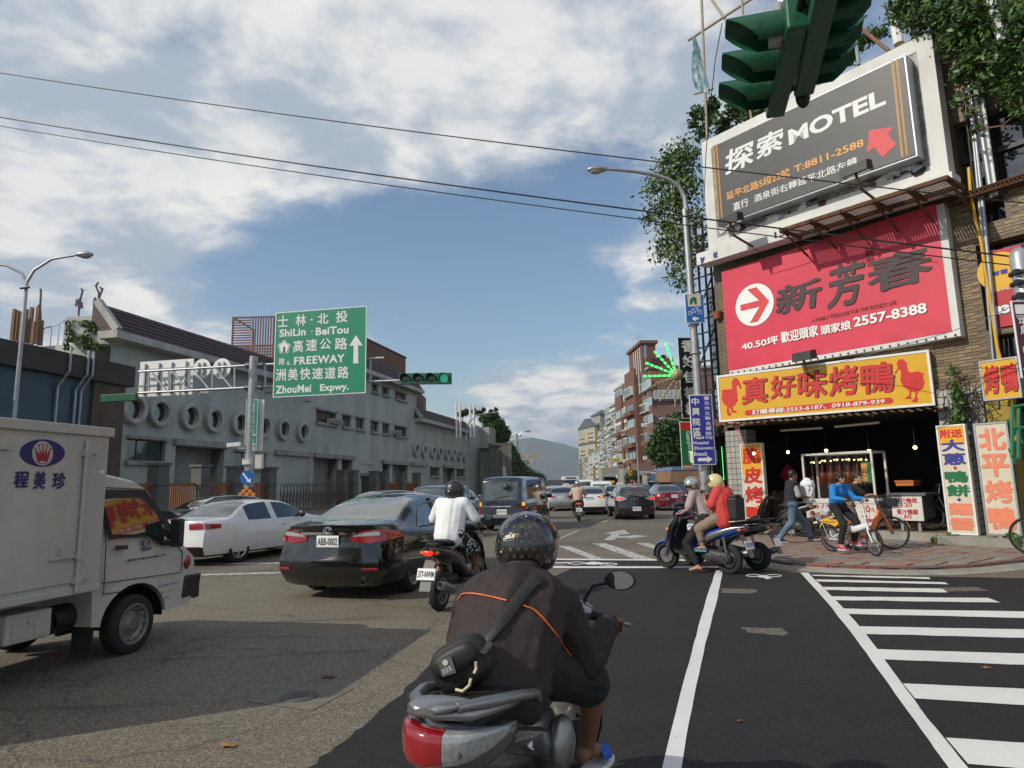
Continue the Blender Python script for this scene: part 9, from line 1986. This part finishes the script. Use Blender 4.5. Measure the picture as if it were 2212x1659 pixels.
J=dict(pelvis=(.0,.18,.90),chest=(.02,.33,1.10),neck=(.015,.45,1.215),head=(.008,.58,1.290),look=(.10,1,-.06),shL=(-.155,.34,1.09),shR=(.19,.42,1.09),elL=(-.28,.52,.92),elR=(.265,.52,.85),wrL=(-.31,.70,.99),wrR=(.345,.705,.99),handL=((-.0,1,-.15),(0,.2,1),.8,1),handR=((.02,1,-.25),(0,.2,1),.8,-1),hipL=(-.10,.26,.90),hipR=(.11,.26,.90),knL=(-.22,.70,.70),knR=(.26,.68,.72),anL=(-.15,.76,.42),anR=(.20,.78,.42),toL=(-.16,.92,.36),toR=(.25,.93,.36))
r1_,P_,HM_=person('man riding away in a dark brown jacket with orange piping and black helmet',((L1[0],L1[1],0),h1),J,dict(top=('jacket_fabric',1.86,.024),jacket=True,girth=1.14,hem=.08,legs=('cloth_black',.92,.006),skin='skin_dark',skinvoxel=.0065,voxel=.0095,folds=(.016,.13,.009,.035),noface=True,hairstyle=dict(),s=1.03),'person')
jk=[c for c in r1_.children if c.name.startswith('jacket')][0];bv=world_bvh(jk,r1_)
b=MB();nk=Vector(J['neck']);b.rings([ring((nk.x,nk.y-.005+.012*k,nk.z-.02+.024*k),.088-.006*k,.078-.005*k,20,2,'z')for k in range(4)],True,False);b.build('collar','jacket_fabric',r1_,60)
r5c=lambda x,y:((1000+x/2.37)*.864,(1220+y/2.37)*.864)
ribbon('piping','piping',r1_,bv,[r5c(*p)for p in[(348,668),(375,630),(430,627),(540,648),(650,674)]],.0055,.008);ribbon('piping','piping',r1_,bv,[r5c(*p)for p in[(728,700),(790,722),(850,778),(930,880),(1000,970),(1065,1050)]],.0055,.008)
hl,hT,hR=helmet(r1_,P_,HM_,'helmet_black',1.0,'up')
bh=world_bvh(hl,r1_)
mat('dull_gold',(.14,.12,.075),.4,.3);mat('cream_print',(.60,.58,.48),.4)
def decal(px,py,pts,m,nm='decal',sc=1.,rot=0.,up=.0016):
 h,n=cast(bh,px,py)
 if h is None:return
 if n.dot(O-h)<0:n=-n
 x=CX-n*CX.dot(n);x.normalize();y=n.cross(x);y=-y if y.dot(CY)<0 else y;b=MB();out=[]
 for u,v in pts:
  uu_,vv_=(u*math.cos(rot)-v*math.sin(rot))*sc,(u*math.sin(rot)+v*math.cos(rot))*sc;q=h+x*uu_+y*vv_+n*.03;z,nn=bh.ray_cast(q,-n)[:2];out.append((z+n*up)if z is not None else q-n*.028)
 b.add(out,[tuple(range(len(out)))]);b.build(nm,m,r1_,world=True)
rq=random.Random(4);petal=[(math.cos(a)*(.0052+.0022*math.cos(5*a)),math.sin(a)*(.0052+.0022*math.cos(5*a)))for a in[2*math.pi*k/20 for k in range(20)]]
hp=[(1070+i*16.5+(j%2)*8,1122+j*16.)for i in range(8)for j in range(7)]
for x,y in hp:
 if(x-1128)**2/60**2+(y-1170)**2/62**2<1 and y>1118+(x-1080)*.30 and not(1078<x<1120 and 1155<y<1176):decal(x,y,petal,'dull_gold','flower_print',rq.uniform(1.0,1.5),rq.random())
decal(*r5c(652,292),[(.036*math.cos(a),.0135*math.sin(a))for a in[2*math.pi*k/24 for k in range(24)]],'cream_print','logo_plate',1.,.05);decal(*r5c(652,292),[(.033*math.cos(a),.0108*math.sin(a))for a in[2*math.pi*k/24 for k in range(24)]],'ink','logo_plate',1.,.05,.0030)
h,n=next(q for q in(cast(bh,*r5c(652+k*6,292))for k in range(30))if q[0]is not None);n=n if n.dot(O-h)>0 else-n;x_=(CX-n*CX.dot(n)).normalized();text_on('ZEUS','cream_print',h+n*.0060,x_,n.cross(x_),(-.027,-.0072,.027,.0072),r1_,bold=.03,shear=.3,off=.0)
decal(*r5c(600,378),[(-.006,-.002),(0,-.004),(.007,.0),(.002,.005),(-.004,.003)],'cream_print','sticker');decal(*r5c(748,170),[(.004*math.cos(a),.004*math.sin(a))for a in[k*.6 for k in range(10)]],'white_ink','sticker')
for P4 in[[(585,180),(660,165),(720,175),(800,215),(880,275)],[(690,165),(720,140),(770,135)],[(760,195),(790,225),(830,250),(850,270)]]:ribbon('trim_line','dull_gold',r1_,bh,[r5c(*p)for p in P4],.0022,.0018,th=.001)
b=MB();k0=P_(-.075,.02,-.08);b.tube([P_(.075,.01,-.05),P_(.06,.05,-.115),P_(0,.075,-.125),P_(-.06,.05,-.115),P_(-.075,.01,-.05)],.007,6);b.build('chin_strap','black_plastic',r1_,60)
for s_,q in((-1,'L'),(1,'R')):
 a_,t_=Vector(J['an'+q]),Vector(J['to'+q]);d_=(t_-a_);d_.z=0;d_.normalize();lat=d_.cross(Vector((0,0,1)));zz=.315;b=MB();pts=[]
 for k in range(16):a=2*math.pi*k/16;c_=a_+d_*.075;pts.append(Vector((c_.x,c_.y,zz))+d_*.145*math.cos(a)+lat*.048*math.sin(a)*(1+.15*math.cos(a)))
 b.prism(pts,(0,0,.02));b.build('sandal_sole','sole_white',r1_,bevel=.004);b=MB();m_=a_.lerp(t_,.62);b.grid([[m_+d_*dy+lat*math.cos(a)*.052+Vector((0,0,math.sin(a)*.046-.018))for a in[R(-10+200*k/10)for k in range(11)]]for dy in(-.035,0,.035)]);b.build('sandal_strap','sandal_blue',r1_,60)
bg=thing('shoulder_bag','small black shoulder bag with a patch and pale cord on the rider back','bag',D(1000,1430,2.5));c0=D(998,1432,2.40)
Tb=Matrix.Translation(c0)@Matrix.Rotation(R(-10),4,'Z')@Matrix.Rotation(R(-28),4,'Y');b=MB();b.rings([[Tb@p for p in ring((0,y,0),w_,h_,20,3.2)]for y,w_,h_ in((-.055,.075,.05),(-.045,.098,.075),(0,.108,.082),(.045,.10,.075),(.06,.08,.055))]);b.build('pouch','bag_black',bg,60,world=True)
b=MB();b.rings([[Tb@p for p in ring((0,y,.025),w_,h_,18,3.)]for y,w_,h_ in((-.075,.06,.025),(-.066,.082,.04),(-.04,.09,.045))]);b.build('flap','seat_vinyl',bg,60,world=True)
b=MB();b.prism([Tb@Vector(p)for p in[(-.055,-.078,.0),(-.005,-.078,-.01),(.005,-.078,.045),(-.045,-.078,.052)]],Tb.to_3x3()@Vector((0,-.003,0)));b.build('patch','grey_plastic',bg,world=True);b=MB()
for i in range(3):
 for j in range(3):b.prism([Tb@Vector(p)for p in[(-.045+i*.012,-.0815,.004+j*.006),(-.037+i*.012,-.0815,.004+j*.006),(-.037+i*.012,-.0815,.0075+j*.006),(-.045+i*.012,-.0815,.0075+j*.006)]],Tb.to_3x3()@Vector((0,-.001,0)))
b.lathe([(0,.002),(.010,.002)],12,Tb@Matrix.Translation((-.022,-.0815,.036))@Matrix.Rotation(R(90),4,'X'));b.build('print','cream_print',bg,world=True,kind='stuff')
b=MB();b.tube([D(*r5c(x,y),Y)for x,y,Y in[(330,1195,2.33),(372,1205,2.32),(412,1170,2.31),(420,1130,2.31)]],.0055,7);b.tube([D(*r5c(x,y),2.30)for x,y in[(440,1098),(452,1070),(450,1030)]],.005,7);b.build('cord',mat('cord',(.62,.55,.38),.8),bg,60,world=True)
b=MB();b.beam(D(*r5c(490,990),2.33),D(*r5c(545,925),2.36),.035,.02);b.build('buckle','black_plastic',bg,world=True,bevel=.004)
b=MB();b.tube([D(*r5c(225,1085),2.42),D(*r5c(240,1170),2.42)],.005,5);b.build('dangling_strap','black',bg,world=True)
ribbon('strap','bag_black',bg,bv,[r5c(*p)for p in[(440,1010),(520,900),(600,800),(680,690),(745,605),(800,555),(835,530)]],.048,.012,5)
# --- white-shirted rider beside the black sedan
L2=(-1.0,8.86,0);h2=R(19)
scooter('black scooter with plate 377-NWM and lit tail lamp beside the black sedan',L2,h2,'scooter_black','scooter_grey',lit=True,plate='377-NWM')
J=seated(lean=.10);J['neck']=(0,.44,1.38);J['head']=(0,.50,1.50);J['look']=(0,1,-.08)
J['anL']=(-.30,.36,.10);J['toL']=(-.33,.50,.06);J['knL']=(-.27,.62,.52)
r_,P_,HM_=person('rider in a plain white T-shirt and flowered shorts with a black helmet',(L2,h2),J,dict(top=('cloth_white',.80,.022),girth=1.12,hem=.06,legs=('flower_shorts',.92,.015),skin='skin_dark',shoe='shoe_grey',noface=True,hairstyle=dict(),folds=(.014,.12)))
hl,*_=helmet(r_,P_,HM_,'helmet_matt',1.0,None,True);bh2=world_bvh(hl,r_)
for px_,py_,w_,m_ in((972,1049,.022,'cream_print'),(969,1061,.014,'white_ink')):
 h,n=cast(bh2,px_,py_)
 if h is not None:
  n=n if n.dot(O-h)>0 else-n;x_=(CX-n*CX.dot(n)).normalized();y_=n.cross(x_);b=MB();b.add([h+n*.004+x_*w_*math.cos(a)+y_*.008*math.sin(a)for a in[2*math.pi*k/14 for k in range(14)]],[tuple(range(14))]);b.build('helmet_logo',m_,r_,world=True)
  # --- beige-shirted rider ahead
L3=(2.72,28.4,0);h3=R(3)
scooter('dark scooter with white plate in the middle distance',L3,h3,'scooter_black',lit=True,plate='560·KPV')
b=MB();b.box((L3[0]-.02,L3[1]-.42,.34),(.30,.01,.17));
r_,P_,HM_=person('rider in a beige shirt and silver helmet in the middle distance',(L3,h3),seated(lean=.06),dict(top=('cloth_beige',.85,.02),girth=1.15,hem=.05,legs=('cloth_black',1.9,.01),shoe='shoe_brown',noface=True,voxel=.018,skinvoxel=.014));helmet(r_,P_,HM_,'helmet_silver')
# --- couple on the blue scooter
L4=(3.66,11.62,0);h4=R(-41.6)
s4=scooter('blue and grey scooter carrying a couple at the kerb',L4,h4,'scooter_blue','scooter_silver',plate='811·IKW',fender='alu_dull',platem='ink_blue')
J=seated(lean=.13,hips=(0,.36),knee=(.22,.74,.66));J.update(head=(-.04,.62,1.50),look=(-.95,.30,-.22),anL=(-.27,.44,.10),toL=(-.31,.58,.055),knL=(-.26,.66,.50),neck=(0,.54,1.38))
r_,P_,HM_=person('man in a lilac-grey shirt and silver helmet steering the blue scooter',(L4,h4),J,dict(top=('cloth_lilac',.80,.016),girth=1.05,hem=.03,legs=('cloth_black',1.78,.012),folds=(.014,.1)));helmet(r_,P_,HM_,'helmet_silver')
b=MB();
for x in(-.031,.031):T_=Matrix.Translation(P_(x,.100,-.008))@HM_.to_4x4()@Matrix.Rotation(R(90),4,'X');b.lathe([(.022,-.0015),(.024,0),(.022,.0015)],16,T_)
b.tube([P_(-.009,.102,-.006),P_(.009,.102,-.006)],.0015,4);b.tube([P_(-.053,.098,-.005),P_(-.075,.0,-.01)],.0015,4);b.build('glasses','black',r_)
J=seated(lean=.03,hips=(0,.02),seat=.90,knee=(.21,.42,.76),foot=(.19,.38,.44));J.update(head=(-.01,.17,1.53),look=(-.25,.85,-.55),neck=(0,.06,1.44),chest=(0,.03,1.28),pelvis=(0,.0,1.0),elL=(-.24,.16,1.10),elR=(.24,.16,1.12),wrL=(-.12,.32,1.24),wrR=(.06,.32,1.26),handL=((.35,.5,.7),(-.6,.6,-.1),.7,1),handR=((-.35,.5,.7),(.5,.6,-.1),.8,-1),shL=(-.16,.05,1.38),shR=(.16,.05,1.38))
r_,P_,HM_=person('woman in a loose red top and yellow helmet looking at her phone',(L4,h4),J,dict(top=('cloth_red',.72,.035),girth=1.18,hem=.10,legs=('cloth_khaki',1.55,.02),shoe='shoe_grey',sole='sole_cyan',hairstyle=dict(long=True),folds=(.02,.1)));hl,*_=helmet(r_,P_,HM_,'helmet_yellow',1.0,'up');
T_=MW[r_.name];ph=T_@Vector((-.05,.42,1.33));b=MB();b.box(ph,(.075,.012,.15),-h4);b.box(ph+Vector((0,-.0075,0)),(.066,.001,.13),-h4);tag(b.build('phone','black',None,bevel=.004),'black phone held by the woman in red','phone')
b=MB();q=T_@Vector((-.0,-.20,1.15));b.box(q+Vector((0,0,-.05)),(.30,.18,.38),-h4);b.box(q+Vector((0,0,.16)),(.22,.14,.06),-h4);tag(b.build('backpack','bag_black',None,bevel=.05),'black backpack behind the woman in red','bag')
scooter('black scooter parked close behind the blue one',(4.30,12.05,0),R(-44),'scooter_black','scooter_grey',plate='',stand=True)
# --- parked scooters
A_,B_=G(1738,1160,.11),G(1650,1156,.11);d_=B_-A_;scooter('black scooter with a tall front parked under the tall yellow sign',(A_.x,A_.y),math.atan2(d_.x,d_.y),'scooter_black','scooter_grey',z0=.11,stand=True)
q=D(1487,1100,16.5);scooter('dark scooter with a white plate parked in front of the street lamp',(q.x,16.5),R(4),'scooter_black','scooter_silver',plate='YTL-950',stand=True)
for i,(x,Y,h_,bd,l)in enumerate([(1512,18.2,12,'scooter_silver','silver scooter second in the row before the street lamp'),(1548,21.5,25,'scooter_black','black scooter just behind the street lamp'),(1566,22.6,30,'scooter_silver','grey scooter behind the street lamp against the blue tin'),(1502,21.0,10,'scooter_black','black scooter left of the street lamp foot')]):
 q=D(x,1080,Y);scooter(l,(q.x,Y),R(h_),bd,stand=True,z0=.0)
 # --- walking man with a white bag
L5=G(1716,1172,.11);h5=R(88);J=dict(pelvis=(0,0,.90),chest=(0,.04,1.24),neck=(0,.05,1.43),head=(0,.10,1.565),look=(0,1,-.08),shL=(-.17,.05,1.37),shR=(.17,.05,1.37),elL=(-.20,.12,1.08),elR=(.20,.10,1.08),wrL=(-.10,.34,1.02),wrR=(.13,.36,1.04),handL=((.3,.9,.1),(-.2,.1,-1),.7,-1),handR=((-.25,.95,.1),(.2,.1,-1),.6,1),hipL=(-.09,0,.88),hipR=(.09,0,.88),knR=(.09,-.06,.48),knL=(-.09,.27,.52),anR=(.10,-.40,.11),anL=(-.10,.46,.11),toR=(.10,-.26,.045),toL=(-.10,.60,.10))
r_,P_,HM_=person('man in a navy vest and blue jeans walking right with a white sack',((L5.x,L5.y,.11),h5),J,dict(top=('cloth_navy',.2,.02),vest=True,girth=1.0,hem=.05,sleeve=('cloth_greys',.95),legs=('jeans',1.93,.018),shoe='shoe_brown',sole='sole_white',hairstyle=dict(),skin='skin_dark'))
T_=MW[r_.name];q=T_@Vector((.02,.42,1.19));sk=thing('white_sack','bulging white plastic sack carried by the walking man','sack',q);me_=blob('sack','bag_white',None,[((0,0,-.18),(0,0,.12),.13,.17),((0,.03,.2),(0,.0,.26),.10,.05)],[((0,.04,.02),(.17,.17,.24)),((-.04,-.03,.15),(.13,.13,.12))],.014,3,disp=(.05,.07));me_.parent=sk
# --- the two cyclists
bk1=bicycle('white folding bicycle with a yellow rear guard ridden by the woman in blue',(6.42,13.72),(6.78,12.75),.25,'fold',.11)
hd1=math.atan2(.36,-.97);J=dict(pelvis=(0,.22,.93),chest=(0,.30,1.20),neck=(0,.36,1.35),head=(.01,.40,1.475),look=(.12,1,-.04),shL=(-.155,.32,1.29),shR=(.155,.32,1.29),elL=(-.26,.44,1.06),elR=(.27,.42,1.07),wrL=(-.24,.66,1.06),wrR=(.25,.64,1.06),handL=((0,1,-.1),(0,.2,1),.8,1),handR=((0,1,-.1),(0,.2,1),.8,-1),hipL=(-.09,.26,.90),hipR=(.09,.26,.90),knR=(.17,.52,.56),knL=(-.13,.56,.60),anR=(.20,.42,.18),anL=(-.16,.42,.22),toR=(.23,.55,.10),toL=(-.17,.55,.17))
r_,P_,HM_=person('woman in a bright blue top, black trousers and sunglasses on the white folding bicycle',((6.42,13.72,.11),hd1),J,dict(top=('cloth_cyan',1.95,.012),girth=.92,hem=.02,legs=('cloth_black',1.9,.006),shoe='shoe_pink',sole='sole_white',s=.95,hairstyle=dict(long=True,fringe=.02)))
b=MB()
for x in(-.031,.031):b.sphere((0,0,0),(.027,.008,.019),12,8,Matrix.Translation(P_(x,.092,-.006))@HM_.to_4x4())
b.tube([P_(-.055,.085,-.002),P_(-.076,0,-.01)],.002,4);b.tube([P_(.055,.085,-.002),P_(.076,0,-.01)],.002,4);b.build('sunglasses','black',r_,60)
pb=thing('plastic_bag','small pale bag on the rack of the folding bicycle','bag',MW[bk1.name]@Vector((0,-.05,.8)));me_=blob('bag',mat('bag_pale',(.50,.46,.50),.5,var=.3,vs=14),None,[((0,0,-.04),(0,0,.05),.08,.06)],[((0,0,0),(.10,.12,.09))],.012,2,disp=(.04,.05));me_.parent=pb
bk2=bicycle('orange bicycle with yellow fenders and a front basket held by the young man',(6.72,14.05),(7.80,13.93),.33,'city',.11);hd2=math.atan2(1.08,-.12)
J=dict(pelvis=(0,.22,.98),chest=(.0,.36,1.20),neck=(.01,.44,1.33),head=(.03,.50,1.455),look=(.92,.38,-.05),shL=(-.16,.40,1.28),shR=(.17,.38,1.28),elL=(-.22,.58,1.12),elR=(.25,.52,1.10),wrL=(-.24,.72,1.12),wrR=(.25,.66,1.12),handL=((0,1,-.2),(0,.2,1),.8,1),handR=((0,1,-.2),(0,.2,1),.8,-1),hipL=(-.09,.24,.93),hipR=(.09,.24,.93),knR=(.16,.34,.50),knL=(-.16,.36,.50),anR=(.20,.28,.10),anL=(-.20,.30,.10),toR=(.22,.42,.045),toL=(-.22,.44,.045))
r_,P_,HM_=person('young man in a black T-shirt standing over the orange bicycle',((6.72,14.05,.11),hd2),J,dict(top=('cloth_black',.72,.014),girth=.95,hem=.03,legs=('cloth_khaki',1.35,.012),shoe='shoe_grey',skin='skin',hairstyle=dict(fringe=.0),s=.98))
q=G(2226,1196,.11);bicycle('dark bicycle cut by the right edge of the picture',(q.x+1.05,q.y-.1),(q.x,q.y),.33,'plain',.11)
u_=FR.px(2014,1152,-.5)[0];A_,B_=FR.at(u_-1.05,.3,-.5),FR.at(u_,.3,-.5);bicycle('dark bicycle standing half hidden behind the sign with blue characters',(A_.x,A_.y),(B_.x,B_.y),.33,'plain',.31)
bpy.data.objects.remove(_to)
